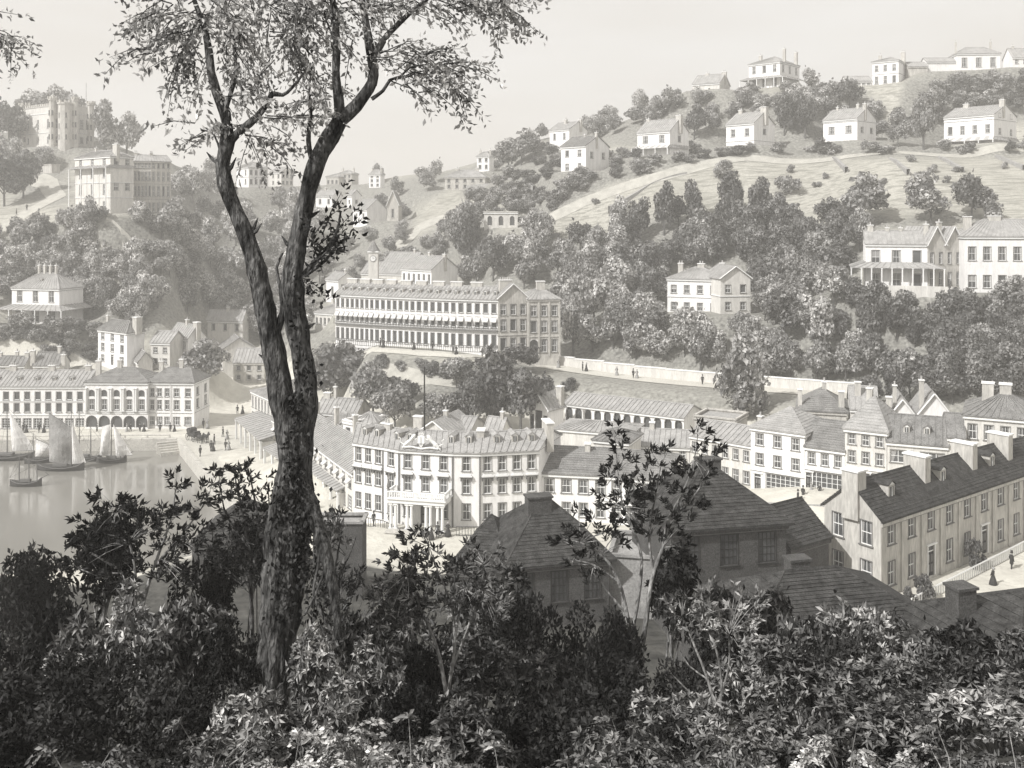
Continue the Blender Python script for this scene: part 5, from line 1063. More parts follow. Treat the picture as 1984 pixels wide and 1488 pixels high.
# ------------------------------------------------------------------ far trees: crowns made of many small leaf clumps
def leaf_mesh(name, V_, Fq, tone):
    m_ = bpy.data.meshes.new(name); m_.vertices.add(len(V_)); m_.vertices.foreach_set('co', V_.ravel().astype(np.float32))
    k = Fq.shape[1]; m_.loops.add(Fq.size); m_.loops.foreach_set('vertex_index', Fq.ravel().astype(np.int32)); m_.polygons.add(len(Fq)); m_.polygons.foreach_set('loop_start', np.arange(0, Fq.size, k, dtype=np.int32)); m_.update(calc_edges=True)
    a = m_.attributes.new('tone', 'FLOAT', 'FACE'); a.data.foreach_set('value', tone.astype(np.float32)); return m_
def quads(C, Nn, T, L_, Wd, bend, tone):
    """C centres, Nn normals, T long axis; kite-shaped folded leaf clumps"""
    Bn = np.cross(Nn, T); Bn /= np.linalg.norm(Bn, axis=1, keepdims=True) + 1e-9
    n = len(C); L_ = L_.reshape(-1, 1); Wd = Wd.reshape(-1, 1)
    P0 = C; P1 = C + T * L_ * .45 + Bn * Wd / 2 + Nn * bend * L_; P2 = C + T * L_ - Nn * bend * L_ * .6; P3 = C + T * L_ * .45 - Bn * Wd / 2 + Nn * bend * L_
    V_ = np.stack([P0, P1, P2, P3], 1).reshape(-1, 3); i = np.arange(n) * 4
    Fq = np.concatenate([np.stack([i, i + 1, i + 2], 1), np.stack([i, i + 2, i + 3], 1)]); return V_, Fq, np.concatenate([tone, tone])
def unit(a): return a / (np.linalg.norm(a, axis=1, keepdims=True) + 1e-9)
def crown_mesh(seed, kind, n=1500, size=.12):
    """unit tree: total height 1, crown width about 1 (scaled per tree)"""
    g = np.random.default_rng(seed); lob = []
    if kind == 'round': nl, cz, rz, rx = 15, .60, .30, .36
    elif kind == 'tall': nl, cz, rz, rx = 15, .57, .38, .24
    elif kind == 'spread': nl, cz, rz, rx = 18, .62, .22, .42
    elif kind == 'cone': nl, cz, rz, rx = 20, .52, .40, .30
    else: nl, cz, rz, rx = 11, .42, .36, .44                      # bush
    for i in range(nl):
        v = unit(g.normal(size=(1, 3)))[0] * (g.random() ** .35); z = cz + v[2] * rz; k = 1.0
        if kind == 'cone': k = 1.25 * (1.02 - (z - .1) / .9) + .1
        lob.append((v[0] * rx * k, v[1] * rx * k, z, (.13 + .09 * g.random()) * (1.15 if kind == 'bush' else 1)))
    lob = np.array(lob); w = lob[:, 3] ** 2; ids = g.choice(nl, n, p=w / w.sum())
    d = unit(g.normal(size=(n, 3))); r = lob[ids, 3:4] * (.72 + .36 * g.random((n, 1)))
    C = lob[ids, :3] + d * r * np.array([1, 1, .85]); C[:, 2] = np.maximum(C[:, 2], .03)
    Nn = unit(d + .55 * g.normal(size=(n, 3))); T = unit(np.cross(Nn, g.normal(size=(n, 3))) + np.array([0, 0, -.35])); T = unit(T - Nn * (T * Nn).sum(1, keepdims=True))
    lt = g.random(nl); tone = np.clip(.5 * g.random(n) + .5 * lt[ids], 0, 1)
    L_ = size * (.5 + .7 * g.random(n)); V_, Fq, tn = quads(C - T * L_[:, None] * .5, Nn, T, L_, L_ * .62, .14, tone)
    # inner leaves so the crown is not hollow
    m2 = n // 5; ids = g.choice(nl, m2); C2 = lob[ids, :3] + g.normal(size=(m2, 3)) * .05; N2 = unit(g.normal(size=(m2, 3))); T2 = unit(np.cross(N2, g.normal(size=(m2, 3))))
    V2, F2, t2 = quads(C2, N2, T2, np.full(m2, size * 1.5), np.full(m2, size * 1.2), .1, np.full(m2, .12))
    return leaf_mesh('crown', np.concatenate([V_, V2]), np.concatenate([Fq, F2 + len(V_)]), np.concatenate([tn, t2]))
KN = ['round', 'tall', 'spread', 'cone', 'bush']
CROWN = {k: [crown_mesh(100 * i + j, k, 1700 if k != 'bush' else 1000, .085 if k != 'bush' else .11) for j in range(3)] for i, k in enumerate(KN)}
def trunk_mesh(seed, kind):
    rr = random.Random(seed); b = MB(); top_ = .62
    pts = [(0, 0, -.08), (.01, 0, .12), (rr.uniform(-.02, .02), 0, .34), (rr.uniform(-.03, .03), .01, top_)]
    b.tube(pts, [.036, .028, .022, .009], 'far_stem', 6)
    for i in range(6):
        a = rr.random() * 6.28; z = rr.uniform(.22, .5); b.tube([(0, 0, z), (.1 * math.cos(a), .1 * math.sin(a), z + .1), (.24 * math.cos(a), .24 * math.sin(a), z + .2)], [.014, .01, .004], 'far_stem', 4)
    return b.mesh('trunk')
TRUNK = [trunk_mesh(i, 'round') for i in range(3)]
def with_mat(o, m):
    if len(o.data.materials) == 0: o.data.materials.append(M['leafB'])
    o.material_slots[0].link = 'OBJECT'; o.material_slots[0].material = M[m]
for k in KN:
    for m_ in CROWN[k]: m_.materials.append(M['leafB'])
TREES = []
def put_tree(x, y, z, hgt, wid, kind, tone, label=None, group=None, px=None, py=None):
    cat = 'bush' if kind == 'bush' else 'tree'
    nm = 'bush' if kind == 'bush' else ('tree' if kind != 'cone' else 'conical_tree')
    r = empty(nm, (x, y, z), label, cat, group); a = R.random() * 6.28; v = R.randrange(3)
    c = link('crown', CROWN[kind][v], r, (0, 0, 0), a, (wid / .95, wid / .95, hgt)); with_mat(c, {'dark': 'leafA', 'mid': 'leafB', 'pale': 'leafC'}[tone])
    if kind != 'bush': link('trunk', TRUNK[v], r, (0, 0, 0), a, (hgt * .75, hgt * .75, hgt))
    TREES.append((r, px if px is not None else PX(x, y), py if py is not None else PY(z + hgt / 2, y), y, kind, tone, hgt, label)); return r
BUSY = []   # (px, py, r)
def blocked(px, ytop, ybot, w, d):
    for (x0, x1, y0, y1, bd) in KEEP:
        if d < bd + 1 and px + w * .42 > x0 and px - w * .42 < x1 and ytop < y1 and ybot > y0: return True
    return False
def fits(x, y, r=1.0):
    for (P, zp, cx, cy, rr_) in PADS:
        if abs(x - cx) < rr_ + 3 and abs(y - cy) < rr_ + 3:
            X, Y = np.array([x]), np.array([y])
            if inpoly(X, Y, P)[0] or segdist(X, Y, P)[0] < r: return False
    return True
# individually placed trees: (px, base py, height px, width px, kind, tone, label)
OWN = [
 (395, 748, 92, 105, 'round', 'mid', 'round grey street tree standing at the right end of the quay shops'),
 (650, 792, 140, 120, 'spread', 'dark', 'large dark spreading tree just right of the big foreground trunk'),
 (722, 812, 112, 100, 'round', 'mid', 'grey round tree below the left end of the crescent'),
 (765, 838, 105, 95, 'spread', 'mid', 'feathery mid-grey tree behind the hotel roof left of the flagpole'),
 (960, 832, 168, 110, 'tall', 'dark', 'tall black leafy tree in front of the tan end of the crescent'),
 (1010, 842, 135, 105, 'round', 'dark', 'dark rounded tree right of the tall black one, behind the hotel'),
 (905, 838, 110, 90, 'round', 'dark', 'dark tree with pale leaf edges left of the tall black one'),
 (855, 838, 85, 80, 'spread', 'mid', 'low grey tree behind the gable-fronted house'),
 (1048, 800, 78, 60, 'round', 'dark', 'small dark tree beside the temple-fronted white house'),
 (1440, 812, 165, 128, 'cone', 'mid', 'pale-headed conical tree standing alone between promenade and cream row'),
 (1100, 755, 30, 30, 'bush', 'dark', 'small round dark shrub on the grass bank under the promenade wall'),
 (902, 520, 110, 78, 'tall', 'dark', 'tall dark clump with visible stems above the crescent roof'),
 (955, 545, 90, 70, 'round', 'dark', 'dark round tree right of the tall stemmed clump above the crescent'),
 (1015, 560, 75, 64, 'round', 'mid', 'grey tree standing over the tan end of the crescent'),
 (1125, 495, 68, 66, 'round', 'dark', 'dark round tree on the pale slope right of the crescent'),
 (1080, 540, 80, 70, 'round', 'mid', 'broad grey tree right behind the crescent end chimneys'),
 (1240, 470, 95, 62, 'tall', 'dark', 'tall upright dark tree on the left edge of the mid wood'),
 (1287, 455, 98, 56, 'tall', 'dark', 'narrow upright dark tree, second in the mid wood'),
 (1345, 440, 95, 60, 'tall', 'dark', 'upright dark tree in the middle of the mid wood'),
 (1418, 425, 100, 68, 'tall', 'dark', 'tallest dark tree crowning the mid wood on the pale slope'),
 (1470, 440, 92, 62, 'tall', 'dark', 'dark tree on the right shoulder of the mid wood'),
 (1398, 345, 42, 40, 'bush', 'mid', 'shaggy grey bush below the lane on the pale field'),
 (1525, 375, 45, 48, 'bush', 'mid', 'lone pair of round bushes on the bright field below the lane'),
 (1660, 445, 112, 115, 'round', 'mid', 'big round curly-crowned tree standing alone on the bright field'),
 (1805, 440, 110, 100, 'round', 'mid', 'big round pale-topped tree right of the lone curly-crowned one'),
 (1882, 425, 92, 84, 'round', 'dark', 'dark round tree above the large white villa at the right edge'),
 (1010, 320, 72, 82, 'round', 'mid', 'big round tree on the skyline left of the hillside villas'),
 (985, 330, 60, 60, 'round', 'mid', 'lower round tree at the left foot of the skyline tree'),
 (1812, 128, 58, 62, 'round', 'dark', 'dark spreading tree on the right skyline beside the low blank wing'),
 (1790, 130, 34, 40, 'round', 'dark', 'smaller dark tree tucked under the spreading skyline tree'),
 (1585, 152, 48, 42, 'round', 'mid', 'round tree just right of the pavilion villa on the ridge'),
 (1622, 152, 42, 38, 'round', 'pale', 'pale middle tree between the pavilion and conservatory villas'),
 (1655, 152, 52, 44, 'round', 'mid', 'leafy grey tree left of the conservatory villa'),
 (1678, 150, 42, 32, 'round', 'mid', 'small tree touching the conservatory villa chimney'),
 (1645, 210, 60, 60, 'round', 'dark', 'dark tree rising behind the two-window villa'),
 (1600, 225, 58, 56, 'round', 'mid', 'grey tree left of the roof of the two-window villa'),
 (1345, 270, 72, 52, 'round', 'dark', 'dark tree pressed against the stepped gable of the striped-awning villa'),
 (1520, 262, 78, 60, 'tall', 'dark', 'dark upright tree against the massive gable chimney'),
 (1560, 268, 92, 62, 'tall', 'dark', 'taller dark tree midway between the massive-chimney and two-window villas'),
 (1790, 290, 105, 66, 'tall', 'mid', 'tall curling tree left of the long white hillside villa'),
 (1740, 285, 50, 44, 'round', 'mid', 'small round tree right of the two-window villa'),
 (60, 268, 90, 80, 'round', 'mid', 'broad tree rising behind the left tower of the castle'),
 (112, 262, 92, 74, 'round', 'mid', 'tall grey tree directly behind the castle'),
 (150, 262, 80, 50, 'round', 'mid', 'narrow tree behind the right end of the castle'),
 (205, 300, 110, 70, 'tall', 'mid', 'tall drooping tree right of the castle'),
 (245, 310, 95, 66, 'round', 'pale', 'pale drooping tree second to the right of the castle'),
 (18, 290, 95, 74, 'round', 'dark', 'dark tree at the left edge beside the castle'),
 (8, 400, 105, 90, 'round', 'dark', 'dark tree with visible trunks on the left edge above the hill path'),
 (45, 385, 90, 66, 'round', 'dark', 'dark bushy tree overhanging the hill path near the outbuilding'),
 (1615, 600, 95, 80, 'round', 'pale', 'bright round-topped tree at the left foot of the verandah villa'),
 (1590, 690, 120, 90, 'round', 'pale', 'pale curly tree in the lower wood beneath the bright round-topped one'),
 (1520, 660, 100, 90, 'round', 'dark', 'dark tree right of the pedimented villa'),
 (1150, 640, 110, 85, 'round', 'pale', 'tall pale feathery tree right of the crescent end'),
 (1190, 600, 95, 90, 'round', 'pale', 'pale broad tree between the crescent and the pedimented villa'),
 (1110, 690, 110, 60, 'tall', 'pale', 'pale tree touching the right end of the tan crescent block'),
]
for (px, pyb, hp, wp, kind, tone, lab) in OWN:
    q = hit(px, pyb, 118)
    if q is None: q = (*W(px, 345), h1(*W(px, 345)))
    s = q[1] / F; put_tree(q[0], q[1], q[2] - .2, hp * s, wp * s, kind, tone, lab, px=px, py=pyb - hp / 2); BUSY.append((px, pyb, wp * .3))
# scattered woodland
def scatter(P, n, hr, wr, kinds, tones, gap=15, tries=40, group=None):
    P = np.array(P, float); x0, y0 = P.min(0); x1, y1 = P.max(0); got = 0; Rr = random.Random(int(x0 * 7 + y0))
    for _ in range(n * tries):
        if got >= n: break
        px, py = Rr.uniform(x0, x1), Rr.uniform(y0, y1)
        if not inpoly(np.array([px]), np.array([py]), P)[0]: continue
        if px < -45 or px > 2030: continue
        if any(abs(px - a) < (gap + r) * .9 and abs(py - b) < (gap + r) * .6 for a, b, r in BUSY): continue
        q = hit(px, py, 118)
        if q is None: continue
        hp, wp = Rr.uniform(*hr), Rr.uniform(*wr); s = q[1] / F
        if blocked(px, py - hp, py, wp, q[1]) or not fits(q[0], q[1], 2.0): continue
        kd = Rr.choice(kinds); tn = tones(px, py, Rr) if callable(tones) else Rr.choice(tones)
        if kd == 'bush': hp *= .85; wp *= .85
        put_tree(q[0], q[1], q[2] - .25, hp * s, wp * s, kd, tn, None, group, px, py - hp / 2); BUSY.append((px, py, 0)); got += 1
lt = lambda px, py, r: r.choice(['mid', 'pale', 'pale'])
scatter(WOODS['left hill'], 150, (44, 72), (42, 62), ['round', 'round', 'tall', 'spread'], lt, 13.5, group='trees on the wooded left hill')
scatter([(-60, 470), (60, 460), (150, 480), (170, 560), (150, 690), (60, 660), (-60, 640)], 16, (40, 60), (40, 56), ['round', 'tall', 'bush'], ['mid', 'dark'], 17, group='trees round the verandah villa')
scatter([(-40, 655), (60, 680), (180, 712), (190, 690), (150, 640), (-40, 640)], 26, (20, 34), (26, 44), ['bush', 'bush', 'round'], ['mid', 'dark'], 9, group='bushes under the verandah villa')
scatter([(1120, 400), (1250, 360), (1440, 312), (1984, 312), (1984, 340), (1560, 400), (1450, 330), (1240, 400), (1130, 450)], 12, (16, 26), (14, 24), ['bush'], ['mid'], 16, group='small bushes dotted on the pale fields')
scatter(WOODS['valley'], 34, (26, 48), (26, 44), ['round', 'round', 'bush'], ['mid', 'pale'], 12, group='trees in the valley')
scatter(WOODS['hedge row'], 80, (20, 36), (26, 42), ['bush', 'round', 'bush'], ['mid', 'dark', 'mid'], 8.5, group='hedge trees below the hillside villas')
scatter(WOODS['between rows'], 46, (30, 52), (32, 50), ['round'], ['mid', 'mid', 'pale'], 11, group='trees between the two rows of hill villas')
scatter(WOODS['right of rows'], 22, (34, 60), (38, 58), ['round'], ['mid', 'dark'], 15, group='trees on the right of the hill')
scatter(WOODS['mid wood'], 96, (52, 86), (46, 72), ['round', 'tall', 'round'], lambda px, py, r: r.choice(['dark', 'mid', 'dark'] if px > 1200 else ['mid', 'pale', 'mid']), 14, group='trees of the mid wood')
scatter(WOODS['lower wood'], 112, (56, 96), (52, 80), ['round', 'round', 'tall'], lambda px, py, r: r.choice(['dark', 'dark', 'mid'] if px > 1660 else ['mid', 'pale', 'dark']), 15, group='trees of the lower wood')
scatter(WOODS['gardens'], 6, (50, 70), (60, 84), ['round', 'spread'], ['dark', 'mid'], 24, group='garden trees behind the hotel')
scatter([(730, 700), (890, 715), (900, 740), (800, 735), (735, 722)], 9, (26, 34), (26, 38), ['bush'], ['mid', 'dark'], 10, group='bushes below the crescent walk')
scatter([(700, 545), (850, 480), (860, 450), (960, 350), (1030, 330), (1050, 420), (900, 430), (780, 530)], 22, (24, 40), (26, 40), ['bush', 'round'], ['mid'], 14, group='bushes on the open slope')
def join_rest(n_keep):
    ts = sorted([t for t in TREES if t[4] != 'bush' and not t[7]], key=lambda t: -(t[6] / t[3])); own = len([t for t in TREES if t[4] != 'bush' and t[7]])
    rest = ts[n_keep - own:]
    if not rest: return
    V_, F_, T_, Mi = [], [], [], []; off = 0; mats = []
    for t in rest:
        r = t[0]
        for ch in list(r.children):
            me_ = ch.data; v = np.empty(len(me_.vertices) * 3, np.float32); me_.vertices.foreach_get('co', v); v = v.reshape(-1, 3)
            if ch.name.startswith('crown'):
                a_ = ch.rotation_euler.z; s = ch.scale; v = v * np.array([s.x, s.y, s.z]); v = np.stack([v[:, 0] * math.cos(a_) - v[:, 1] * math.sin(a_), v[:, 0] * math.sin(a_) + v[:, 1] * math.cos(a_), v[:, 2]], 1) + np.array(r.location)
                f = np.empty(len(me_.polygons) * 3, np.int32); me_.loops.foreach_get('vertex_index', f); tn = np.empty(len(me_.polygons), np.float32); me_.attributes['tone'].data.foreach_get('value', tn)
                mt = ch.material_slots[0].material
                if mt not in mats: mats.append(mt)
                V_.append(v); F_.append(f.reshape(-1, 3) + off); T_.append(tn); Mi.append(np.full(len(tn), mats.index(mt), np.int32)); off += len(v)
            bpy.data.objects.remove(ch)
        bpy.data.objects.remove(r); TREES.remove(t)
    m_ = leaf_mesh('distant_trees', np.concatenate(V_), np.concatenate(F_), np.concatenate(T_))
    for mt in mats: m_.materials.append(mt)
    m_.polygons.foreach_set('material_index', np.concatenate(Mi)); tag(link('distant_woodland', m_), 'the smallest far trees filling the gaps of the wooded hills', 'woodland', None, 'stuff')
join_rest(290)
# describe every scattered tree by size, tone, shape and nearest landmark
KW = {'round': 'round', 'tall': 'upright', 'spread': 'spreading', 'cone': 'conical', 'bush': 'low'}
from collections import defaultdict
byl = defaultdict(list)
for t in TREES:
    r, px, py, y, kind, tone, hg, lab = t
    if lab: continue
    best = min(LAND, key=lambda l: max(0, abs(px - l[0]) - l[4]) ** 2 + (max(0, abs(py - l[1]) - l[5]) * 1.4) ** 2)
    dx, dy = px - best[0], py - best[1]
    if abs(dx) < best[4] * .9: rel = 'below' if dy > 0 else 'above'
    else: rel = ('lower left of' if dx < 0 else 'lower right of') if dy > best[5] * 1.6 + 12 else (('upper left of' if dx < 0 else 'upper right of') if dy < -best[5] * 1.6 - 12 else ('left of' if dx < 0 else 'right of'))
    byl[(rel, best[3])].append((t, dx * dx + dy * dy))
ORD = ['', 'second ', 'third ', 'fourth ', 'fifth ', 'sixth ', 'seventh ', 'eighth ', 'ninth ', 'tenth ', 'eleventh ', 'twelfth ', 'thirteenth ', 'fourteenth ', 'fifteenth ', 'sixteenth ']
for (rel, nm), L_ in byl.items():
    L_.sort(key=lambda e: e[1]); sub = defaultdict(list)
    for t, _ in L_: sub[(t[4], t[5])].append(t)
    for (kind, tone), ts in sub.items():
        for i, t in enumerate(ts):
            near = (ORD[min(i, 15)] + 'nearest') if len(ts) > 1 else 'lone'
            w = 'bush' if kind == 'bush' else 'tree'; tw = {'dark': 'dark', 'mid': 'grey', 'pale': 'pale'}[tone]
            if near == 'lone': near = 'only'
            t[0]['label'] = f"{near} {tw} {KW[kind]} {w} {rel} {nm}"

# ------------------------------------------------------------------ people
def person_mesh(kind, seed):
    rr = random.Random(seed); b = MB(); E_ = lambda rx, ry, z, cx=0, cy=0: [(cx + rx * math.cos(2 * math.pi * i / 8), cy + ry * math.sin(2 * math.pi * i / 8), z) for i in range(8)]
    if kind == 'woman':
        b.rings([E_(.42, .40, 0), E_(.36, .34, .35), E_(.24, .22, .75), E_(.13, .12, 1.02), E_(.19, .13, 1.28), E_(.17, .11, 1.4), E_(.06, .06, 1.44)], 'cloth' if seed % 2 else 'cloth_pale')
        b.rings([E_(.05, .05, 1.42), E_(.09, .1, 1.5), E_(.1, .11, 1.58), E_(.05, .06, 1.66)], 'skin'); b.rings([E_(.13, .15, 1.54, 0, .05), E_(.13, .14, 1.64, 0, .04), E_(.06, .07, 1.72, 0, .03)], 'cloth_pale')
        for s in (-1, 1): b.tube([(s * .17, 0, 1.36), (s * .27, -.05, 1.1), (s * .16, -.17, .98)], [.06, .055, .035], 'cloth', 6)
    else:
        for s in (-1, 1):
            st = .12 * s * (1 if seed % 2 else -1)
            b.tube([(s * .1, 0, .86), (s * .11, st * .6, .45), (s * .11, st + .02, .06)], [.1, .07, .05], 'cloth', 6); b.box((s * .11, st - .04, 0), .09, .26, .07, 0, 'cloth')
            b.tube([(s * .2, 0, 1.4), (s * .28, .02, 1.12), (s * .25, -.08, .88)], [.065, .055, .04], 'cloth', 6)
        b.rings([E_(.2, .15, .62), E_(.19, .14, .85), E_(.16, .12, 1.02), E_(.22, .14, 1.34), E_(.17, .11, 1.44), E_(.06, .06, 1.48)], 'cloth')
        b.rings([E_(.055, .06, 1.46), E_(.09, .1, 1.54), E_(.09, .1, 1.64), E_(.05, .06, 1.7)], 'skin'); b.rings([E_(.15, .16, 1.655), E_(.15, .16, 1.675)], 'cloth'); b.rings([E_(.1, .11, 1.67), E_(.11, .115, 1.86)], 'cloth')
    return b.mesh('person', True)
PM = {k: [person_mesh(k, i) for i in range(2)] for k in ('man', 'woman')}
def on_ground(x, y):
    z = h1(x, y)
    # standing surfaces laid over the ground
    if y < 190 and x < -12:
        poly = np.array([tuple(p) for p in E] + [tuple(p) for p in Oo[::-1]])
        if inpoly(np.array([x]), np.array([y]), poly)[0]: return 1.85
    return z + .06
def person(px, d, kind, label, group=None, rz=None, z=None):
    x, y = W(px, d); o = link('person', PM[kind][R.randrange(2)], None, (x, y, on_ground(x, y) if z is None else z), R.random() * 6.28 if rz is None else rz); return tag(o, label, 'person', group)
def dq(py, z=1.85): return (H - z) / (py - YH) * F
G1 = 'people on the far quay'
for px, k, lab in ((45, 'man', 'man in dark coat, leftmost on the quay behind the boats'), (51, 'woman', 'woman in long dress beside the leftmost man on the quay'), (76, 'man', 'man on the quay behind the brown sail, left of a pair'), (85, 'woman', 'woman on the quay behind the brown sail, right of a pair'),
                   (188, 'man', 'lone dark figure before the first arch of the public building'), (246, 'woman', 'woman strolling before the fourth arch'), (253, 'man', 'man strolling before the fourth arch'), (271, 'man', 'man in top hat before the fifth arch'), (279, 'woman', 'woman before the fifth arch'),
                   (310, 'man', 'lone man outside the corner shops'), (330, 'man', 'left one of two figures at the corner shop door'), (338, 'woman', 'right one of two figures at the corner shop door')):
    person(px, dq(838), k, lab, G1)
G2 = 'people on the open square'
for px, py, k, lab in ((394, 832, 'man', 'man of a couple walking at the end of the quay'), (402, 832, 'woman', 'pale-dressed woman of a couple at the end of the quay'), (460, 804, 'man', 'man of a pair left of the tall-windowed market building'), (470, 804, 'woman', 'woman of a pair left of the tall-windowed market building'),
                       (474, 758, 'man', 'left far figure below the grey house on the square'), (492, 758, 'woman', 'right far figure below the grey house on the square'), (432, 846, 'man', 'lone man in the middle of the square'), (440, 851, 'woman', 'woman just right of the lone man in the square'), (415, 861, 'man', 'man walking just right of the carriage horses'),
                       (409, 874, 'man', 'left of two men standing by the quay right of the carriage'), (413, 874, 'woman', 'woman close beside the quayside man'), (437, 872, 'man', 'man of the pair before the open pavilion'), (443, 872, 'woman', 'woman of the pair before the open pavilion'), (388, 884, 'man', 'single man near the water edge below the carriage')):
    person(px, dq(py), k, lab, G2)
for px, py, k, lab in ((605, 985, 'man', 'man of a pair under the shop row veranda'), (613, 985, 'woman', 'woman of a pair under the shop row veranda')): person(px, dq(py, 2.4), k, lab, 'people by the shop row')
G3 = 'people in the hotel street'
for px, py, k, lab in ((724, 1018, 'man', 'man bending towards the hotel railings'), (756, 1024, 'man', 'figure standing at the left foot of the portico'), (848, 1046, 'man', 'man below the portico steps'), (868, 1044, 'woman', 'small woman right of the man below the portico'), (836, 1050, 'woman', 'woman half hidden by the shrub before the portico')): person(px, dq(py, 3.4), k, lab, G3)
G4 = 'people in the shopping street'
for px, py, k, lab in ((1546, 975, 'man', 'man at the kerb, leftmost in the shopping street'), (1556, 967, 'man', 'man in dark coat just behind the kerb in the shopping street'), (1572, 960, 'woman', 'woman on the pavement by the black-framed shop'), (1588, 964, 'woman', 'woman in long dress, rightmost in the shopping street')): person(px, dq(py, 6.5), k, lab, G4, z=6.52 if px > 1560 else 6.4)
G5 = 'strollers on the promenade'
for px, k, lab in ((1082, 'woman', 'lone woman at the left end of the promenade'), (1129, 'man', 'man of the left couple on the promenade'), (1136, 'woman', 'woman of the left couple on the promenade'), (1195, 'woman', 'single dark woman midway on the promenade'), (1227, 'man', 'man of the middle couple on the promenade'), (1234, 'woman', 'woman of the middle couple on the promenade'), (1361, 'man', 'lone man on the promenade left of the conical tree')):
    q = min(PROM, key=lambda p: abs(PX(p.x, p.y) - px)); person(px, q.y - .3, k, lab, G5)
G6 = 'people before the crescent'
for px, k, lab in ((737, 'man', 'man of a couple on the left crescent walk'), (743, 'woman', 'woman of a couple on the left crescent walk'), (802, 'woman', 'lone woman at the crescent railings'), (838, 'man', 'lone man before the middle of the crescent'), (878, 'man', 'man of a couple right of the crescent middle'), (884, 'woman', 'woman of a couple right of the crescent middle')):
    person(px, 190.5 + (840 - px) * .05, k, lab, G6)
for px, k, lab in ((189, 'man', 'left man on the terrace of the tall villa'), (202, 'woman', 'woman on the terrace of the tall villa'), (229, 'man', 'man of a couple right on the tall villa terrace'), (236, 'woman', 'woman of a couple right on the tall villa terrace')): person(px, 241, k, lab, 'people on the tall villa terrace')
for px, py, k, lab in ((32, 418, 'man', 'lower dark figure on the hill path'), (52, 408, 'man', 'upper dark figure on the hill path')):
    q = hit(px, py, 150); person(px, q[1], k, lab, 'figures on the hill path')
person(1927, 92, 'man', 'man behind the white balustrade in the near street', None, z=9.16) if False else None
s_ = Vector(W(1927, 93.0)); person(1924, 88.5, 'woman', 'woman in wide skirt walking along the near terrace pavement', 'people by the near terrace', z=9.16); person(1960, 92.5, 'man', 'man further right on the near terrace pavement', 'people by the near terrace', z=9.16)
# ------------------------------------------------------------------ carriage and horses
def horse(x, y, z, rz, label):
    r = empty('horse', (x, y, z), label, 'horse', 'carriage horses', rz); b = MB()
    b.tube([(-.85, 0, 1.15), (-.6, 0, 1.2), (0, 0, 1.15), (.5, 0, 1.2), (.8, 0, 1.35), (1.05, 0, 1.7), (1.15, 0, 1.85), (1.35, 0, 1.72), (1.55, 0, 1.52)], [.18, .31, .3, .31, .24, .16, .15, .12, .08], 'horse', 8)
    for (lx, ly, f) in ((.62, .16, 1), (.62, -.16, 1), (-.68, .17, -1), (-.68, -.17, -1)):
        b.tube([(lx, ly, 1.15), (lx + .04 * f, ly, .75), (lx - .06 * (f < 0), ly, .55), (lx + .02, ly, .25), (lx + .02, ly, 0)], [.15, .1, .065, .05, .07], 'horse', 6)
    for s in (-1, 1): b.tube([(1.14, s * .07, 1.93), (1.16, s * .09, 2.08)], [.04, .01], 'horse', 4)
    b.build('body', r, smooth=True); t = MB(); t.tube([(-.9, 0, 1.25), (-1.08, 0, 1.0), (-1.08, 0, .6)], [.05, .08, .02], 'horse', 5); t.build('tail', r); m_ = MB(); m_.tube([(.72, 0, 1.55), (.98, 0, 1.88), (1.12, 0, 2.0)], [.07, .09, .05], 'cloth', 5); m_.build('mane', r)
def carriage(px, py, rz):
    d = dq(py); x, y = W(px, d); r = empty('carriage', (x, y, 1.85), 'dark open carriage drawn up on the quay corner behind two horses', 'carriage', None, rz); b = MB()
    b.rings([[(-1.1, s * .6, .7), (1.1, s * .6, .7), (1.3, s * .7, 1.4), (-1.3, s * .7, 1.4)] for s in (-1, 1)], 'hull'); b.build('body', r)
    hd = MB(); hd.rings([[(-1.3, s * .72, 1.4), (-.2, s * .72, 1.45), (-.3, s * .7, 2.1), (-1.1, s * .7, 2.2), (-1.5, s * .7, 1.8)] for s in (-1, 1)], 'cloth'); hd.build('hood', r); st = MB(); st.box((.9, 0, 1.4), .5, 1.1, .35, 0, 'cloth'); st.build('seat', r)
    for wx, rr_ in ((-.9, .62), (1.0, .5)):
        for s in (-1, 1):
            w = MB(); k = 14
            rim = [(rr_ * math.cos(2 * math.pi * i / k), 0, rr_ * math.sin(2 * math.pi * i / k)) for i in range(k)]
            for i in range(k): w.bar(rim[i], rim[(i + 1) % k], .045, 'cloth')
            o = w.build('wheel', r, (wx, s * .8, rr_ + .03)); sp = MB()
            for i in range(0, k, 2): sp.bar((0, 0, 0), rim[i], .025, 'spar')
            sp.rings([[(p[0], -.08, p[1]) for p in ring(.1, 0, 6)], [(p[0], .08, p[1]) for p in ring(.1, 0, 6)]], 'cloth'); sp.build('spoke', o)
    p = MB(); p.bar((1.2, 0, .8), (4.2, 0, .95), .05, 'spar'); p.build('shaft', r)
    for i, s in enumerate((-.5, .5)):
        c, sn = math.cos(rz), math.sin(rz); horse(x + 3.0 * c - s * sn, y + 3.0 * sn + s * c, 1.85, rz, ['dark carriage horse on the water side', 'dark carriage horse on the building side'][i])
carriage(376, 853, -.75)

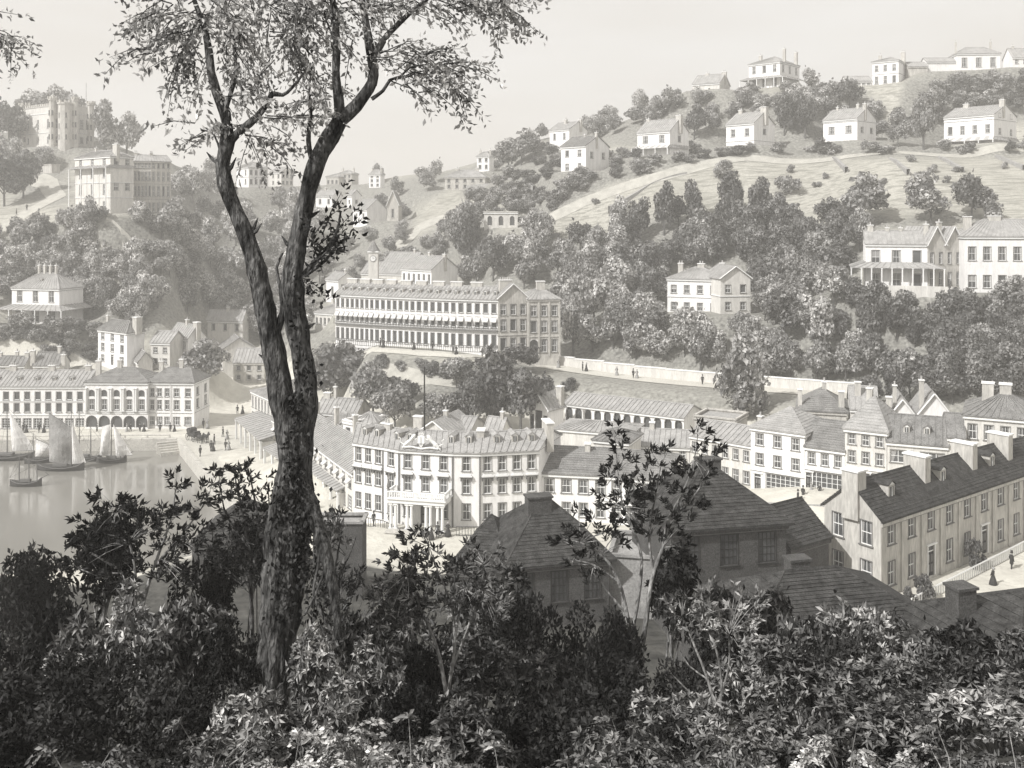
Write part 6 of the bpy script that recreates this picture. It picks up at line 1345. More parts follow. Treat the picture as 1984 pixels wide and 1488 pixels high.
# ------------------------------------------------------------------ boats
def boat(px, py, Lm, label, masts, sails, dark=True, rz=0.0):
    """masts: (x fraction, height m); sails: list of quads in (x m, z m) with a material"""
    d = (H - 0) / (py - YH) * F; x, y = W(px, d); r = empty('sailing_boat', (x, y, 0), label, 'boat', 'boats in the harbour', rz); b = MB(); secs = []
    for t in np.linspace(-1, 1, 9):
        w_ = Lm * .15 * (1 - abs(t) ** 2.6) + .04; sh = .55 + .5 * t * t + (.35 if t > .8 else 0); xx = t * Lm / 2; kx = -.35
        secs.append([(xx, -w_, sh), (xx, -w_ * .85, .25), (xx, -w_ * .3, kx), (xx, w_ * .3, kx), (xx, w_ * .85, .25), (xx, w_, sh)])
    b.rings(secs, 'hull'); b.build('hull', r)
    g = MB()
    for s in (0, 5):
        for a, c in zip(secs[:-1], secs[1:]): g.bar(a[s], c[s], .06, 'spar')
    g.bar((Lm / 2, 0, 1.3), (Lm / 2 + Lm * .22, 0, 1.9), .07, 'spar'); g.build('gunwale', r); k = MB(); k.box((0, 0, .7), Lm * .3, Lm * .12, .45, 0, 'spar'); k.build('cabin', r)
    for (fx, hm) in masts:
        m_ = MB(); m_.bar((fx * Lm, 0, .2), (fx * Lm, 0, hm), .1, 'spar', 6, .04); o = m_.build('mast', r); rg = MB()
        for s in (-1, 1): rg.bar((fx * Lm, 0, hm * .92), (fx * Lm - .5, s * Lm * .13, .9), .022, 'spar', 3)
        rg.bar((fx * Lm, 0, hm * .96), (Lm / 2 + Lm * .2, 0, 1.85), .022, 'spar', 3); rg.bar((fx * Lm, 0, hm * .96), (-Lm / 2, 0, 1.3), .022, 'spar', 3); rg.build('rigging', o)
    for q, m_ in sails:
        s = MB(); q = [Vector((p[0], 0, p[1])) for p in q]; n_ = 6; G_ = []
        A_, B_, C_, D_ = (q if len(q) == 4 else q + [q[2]])
        for i in range(n_ + 1):
            row = []
            for j in range(n_ + 1):
                u, v = i / n_, j / n_; p = (A_.lerp(B_, u)).lerp(D_.lerp(C_, u), v); p.y = -.9 * math.sin(math.pi * u) * math.sin(math.pi * min(v * 1.1, 1)) - .05; row.append(p)
            G_.append(row)
        for i in range(n_):
            for j in range(n_): s.face([G_[i][j], G_[i + 1][j], G_[i + 1][j + 1], G_[i][j + 1]], m_)
        for i in range(n_): s.bar(G_[i][n_], G_[i + 1][n_], .05, 'spar'); s.bar(G_[i][0], G_[i + 1][0], .04, 'spar')
        s.build('sail', r, smooth=False)
boat(118, 911, 7.8, 'black fishing boat with one great brown-and-white sail, largest of the moored boats', [(.22, 10.2)], [([(-1.9, 1.4), (1.6, 1.0), (1.8, 7.0), (-2.0, 9.6)], 'sail_dark'), ([(1.9, 1.0), (4.2, 1.2), (1.8, 8.2)], 'sail')])
boat(216, 896, 5.2, 'small black boat with two slim white sails nearest the quay corner', [(.0, 7.3), (.3, 5)], [([(-2.0, 1.2), (-.3, 1.2), (-.2, 6.6), (-1.6, 6.2)], 'sail'), ([(.8, 1.0), (3.6, 1.3), (.3, 6.6)], 'sail')])
boat(50, 942, 5.0, 'small bare-masted sloop floating in front of the others, lower left', [(-.2, 5.0), (.1, 5.6), (.35, 3.6)], [])
boat(8, 890, 10.5, 'dark two-masted ketch cut by the left edge of the view', [(.05, 9.5), (-.35, 8)], [([(1.4, 1.4), (5.4, 1.6), (.9, 8.4)], 'sail')])
boat(76, 897, 4.6, 'little boat showing a rounded bright white sail between the ketch and the brown-sailed boat', [(-.2, 5.2)], [([(-.6, .9), (1.9, .9), (1.8, 2.9), (-.6, 4.2)], 'sail')], rz=.3)
boat(162, 893, 6.2, 'boat with two bare masts moored behind the brown-sailed one', [(-.12, 8.5), (.2, 7.6)], [])
# ------------------------------------------------------------------ the big forked tree in the foreground
TD = 16.0
def T3(px, py, dd=0.0): d = TD + dd; return Vector(((px - CX) / F * d, d, ZP(py, d)))
tb = T3(540, 1320); tree = empty('forked_tree', (tb.x, tb.y, h1(tb.x, tb.y) - .1), 'large forked tree with ridged dark bark and ivy, dominating the left foreground', 'tree')
O_ = Vector(tree.location)
def limb(name, pts, parent=tree, n=14, wob=.11, seed=1, m='bark'):
    # pts: (px, py, width px, extra depth); resampled so that knots and ridges have something to sit on
    P = [T3(p[0], p[1], p[3] if len(p) > 3 else 0) - O_ for p in pts]; Wd = [p[2] / 2 / F * TD for p in pts]; Q_, r_ = [], []
    rr = random.Random(seed)
    for i in range(len(P) - 1):
        p0, p1, p2, p3 = P[max(0, i - 1)], P[i], P[i + 1], P[min(len(P) - 1, i + 2)]
        k = max(2, int((p2 - p1).length / .12))
        for j in range(k):
            t = j / k; q = 0.5 * ((2 * p1) + (p2 - p0) * t + (2 * p0 - 5 * p1 + 4 * p2 - p3) * t * t + (3 * p1 - p0 - 3 * p2 + p3) * t ** 3)
            Q_.append(q); r_.append((Wd[i] + (Wd[i + 1] - Wd[i]) * t) * (1 + .10 * math.sin(len(Q_) * 1.3 + seed) * (rr.random())))
    Q_.append(P[-1]); r_.append(Wd[-1]); b = MB(); b.tube(Q_, r_, m, n, wob, seed)
    return b.build(name, parent, smooth=True), Q_
FGLIMBS = []
trunk, tq = limb('trunk', [(530, 1400, 92), (533, 1330, 74), (538, 1250, 70), (545, 1180, 76), (556, 1080, 82), (563, 1000, 80), (570, 930, 68), (572, 880, 60), (570, 830, 70), (572, 790, 58)], n=44, wob=.09, seed=3)
for nm, pts, n_ in (
 ('limb', [(562, 860, 44, -.1), (548, 790, 46, -.1), (538, 720, 44), (524, 650, 42), (508, 570, 38), (494, 510, 34), (472, 445, 31), (452, 400, 28), (437, 360, 27), (431, 320, 26), (438, 285, 28), (442, 262, 26)], 30),
 ('limb', [(580, 870, 46), (590, 790, 46), (592, 730, 40), (582, 670, 40), (572, 610, 42), (566, 550, 44), (572, 500, 36), (582, 440, 33), (597, 370, 31), (615, 310, 34), (640, 265, 33), (658, 235, 28)], 30),
 ('branch', [(442, 265, 22), (436, 220, 22), (420, 180, 19), (409, 140, 17), (405, 100, 15), (395, 50, 12), (378, 5, 9), (360, -60, 7)], 10),
 ('branch', [(436, 215, 10), (448, 178, 9), (457, 140, 8), (452, 80, 7), (438, 20, 6), (432, -50, 5)], 8),
 ('branch', [(446, 272, 20), (470, 250, 16), (498, 226, 14), (518, 200, 12), (528, 182, 11), (548, 184, 8), (566, 170, 6), (590, 140, 4)], 10),
 ('branch', [(660, 232, 22), (656, 190, 19), (651, 150, 17), (652, 90, 15), (650, 40, 14), (640, -30, 11), (630, -110, 8)], 10),
 ('branch', [(662, 232, 27), (690, 205, 25), (715, 172, 23), (724, 145, 20), (718, 100, 19), (710, 50, 14), (700, -10, 12), (690, -90, 9)], 12),
 ('branch', [(728, 105, 15), (745, 75, 13), (770, 48, 11), (800, 20, 9), (835, -8, 8), (880, -50, 6)], 9),
 ('branch', [(608, 318, 13), (599, 288, 11), (598, 255, 9), (603, 215, 6), (599, 175, 4), (606, 120, 3)], 8),
 ('branch', [(720, 192, 9), (742, 176, 7), (756, 155, 6), (776, 148, 5), (796, 130, 4), (830, 125, 3)], 7),
 ('branch', [(536, 640, 20), (548, 605, 13), (544, 560, 8), (536, 520, 6), (548, 490, 4)], 8),
 ('branch', [(552, 600, 16), (563, 575, 13), (570, 556, 12)], 8),
 ('branch', [(588, 532, 11), (612, 505, 9), (636, 480, 7), (652, 450, 5), (660, 410, 4)], 7),
 ('branch', [(590, 535, 8), (630, 505, 6), (652, 478, 4), (668, 462, 3)], 6),
 ('branch', [(432, 310, 6), (415, 262, 4), (392, 252, 3)], 6),
 ('branch', [(655, 95, 7), (640, 60, 5), (628, 25, 4)], 6),
 ('root', [(585, 940, 38, -.1), (612, 1010, 30, -.3), (635, 1090, 22, -.5), (650, 1170, 16, -.7), (655, 1240, 14, -.9)], 8),
 ('root', [(545, 960, 40, .1), (528, 1040, 34, .2), (524, 1120, 30, .3), (512, 1230, 26, .4), (505, 1330, 20, .4)], 8),
 ('stem', [(600, 1000, 7, -.4), (618, 1080, 6, -.5), (608, 1150, 6, -.6), (640, 1220, 7, -.7)], 5),
 ('stem', [(636, 1085, 6, -.5), (612, 1150, 5, -.6), (590, 1190, 5, -.7)], 5)):
    o, q = limb(nm, pts, n=n_, seed=len(FGLIMBS) + 5); FGLIMBS.append([v + O_ for v in q])
# snags of broken twigs along the limbs
for i, (px, py, a) in enumerate([(447, 335, .8), (405, 320, 2.6), (398, 150, 2.4), (455, 470, .6), (620, 430, .3), (676, 250, .5), (664, 275, .6), (560, 480, 2.5), (545, 700, 2.8), (612, 640, .3), (700, 108, 2.5), (520, 450, .9)]):
    p = T3(px, py); p = min((v for L_ in FGLIMBS[:2] for v in L_), key=lambda v: (v - p).length) - O_; b = MB(); b.tube([p, p + Vector((math.cos(a), 0, math.sin(a))) * .19, p + Vector((math.cos(a) * 1.1, .02, math.sin(a) * 1.5)) * .27], [.06, .035, .008], 'bark', 6); b.build('snag', tree)
def leaves(C, Tdir, size, ratio=.34, spread=.5, bend=.1, g=rng, tone=None, up=None):
    n = len(C); T_ = unit(Tdir + spread * g.normal(size=(n, 3))); Nn = unit(np.cross(T_, g.normal(size=(n, 3))))
    if up is not None: Nn = unit(Nn * .7 + np.array(up)); Nn = unit(Nn - T_ * (Nn * T_).sum(1, keepdims=True))
    L_ = size * (.65 + .6 * g.random(n)); tn = g.random(n) if tone is None else tone
    return quads(C, Nn, T_, L_, L_ * ratio, bend, tn)
def crown_leaves(name, ells, m, parent, size, twig='bark', dens=1.15, depth=.8, droop=-.35):
    """ells: (cx, cy, rx, ry, count, dir x, dir z) in picture terms at the tree's distance"""
    allV, allF, allT = [], [], []; off = 0; tw = MB()
    for (cx, cy, rx, ry, n, dx, dz) in ells:
        c = T3(cx, cy); sx, sz = rx / F * TD, ry / F * TD; g = np.random.default_rng(int(cx * 31 + cy * 7) & 0xffff); n = int(n * dens)
        ns = max(3, n // 26)
        for s in range(ns):     # sprays: a twig with leaves alternating along it
            r = math.sqrt(g.random()) * .95; a = g.random() * 2 * math.pi
            e = np.array([c.x + math.cos(a) * r * sx, TD + g.normal() * depth * .5, c.z + math.sin(a) * r * sz]); dr = np.array([dx + .55 * math.cos(a), g.normal() * .4, dz + .45 * math.sin(a)]); dr /= np.linalg.norm(dr)
            Lt = .34 + .3 * g.random(); k = 26; t = np.linspace(0.1, 1, k)[:, None]; sag = -.12 * (t ** 2) * np.array([0, 0, 1])
            C = e + dr * (t - .5) * Lt * 1.6 + sag + g.normal(size=(k, 3)) * .045
            sd = np.cross(dr, g.normal(size=3)); sd /= np.linalg.norm(sd); al = np.where(np.arange(k) % 2 == 0, 1, -1)[:, None]
            V_, Fq, tn = leaves(C - np.array(O_), dr * .6 + sd * al * .9 + np.array([0, 0, droop]), size, .46, .35, .12, g)
            allV.append(V_); allF.append(Fq + off); allT.append(tn); off += len(V_)
            p0, p1 = Vector(e - dr * .8 * Lt), Vector(e + dr * .6 * Lt); tw.tube([p0 - O_, (p0 + p1) / 2 - O_ + Vector((0, 0, .02)), p1 - O_ + Vector((0, 0, -.08))], [.012, .008, .003], twig, 4)
    me_ = leaf_mesh('foliage', np.concatenate(allV), np.concatenate(allF), np.concatenate(allT)); me_.materials.append(M[m]); o = link('foliage', me_, parent); o['kind'] = 'stuff'; t_ = tw.build('twig_spray', parent); t_['kind'] = 'stuff'
    return o
crown_leaves('foliage', [(300, 20, 70, 45, 300, -1, -.2), (330, 80, 65, 50, 420, -.6, -.6), (345, 140, 38, 50, 260, -.2, -1), (292, 120, 35, 22, 110, -1, -.4), (400, 60, 60, 70, 260, .2, -.3), (460, 40, 55, 60, 420, .3, -.4), (480, 110, 48, 60, 300, .3, -.6), (450, 170, 40, 45, 110, .3, -.6), (540, 30, 70, 45, 520, .5, -.4),
  (570, 90, 60, 50, 300, .5, -.5), (590, 60, 45, 60, 200, .2, -.5), (600, 140, 50, 40, 170, .4, -.6), (500, 150, 22, 50, 130, 0, -1), (380, -60, 180, 60, 500, 0, .2), (560, -60, 160, 60, 480, 0, .2)], 'crown', tree, .112)
crown_leaves('foliage', [(620, 40, 50, 60, 240, .3, -.2), (690, 20, 60, 40, 260, .6, -.2), (755, 30, 60, 40, 260, .8, -.2), (870, 10, 70, 26, 300, 1, -.1), (950, 14, 70, 30, 300, 1, -.2), (1010, 20, 35, 26, 120, 1, -.3), (985, 50, 20, 22, 60, .4, -1), (800, -30, 150, 40, 320, .5, 0), (835, 110, 50, 28, 210, 1, .1), (880, 130, 55, 30, 230, 1, -.3), (825, 150, 50, 22, 150, 1, -.2), (850, 178, 60, 22, 170, 1, -.3), (760, 95, 30, 22, 80, .7, .2), (900, 190, 24, 14, 40, .6, -.6),
  (745, 110, 26, 18, 40, .8, .2), (675, 115, 22, 40, 90, .2, -.8), (640, 170, 30, 20, 50, .6, -.4), (590, 210, 46, 24, 150, -.3, -.4), (608, 240, 30, 18, 60, .4, -.4), (480, 205, 40, 22, 60, .7, -.2), (540, 245, 60, 26, 130, .8, -.3), (530, 290, 55, 30, 150, .7, -.5), (480, 290, 30, 22, 70, -.2, -.5), (395, 250, 44, 18, 120, -1, -.1), (420, 262, 25, 16, 60, -.4, -.4)], 'crown', tree, .112)
crown_leaves('foliage', [(640, 425, 20, 34, 60, .4, .9), (658, 452, 18, 24, 50, .6, .8), (618, 465, 16, 24, 40, .2, .8), (640, 490, 22, 10, 26, .8, .4), (600, 545, 14, 8, 8, .8, 0)], 'fgA', tree, .12, depth=.4, droop=.2)
# a hanging tip of another branch at the upper left corner
ob = empty('overhanging_branch', (*W(-40, 16)[:2], ZP(60, 16)), 'tip of a leafy branch hanging in at the upper left corner of the view', 'branch'); O2 = Vector(ob.location); _O = O_; O_ = O2
limb('branch', [(-140, 20, 14), (-80, 50, 9), (-30, 70, 6), (10, 85, 3)], ob, 8, seed=44); crown_leaves('foliage', [(-10, 75, 34, 30, 170, .6, -.5), (14, 95, 18, 20, 60, .6, -.8), (-60, 40, 50, 40, 200, .5, -.3)], 'crown', ob, .1); O_ = _O
# ivy skirts on the trunk
iv = []; off = 0; IV, IF, IT = [], [], []
g = np.random.default_rng(5)
for (px, py, w_, n_) in ((560, 1010, 40, 260), (590, 1090, 42, 320), (620, 1170, 36, 240), (545, 1130, 30, 160), (575, 900, 30, 140), (580, 800, 26, 90), (590, 720, 20, 60), (572, 600, 18, 40), (566, 960, 34, 160), (585, 1000, 34, 200)):
    c = T3(px, py, -.28); C = np.stack([c.x + g.normal(size=n_) * w_ / F * TD * .5, TD - .22 - .16 * g.random(n_), c.z + g.normal(size=n_) * .28], 1) - np.array(O_)
    V_, Fq, tn = leaves(C, np.tile([0, -.3, -1.], (n_, 1)), .085, .7, .7, .1, g); IV.append(V_); IF.append(Fq + off); IT.append(tn); off += len(V_)
me_ = leaf_mesh('ivy', np.concatenate(IV), np.concatenate(IF), np.concatenate(IT)); me_.materials.append(M['fgA']); o = link('ivy', me_, tree); o['kind'] = 'stuff'

# ------------------------------------------------------------------ foreground shrubs
def shrub_mesh(seed, kind):
    """unit shrub: about 2 wide and 1.7 high"""
    g = np.random.default_rng(seed); Vs, Fs, Ts = [], [], []; off = 0; st = MB(); rr = random.Random(seed)
    def add(q):
        nonlocal off
        Vs.append(q[0]); Fs.append(q[1] + off); Ts.append(q[2]); off += len(q[0])
    if kind == 'whorl':          # lobed evergreen with rosettes of leaves
        nl = 10; lob = np.array([[g.normal() * .42, g.normal() * .36, .45 + .95 * g.random(), .26 + .18 * g.random()] for _ in range(nl)])
        for i in range(350):
            l = lob[g.integers(nl)]; d = unit(g.normal(size=(1, 3)) + np.array([[0, -.1, .35]]))[0]; c = l[:3] + d * l[3] * (.75 + .35 * g.random()); ax = unit((d * .8 + np.array([0, 0, .5]) + .3 * g.normal(size=3))[None])[0]
            u = np.cross(ax, [.3, .9, .1]); u /= np.linalg.norm(u); v = np.cross(ax, u); k = 7; an = np.arange(k) * 2 * math.pi / k + g.random() * 6
            rad = u * np.cos(an)[:, None] + v * np.sin(an)[:, None]; T_ = rad * .85 + ax * (.15 + .55 * g.random()); tn = np.clip((g.random() ** 2) * .7 + .3 * g.random(k), 0, 1)
            add(leaves(np.tile(c, (k, 1)), T_, .165, .34, .2, .12, g, tn, up=ax * .9))
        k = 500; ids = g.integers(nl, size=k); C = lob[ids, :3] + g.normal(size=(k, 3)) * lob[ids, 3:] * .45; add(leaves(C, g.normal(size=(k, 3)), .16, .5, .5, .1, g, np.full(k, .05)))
        for l in lob: st.tube([(0, 0, -.1), (l[0] * .3, l[1] * .3, l[2] * .4), (l[0] * .8, l[1] * .8, l[2])], [.035, .025, .008], 'stem', 5)
    elif kind == 'sapling':      # upright, open, pale stems showing, pointed leaves sweeping upwards
        for i in range(13):
            a = i * 2.4 + g.random(); r = .35 + .75 * g.random(); topz = 1.65 - .75 * r * g.random() - .25 * g.random(); P0 = np.array([0, 0, -.1]); P1 = np.array([math.cos(a) * r * .3, math.sin(a) * r * .2, .5]); P2 = np.array([math.cos(a) * r * .75, math.sin(a) * r * .5, topz * .72]); P3 = np.array([math.cos(a) * r * .95, math.sin(a) * r * .7, topz])
            st.tube([tuple(P0), tuple(P1), tuple(P2), tuple(P3)], [.03, .022, .014, .004], 'stem', 5)
            for j in range(5):           # side twigs each ending in a tuft
                t = .35 + .65 * (j + .4 * g.random()) / 4.6; q0 = P1 * (1 - t) ** 2 + 2 * P2 * t * (1 - t) + P3 * t * t; dr = unit((np.array([math.cos(a), math.sin(a), .9]) + .9 * g.normal(size=3))[None])[0]; Lq = .10 + .16 * g.random() * (1.2 - t); q1 = q0 + dr * Lq + [0, 0, .05]
                st.tube([tuple(q0), tuple(q1)], [.009, .004], 'stem', 4)
                k = 9; tn = np.clip(g.random() * .4 + .6 * g.random(k), 0, 1); add(leaves(q1 + g.normal(size=(k, 3)) * .045, np.tile(dr * .7 + [0, 0, .35], (k, 1)), .19, .36, .75, .1, g, tn))
    elif kind == 'fern':         # layered plant: drooping fans of pointed leaves in tiers
        for i in range(34):
            a = g.random() * 6.28; r = .15 + .8 * g.random() ** .6; z = .75 - .55 * r + .22 * g.normal() * .6 + .1; q0 = np.array([math.cos(a) * r, math.sin(a) * r * .8, z])
            out = np.array([math.cos(a), math.sin(a), .1]); side = np.array([-math.sin(a), math.cos(a), 0])
            nf = 4
            for f_ in range(nf):
                b_ = (f_ - (nf - 1) / 2) * .5 + .2 * g.normal(); dr = out * math.cos(b_) + side * math.sin(b_); k = 15; t = np.linspace(0, 1, k)[:, None]; Lf = .26 + .2 * g.random()
                C = q0 + dr * t * Lf - np.array([0, 0, 1.]) * t ** 2 * .16 * (.6 + g.random()); sd = np.cross(dr, [0, 0, 1.]); al = np.where(np.arange(k) % 2 == 0, 1., -1.)[:, None]
                T_ = dr * .9 + sd * al * .9 + np.array([0, 0, -.25]); add(leaves(C, T_, .105, .38, .22, .08, g, np.clip(.25 * g.random() + .75 * g.random(k), 0, 1), up=(0, 0, 1.)))
            st.tube([(0, 0, 0), tuple(q0 * np.array([.5, .5, .75])), tuple(q0)], [.012, .01, .005], 'stem', 4)
    elif kind == 'dense':        # dense dark mass of small leaves
        nl = 14; lob = np.array([[g.normal() * .5, g.normal() * .4, .3 + .95 * g.random(), .25 + .15 * g.random()] for _ in range(nl)]); k = 3000; ids = g.integers(nl, size=k); d = unit(g.normal(size=(k, 3)))
        C = lob[ids, :3] + d * lob[ids, 3:] * (.6 + .5 * g.random((k, 1))); lt_ = g.random(nl); add(leaves(C, d * .6 + np.array([0, 0, .2]), .125, .5, .7, .1, g, np.clip(.5 * lt_[ids] + .5 * g.random(k), 0, 1)))
        for l in lob[:6]: st.tube([(0, 0, -.1), (l[0] * .8, l[1] * .8, l[2])], [.03, .01], 'stem', 5)
    me_ = leaf_mesh('foliage', np.concatenate(Vs), np.concatenate(Fs), np.concatenate(Ts)); me_.materials.append(M['fgB']); return me_, st.mesh('stem', True)
SH = {k: [shrub_mesh(40 + 10 * i + j, k) for j in range(3)] for i, k in enumerate(('whorl', 'sapling', 'fern', 'dense'))}
NS = 0
def shrub(px, ytop, d, wpx, kind, m, label, base=None, v=None, st='stem', zrot=None):
    global NS
    x, y = W(px, d); zg = h1(x, y) - .15; zt = ZP(ytop, d)
    hgt = zt - zg; wm_ = wpx / F * d; NS += 1; v = NS % 3 if v is None else v
    nm = {'whorl': 'evergreen_shrub', 'sapling': 'sapling', 'fern': 'layered_plant', 'dense': 'shrub'}[kind]; r = empty(nm, (x, y, zg), label, 'plant' if kind == 'fern' else ('sapling' if kind == 'sapling' else 'shrub'), 'foreground ' + ('plants' if kind == 'fern' else 'shrubs'))
    fm, sm = SH[kind][v]; U = {'fern': 1.0, 'whorl': 1.75, 'sapling': 1.7, 'dense': 1.6}[kind]; wide = 2.0 if kind != 'whorl' else 1.9; s = wm_ / wide; body = U * s * 1.0
    # a shrub whose crown is smaller than its height stands on stems: keep its leaves in proportion
    zs = max(.5 * s, min(1.7 * s, hgt / U)); lift = max(0, hgt - U * zs); a = R.random() * 6.28 if zrot is None else zrot
    f = link('foliage', fm, r, (0, 0, lift), a, (s, s, zs)); with_mat(f, m); f['kind'] = 'stuff'
    t = link('stem', sm, r, (0, 0, lift), a, (s, s, zs)); t.material_slots[0].link = 'OBJECT'; t.material_slots[0].material = M[st if st != 'dark' else 'bark']
    if lift > .3:
        b = MB(); rr = random.Random(NS)
        for i in range(4): b.tube([(rr.uniform(-.1, .1), 0, -.3), (rr.uniform(-.2, .2), 0, lift * .5), (rr.uniform(-.25, .25) * s, 0, lift + .3 * s)], [.05 * s, .04 * s, .025 * s], 'stem' if st != 'dark' else 'bark', 6)
        b.build('lower_stem', r)
    return r
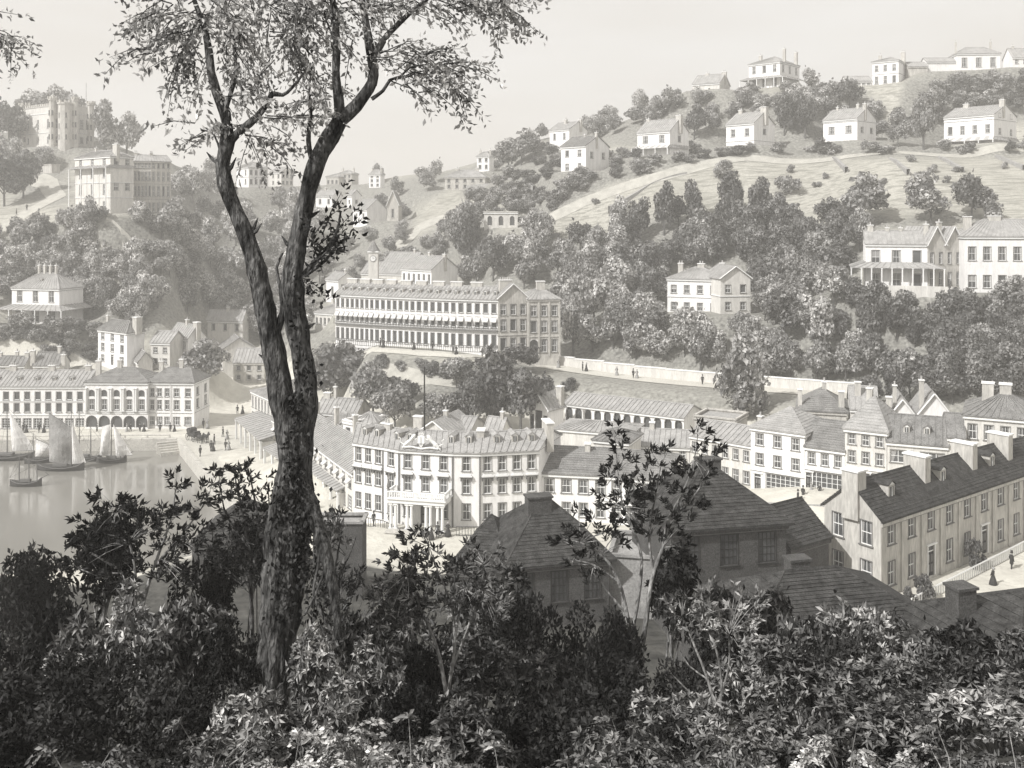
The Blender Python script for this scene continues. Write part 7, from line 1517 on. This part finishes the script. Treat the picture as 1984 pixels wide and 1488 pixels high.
FS = [
 # back layer, just in front of the dark houses
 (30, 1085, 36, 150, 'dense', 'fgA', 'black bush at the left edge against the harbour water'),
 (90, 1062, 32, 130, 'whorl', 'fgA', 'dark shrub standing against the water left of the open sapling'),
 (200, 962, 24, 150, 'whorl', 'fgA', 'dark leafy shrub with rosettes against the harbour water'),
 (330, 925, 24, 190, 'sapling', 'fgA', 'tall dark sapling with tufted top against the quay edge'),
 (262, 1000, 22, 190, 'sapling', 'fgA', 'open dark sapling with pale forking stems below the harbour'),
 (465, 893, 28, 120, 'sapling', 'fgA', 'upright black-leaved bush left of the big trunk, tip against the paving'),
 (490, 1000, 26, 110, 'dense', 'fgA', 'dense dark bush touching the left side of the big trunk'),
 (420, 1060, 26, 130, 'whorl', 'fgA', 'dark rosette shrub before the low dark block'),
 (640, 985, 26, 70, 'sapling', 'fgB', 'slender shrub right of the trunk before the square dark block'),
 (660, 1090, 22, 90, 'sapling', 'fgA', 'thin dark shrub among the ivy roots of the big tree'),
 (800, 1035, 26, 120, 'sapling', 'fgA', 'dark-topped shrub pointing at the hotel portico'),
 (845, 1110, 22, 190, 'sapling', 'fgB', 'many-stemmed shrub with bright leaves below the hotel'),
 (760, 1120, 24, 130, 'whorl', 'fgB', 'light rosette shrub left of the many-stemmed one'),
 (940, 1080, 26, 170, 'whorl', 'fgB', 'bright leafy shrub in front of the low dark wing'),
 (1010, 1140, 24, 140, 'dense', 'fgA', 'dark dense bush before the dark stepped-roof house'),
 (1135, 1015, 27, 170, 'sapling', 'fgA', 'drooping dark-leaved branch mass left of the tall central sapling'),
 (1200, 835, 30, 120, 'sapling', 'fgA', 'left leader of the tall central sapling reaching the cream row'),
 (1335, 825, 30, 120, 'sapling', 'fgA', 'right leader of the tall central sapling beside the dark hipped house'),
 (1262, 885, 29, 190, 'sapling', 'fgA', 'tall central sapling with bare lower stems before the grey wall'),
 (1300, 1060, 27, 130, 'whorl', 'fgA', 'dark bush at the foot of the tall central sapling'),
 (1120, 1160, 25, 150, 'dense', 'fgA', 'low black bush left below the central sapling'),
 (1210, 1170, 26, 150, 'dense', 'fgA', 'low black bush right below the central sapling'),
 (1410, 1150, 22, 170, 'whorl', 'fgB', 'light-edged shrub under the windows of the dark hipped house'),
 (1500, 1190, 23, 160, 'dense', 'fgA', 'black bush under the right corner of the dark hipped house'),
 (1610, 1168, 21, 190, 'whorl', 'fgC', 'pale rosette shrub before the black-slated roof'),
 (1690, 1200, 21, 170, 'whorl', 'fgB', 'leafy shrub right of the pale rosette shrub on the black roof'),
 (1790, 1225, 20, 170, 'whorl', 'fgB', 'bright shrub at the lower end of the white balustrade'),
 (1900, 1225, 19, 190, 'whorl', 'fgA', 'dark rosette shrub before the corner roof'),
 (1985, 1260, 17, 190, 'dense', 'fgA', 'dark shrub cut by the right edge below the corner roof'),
 # middle layer
 (0, 1170, 20, 230, 'dense', 'fgA', 'black bank of leaves at the left edge'),
 (110, 1150, 19, 200, 'dense', 'fgA', 'black bush second from the left edge'),
 (40, 1270, 15, 260, 'dense', 'fgA', 'lower black bush at the left edge'),
 (200, 1140, 18, 190, 'whorl', 'fgC', 'pale-leaved shrub left, under the open dark sapling'),
 (310, 1150, 17, 190, 'whorl', 'fgC', 'silvery bush in the lower left, second of the pale ones'),
 (400, 1165, 17, 170, 'whorl', 'fgB', 'spotted bush right of the silvery ones'),
 (455, 1190, 16, 120, 'dense', 'fgA', 'dark bush tucked at the left of the trunk foot'),
 (150, 1290, 14, 220, 'dense', 'fgA', 'wide dark bush low on the left bank'),
 (280, 1290, 14, 200, 'dense', 'fgA', 'black bush under the silvery ones'),
 (400, 1310, 13, 190, 'dense', 'fgA', 'dark bush below the spotted one'),
 (690, 1165, 20, 140, 'whorl', 'fgB', 'bright leafy shrub right of the ivy roots'),
 (620, 1230, 15, 150, 'whorl', 'fgC', 'pale drooping shrub right beside the trunk foot'),
 (720, 1250, 15, 170, 'whorl', 'fgC', 'pale layered shrub right of the trunk foot'),
 (820, 1235, 18, 160, 'dense', 'fgA', 'black bush between pale shrubs in the lower middle'),
 (930, 1220, 20, 180, 'whorl', 'fgB', 'mixed light and dark shrub in the lower middle'),
 (1040, 1240, 19, 170, 'whorl', 'fgB', 'spotted shrub right of the lower middle'),
 (1140, 1250, 18, 170, 'dense', 'fgA', 'black bush under the central sapling, front one'),
 (1240, 1270, 18, 170, 'dense', 'fgA', 'wide black bush in front of the central sapling'),
 (1345, 1195, 17, 170, 'sapling', 'fgB', 'wiry sapling with long pale stems right of centre'),
 (1450, 1250, 18, 180, 'whorl', 'fgC', 'pale leafy shrub right of the wiry sapling'),
 (1560, 1260, 17, 190, 'whorl', 'fgB', 'layered shrub below the black-slated roof'),
 (1680, 1280, 16, 200, 'whorl', 'fgB', 'spotted shrub third from the right'),
 (1800, 1300, 15, 210, 'whorl', 'fgB', 'spotted shrub second from the right'),
 (1930, 1330, 14, 230, 'whorl', 'fgC', 'pale shrub at the right edge near the bottom'),
 (1480, 1150, 23, 150, 'whorl', 'fgB', 'leafy shrub covering the left end of the black-slated roof'),
 (1560, 1178, 20, 170, 'whorl', 'fgB', 'speckled shrub before the pale chimney of the black-slated house'),
 (1730, 1192, 19, 170, 'whorl', 'fgC', 'bright shrub on the right slope of the black-slated roof'),
 (1835, 1215, 18, 170, 'whorl', 'fgB', 'speckled shrub in the gap between the two dark roofs'),
 (1945, 1232, 17, 190, 'whorl', 'fgB', 'grey shrub in front of the corner roof'),
 (1400, 1220, 20, 150, 'dense', 'fgA', 'black bush left of the black-slated house'),
 (1640, 1225, 18, 190, 'dense', 'fgA', 'black bush before the middle of the black-slated roof'),
 (1190, 1330, 14, 200, 'dense', 'fgA', 'black shade bush low at the centre'),
 (1300, 1400, 12.5, 180, 'dense', 'fgA', 'black bush low under the wiry sapling'),
 (1080, 1410, 12, 200, 'dense', 'fgA', 'black bush low left of the centre'),
 (870, 1330, 13.5, 180, 'dense', 'fgA', 'black bush at the foot of the many-stemmed shrub'),
 (790, 1300, 14, 150, 'dense', 'fgA', 'dark hollow bush left of the many-stemmed shrub foot'),
 (1230, 1440, 10.5, 220, 'whorl', 'fgB', 'mottled plant on the bottom edge right of the centre'),
 (1400, 1440, 10, 200, 'whorl', 'fgB', 'mottled plant on the bottom edge under the wiry sapling'),
 # front layer
 (20, 1400, 11, 260, 'dense', 'fgA', 'black undergrowth in the bottom left corner'),
 (160, 1420, 10.5, 260, 'fern', 'fgB', 'dim leafy plant at the bottom left'),
 (290, 1400, 11, 230, 'dense', 'fgA', 'black undergrowth right of the dim fern'),
 (400, 1380, 11, 220, 'fern', 'fgB', 'leafy plant with light tips left of the trunk base'),
 (470, 1345, 12, 200, 'whorl', 'fgC', 'pale plant in front of the trunk foot'),
 (590, 1335, 12, 220, 'whorl', 'fgC', 'large pale leafy plant right in front of the trunk base'),
 (560, 1430, 9.5, 260, 'fern', 'fgC', 'bright leafy plant at the bottom, under the trunk'),
 (700, 1370, 10.5, 260, 'fern', 'fgC', 'large bright leafy plant right of the trunk base'),
 (800, 1400, 10, 260, 'fern', 'fgC', 'bright layered leafy plant in the bottom middle'),
 (680, 1450, 9, 240, 'fern', 'fgC', 'bright leafy plant on the very bottom edge'),
 (920, 1380, 11.5, 220, 'whorl', 'fgB', 'spotted plant right of the bright leafy plants'),
 (1010, 1320, 13, 200, 'dense', 'fgA', 'black bush over the bottom middle'),
 (980, 1440, 9.5, 260, 'fern', 'fgC', 'pale leafy plant at the bottom just left of centre'),
 (1110, 1370, 12, 220, 'dense', 'fgA', 'black undergrowth at the bottom centre'),
 (1220, 1390, 11.5, 230, 'fern', 'fgB', 'dark leafy plant at the bottom right of centre'),
 (1330, 1340, 13, 190, 'whorl', 'fgC', 'silver-leaved plant round the wiry sapling foot'),
 (1430, 1390, 11, 230, 'fern', 'fgB', 'grey leafy plant right of the wiry sapling'),
 (1540, 1360, 12, 230, 'whorl', 'fgB', 'leafy plant in the lower right'),
 (1640, 1400, 11, 250, 'fern', 'fgC', 'pale leafy plant low in the right half'),
 (1750, 1380, 12, 240, 'whorl', 'fgB', 'dotted plant low in the right half'),
 (1860, 1410, 10.5, 250, 'fern', 'fgC', 'pale leafy plant near the bottom right corner'),
 (1980, 1420, 10, 260, 'fern', 'fgB', 'grey leafy plant in the bottom right corner'),
 (1120, 1460, 9, 260, 'fern', 'fgB', 'grey leafy plant on the bottom edge at the centre'),
 (1300, 1460, 9, 260, 'fern', 'fgC', 'pale leafy plant on the bottom edge right of the centre'),
 (1520, 1460, 9, 260, 'fern', 'fgC', 'pale leafy plant on the bottom edge in the right half'),
]
DROP = ('tall dark sapling with tufted', 'open dark sapling', 'upright black-leaved bush left', 'many-stemmed shrub', 'dark-topped shrub', 'drooping dark-leaved', 'left leader', 'right leader', 'tall central sapling with bare', 'wiry sapling with')
FS = [q for q in FS if not q[6].startswith(DROP)]
for q in FS: shrub(*q)
def traced(name, label, td, base, stems, tufts, m, size, sm='stem', dens=1.0, up=.25):
    global TD, O_
    TD = td; x, y = W(base, td); r = empty(name, (x, y, h1(x, y) - .1), label, 'sapling' if name == 'sapling' else 'shrub', 'foreground shrubs'); O_ = Vector(r.location)
    stems = [[(q[0], q[1], q[2] * .68) + tuple(q[3:]) for q in s_] for s_ in stems]
    for i, s_ in enumerate(stems): limb('stem', s_, r, 7, .1, int(base) + i, sm)
    Vs, Fs, Ts = [], [], []; off = 0; g = np.random.default_rng(int(base)); tw = MB()
    allpts = [T3(p[0], p[1], p[3] if len(p) > 3 else 0) for s_ in stems for p in s_[1:]]
    for (cx, cy, rx, ry) in tufts:
        c_ = T3(cx, cy); n_ = max(2, int(rx * ry / 95 * dens)); near_ = min(allpts, key=lambda p: (p - c_).length)
        for j in range(n_):
            a = g.random() * 6.28; q = math.sqrt(g.random()); e = np.array([c_.x + math.cos(a) * q * rx / F * TD, TD + g.normal() * rx / F * TD * .6, c_.z + math.sin(a) * q * ry / F * TD])
            ax = unit(np.array([[math.cos(a) * .7 + (cx - base) / 260., g.normal() * .4 - .2, up + .5 * g.random()]]))[0]; k = 9; u = unit(np.cross(ax, g.normal(size=3))[None])[0]; v = np.cross(ax, u); an = np.arange(k) * 2.4 + g.random() * 6
            T_ = (u * np.cos(an)[:, None] + v * np.sin(an)[:, None]) * (.35 + .5 * g.random((k, 1))) + ax * .8; tn = np.clip(g.random() ** 1.5 * .6 + .4 * g.random(k), 0, 1)
            V_, Fq, t_ = leaves(e + ax * g.random((k, 1)) * size * .7 - np.array(O_), T_, size, .31, .25, .12, g, tn); Vs.append(V_); Fs.append(Fq + off); Ts.append(t_); off += len(V_)
            if j % 2 == 0: ev = Vector(e); tw.tube([near_.lerp(ev, .15) - O_, near_.lerp(ev, .6) - O_ + Vector((0, 0, .03)), ev - O_], [size * .06, size * .045, size * .02], sm, 4)
    me_ = leaf_mesh('foliage', np.concatenate(Vs), np.concatenate(Fs), np.concatenate(Ts)); me_.materials.append(M[m]); o = link('foliage', me_, r); o['kind'] = 'stuff'; t_ = tw.build('twig_spray', r); t_['kind'] = 'stuff'; return r
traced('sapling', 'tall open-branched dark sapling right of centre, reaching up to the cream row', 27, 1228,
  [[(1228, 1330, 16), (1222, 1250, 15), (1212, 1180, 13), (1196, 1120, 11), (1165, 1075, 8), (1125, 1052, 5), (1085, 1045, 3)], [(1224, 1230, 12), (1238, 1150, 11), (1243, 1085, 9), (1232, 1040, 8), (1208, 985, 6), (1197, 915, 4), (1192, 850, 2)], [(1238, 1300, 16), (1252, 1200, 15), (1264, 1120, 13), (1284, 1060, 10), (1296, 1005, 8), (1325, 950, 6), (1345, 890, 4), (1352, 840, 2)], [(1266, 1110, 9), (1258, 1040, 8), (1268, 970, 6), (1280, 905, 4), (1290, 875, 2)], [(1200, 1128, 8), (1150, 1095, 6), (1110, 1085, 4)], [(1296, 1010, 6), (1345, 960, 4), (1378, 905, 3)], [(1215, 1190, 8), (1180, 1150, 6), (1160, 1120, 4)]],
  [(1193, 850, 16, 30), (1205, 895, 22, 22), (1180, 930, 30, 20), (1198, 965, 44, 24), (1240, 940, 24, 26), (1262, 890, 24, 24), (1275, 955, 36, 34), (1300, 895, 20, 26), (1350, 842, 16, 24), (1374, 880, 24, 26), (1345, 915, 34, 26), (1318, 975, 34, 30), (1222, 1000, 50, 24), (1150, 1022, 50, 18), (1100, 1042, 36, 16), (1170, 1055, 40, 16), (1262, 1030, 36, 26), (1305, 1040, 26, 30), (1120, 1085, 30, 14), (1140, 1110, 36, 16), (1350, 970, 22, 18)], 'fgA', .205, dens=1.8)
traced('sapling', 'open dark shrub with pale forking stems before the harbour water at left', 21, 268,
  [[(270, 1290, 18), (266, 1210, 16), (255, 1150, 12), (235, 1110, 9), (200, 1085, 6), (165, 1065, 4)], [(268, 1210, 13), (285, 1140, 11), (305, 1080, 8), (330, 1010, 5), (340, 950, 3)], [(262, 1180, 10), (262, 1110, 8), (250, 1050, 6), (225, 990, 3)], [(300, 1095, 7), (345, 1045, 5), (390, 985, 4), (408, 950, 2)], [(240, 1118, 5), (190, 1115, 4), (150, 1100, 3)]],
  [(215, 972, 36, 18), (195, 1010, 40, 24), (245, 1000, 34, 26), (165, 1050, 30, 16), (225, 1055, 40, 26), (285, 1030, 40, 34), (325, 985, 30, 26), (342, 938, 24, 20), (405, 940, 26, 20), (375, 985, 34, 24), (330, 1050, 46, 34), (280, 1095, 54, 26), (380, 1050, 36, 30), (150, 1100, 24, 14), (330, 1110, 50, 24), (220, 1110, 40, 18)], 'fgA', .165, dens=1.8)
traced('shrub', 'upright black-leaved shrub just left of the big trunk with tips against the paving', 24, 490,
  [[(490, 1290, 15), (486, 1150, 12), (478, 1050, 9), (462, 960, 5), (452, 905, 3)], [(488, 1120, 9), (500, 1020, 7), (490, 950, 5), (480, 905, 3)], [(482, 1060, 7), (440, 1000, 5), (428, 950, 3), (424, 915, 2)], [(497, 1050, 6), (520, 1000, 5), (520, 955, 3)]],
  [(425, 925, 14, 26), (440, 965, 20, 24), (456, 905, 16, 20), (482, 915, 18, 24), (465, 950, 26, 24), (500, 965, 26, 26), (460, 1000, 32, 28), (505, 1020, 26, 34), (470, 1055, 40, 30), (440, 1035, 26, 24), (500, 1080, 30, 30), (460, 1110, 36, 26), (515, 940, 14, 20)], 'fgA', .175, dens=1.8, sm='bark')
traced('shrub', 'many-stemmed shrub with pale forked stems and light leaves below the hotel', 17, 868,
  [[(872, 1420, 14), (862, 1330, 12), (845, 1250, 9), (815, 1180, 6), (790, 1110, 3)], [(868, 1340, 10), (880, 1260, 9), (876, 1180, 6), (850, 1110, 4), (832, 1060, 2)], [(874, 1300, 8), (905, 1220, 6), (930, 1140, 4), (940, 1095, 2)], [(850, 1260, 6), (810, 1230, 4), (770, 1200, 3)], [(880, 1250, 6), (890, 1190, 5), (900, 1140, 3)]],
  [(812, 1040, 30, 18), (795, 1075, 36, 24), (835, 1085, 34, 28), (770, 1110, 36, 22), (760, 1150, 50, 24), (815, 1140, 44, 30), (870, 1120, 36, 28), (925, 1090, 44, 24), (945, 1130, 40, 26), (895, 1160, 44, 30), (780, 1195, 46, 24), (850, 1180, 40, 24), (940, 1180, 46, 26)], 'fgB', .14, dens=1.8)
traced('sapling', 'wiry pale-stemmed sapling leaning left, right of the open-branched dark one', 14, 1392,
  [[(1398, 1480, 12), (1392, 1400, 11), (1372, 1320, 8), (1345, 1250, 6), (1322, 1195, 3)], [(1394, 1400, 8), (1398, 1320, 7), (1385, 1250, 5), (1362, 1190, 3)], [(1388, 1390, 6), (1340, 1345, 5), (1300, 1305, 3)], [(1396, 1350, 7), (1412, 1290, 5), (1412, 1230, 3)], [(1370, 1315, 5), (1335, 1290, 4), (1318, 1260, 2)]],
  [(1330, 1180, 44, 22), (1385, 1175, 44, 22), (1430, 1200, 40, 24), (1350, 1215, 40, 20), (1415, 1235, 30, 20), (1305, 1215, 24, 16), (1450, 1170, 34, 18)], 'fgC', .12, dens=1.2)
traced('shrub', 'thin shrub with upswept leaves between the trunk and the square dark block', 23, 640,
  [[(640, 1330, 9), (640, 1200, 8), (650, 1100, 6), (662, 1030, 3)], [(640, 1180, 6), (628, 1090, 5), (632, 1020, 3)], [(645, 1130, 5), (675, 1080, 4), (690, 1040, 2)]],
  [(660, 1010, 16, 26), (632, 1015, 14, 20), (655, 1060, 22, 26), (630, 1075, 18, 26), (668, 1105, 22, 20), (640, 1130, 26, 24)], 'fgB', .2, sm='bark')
# garden shrubs by the near terrace
for px, d, w_, lab in ((1790, 84.5, 1.3, 'small pointed garden shrub at the door of the near grey terrace'), (1890, 92.5, 1.5, 'larger pointed garden shrub further along the near grey terrace'), (1765, 83.5, 1.0, 'low round shrub at the corner of the white balustrade')):
    x, y = W(px, d); put_tree(x, y, 9.1, 2.2 * w_, 1.2 * w_, 'bush', 'dark', lab)

# ------------------------------------------------------------------ pale sea air over the whole place
hz = bpy.data.materials.new('haze'); hz.use_nodes = True; t = hz.node_tree; t.nodes.clear(); pv = t.nodes.new('ShaderNodeVolumePrincipled'); oo = t.nodes.new('ShaderNodeOutputMaterial')
pv.inputs['Color'].default_value = (.96, .94, .91, 1); pv.inputs['Density'].default_value = HAZE; pv.inputs['Anisotropy'].default_value = 0.2
t.links.new(pv.outputs[0], oo.inputs['Volume']); hb = MB(); hb.mats = ['x']; hb.mats = []
me_ = bpy.data.meshes.new('haze'); X0, X1, Y0, Y1, Z0, Z1 = -1000, 1000, -100, 1100, -70, 112
me_.from_pydata([(x, y, z) for x in (X0, X1) for y in (Y0, Y1) for z in (Z0, Z1)], [], [(0, 1, 3, 2), (4, 6, 7, 5), (0, 4, 5, 1), (2, 3, 7, 6), (0, 2, 6, 4), (1, 5, 7, 3)]); me_.materials.append(hz)
tag(link('haze', me_), kind='stuff')
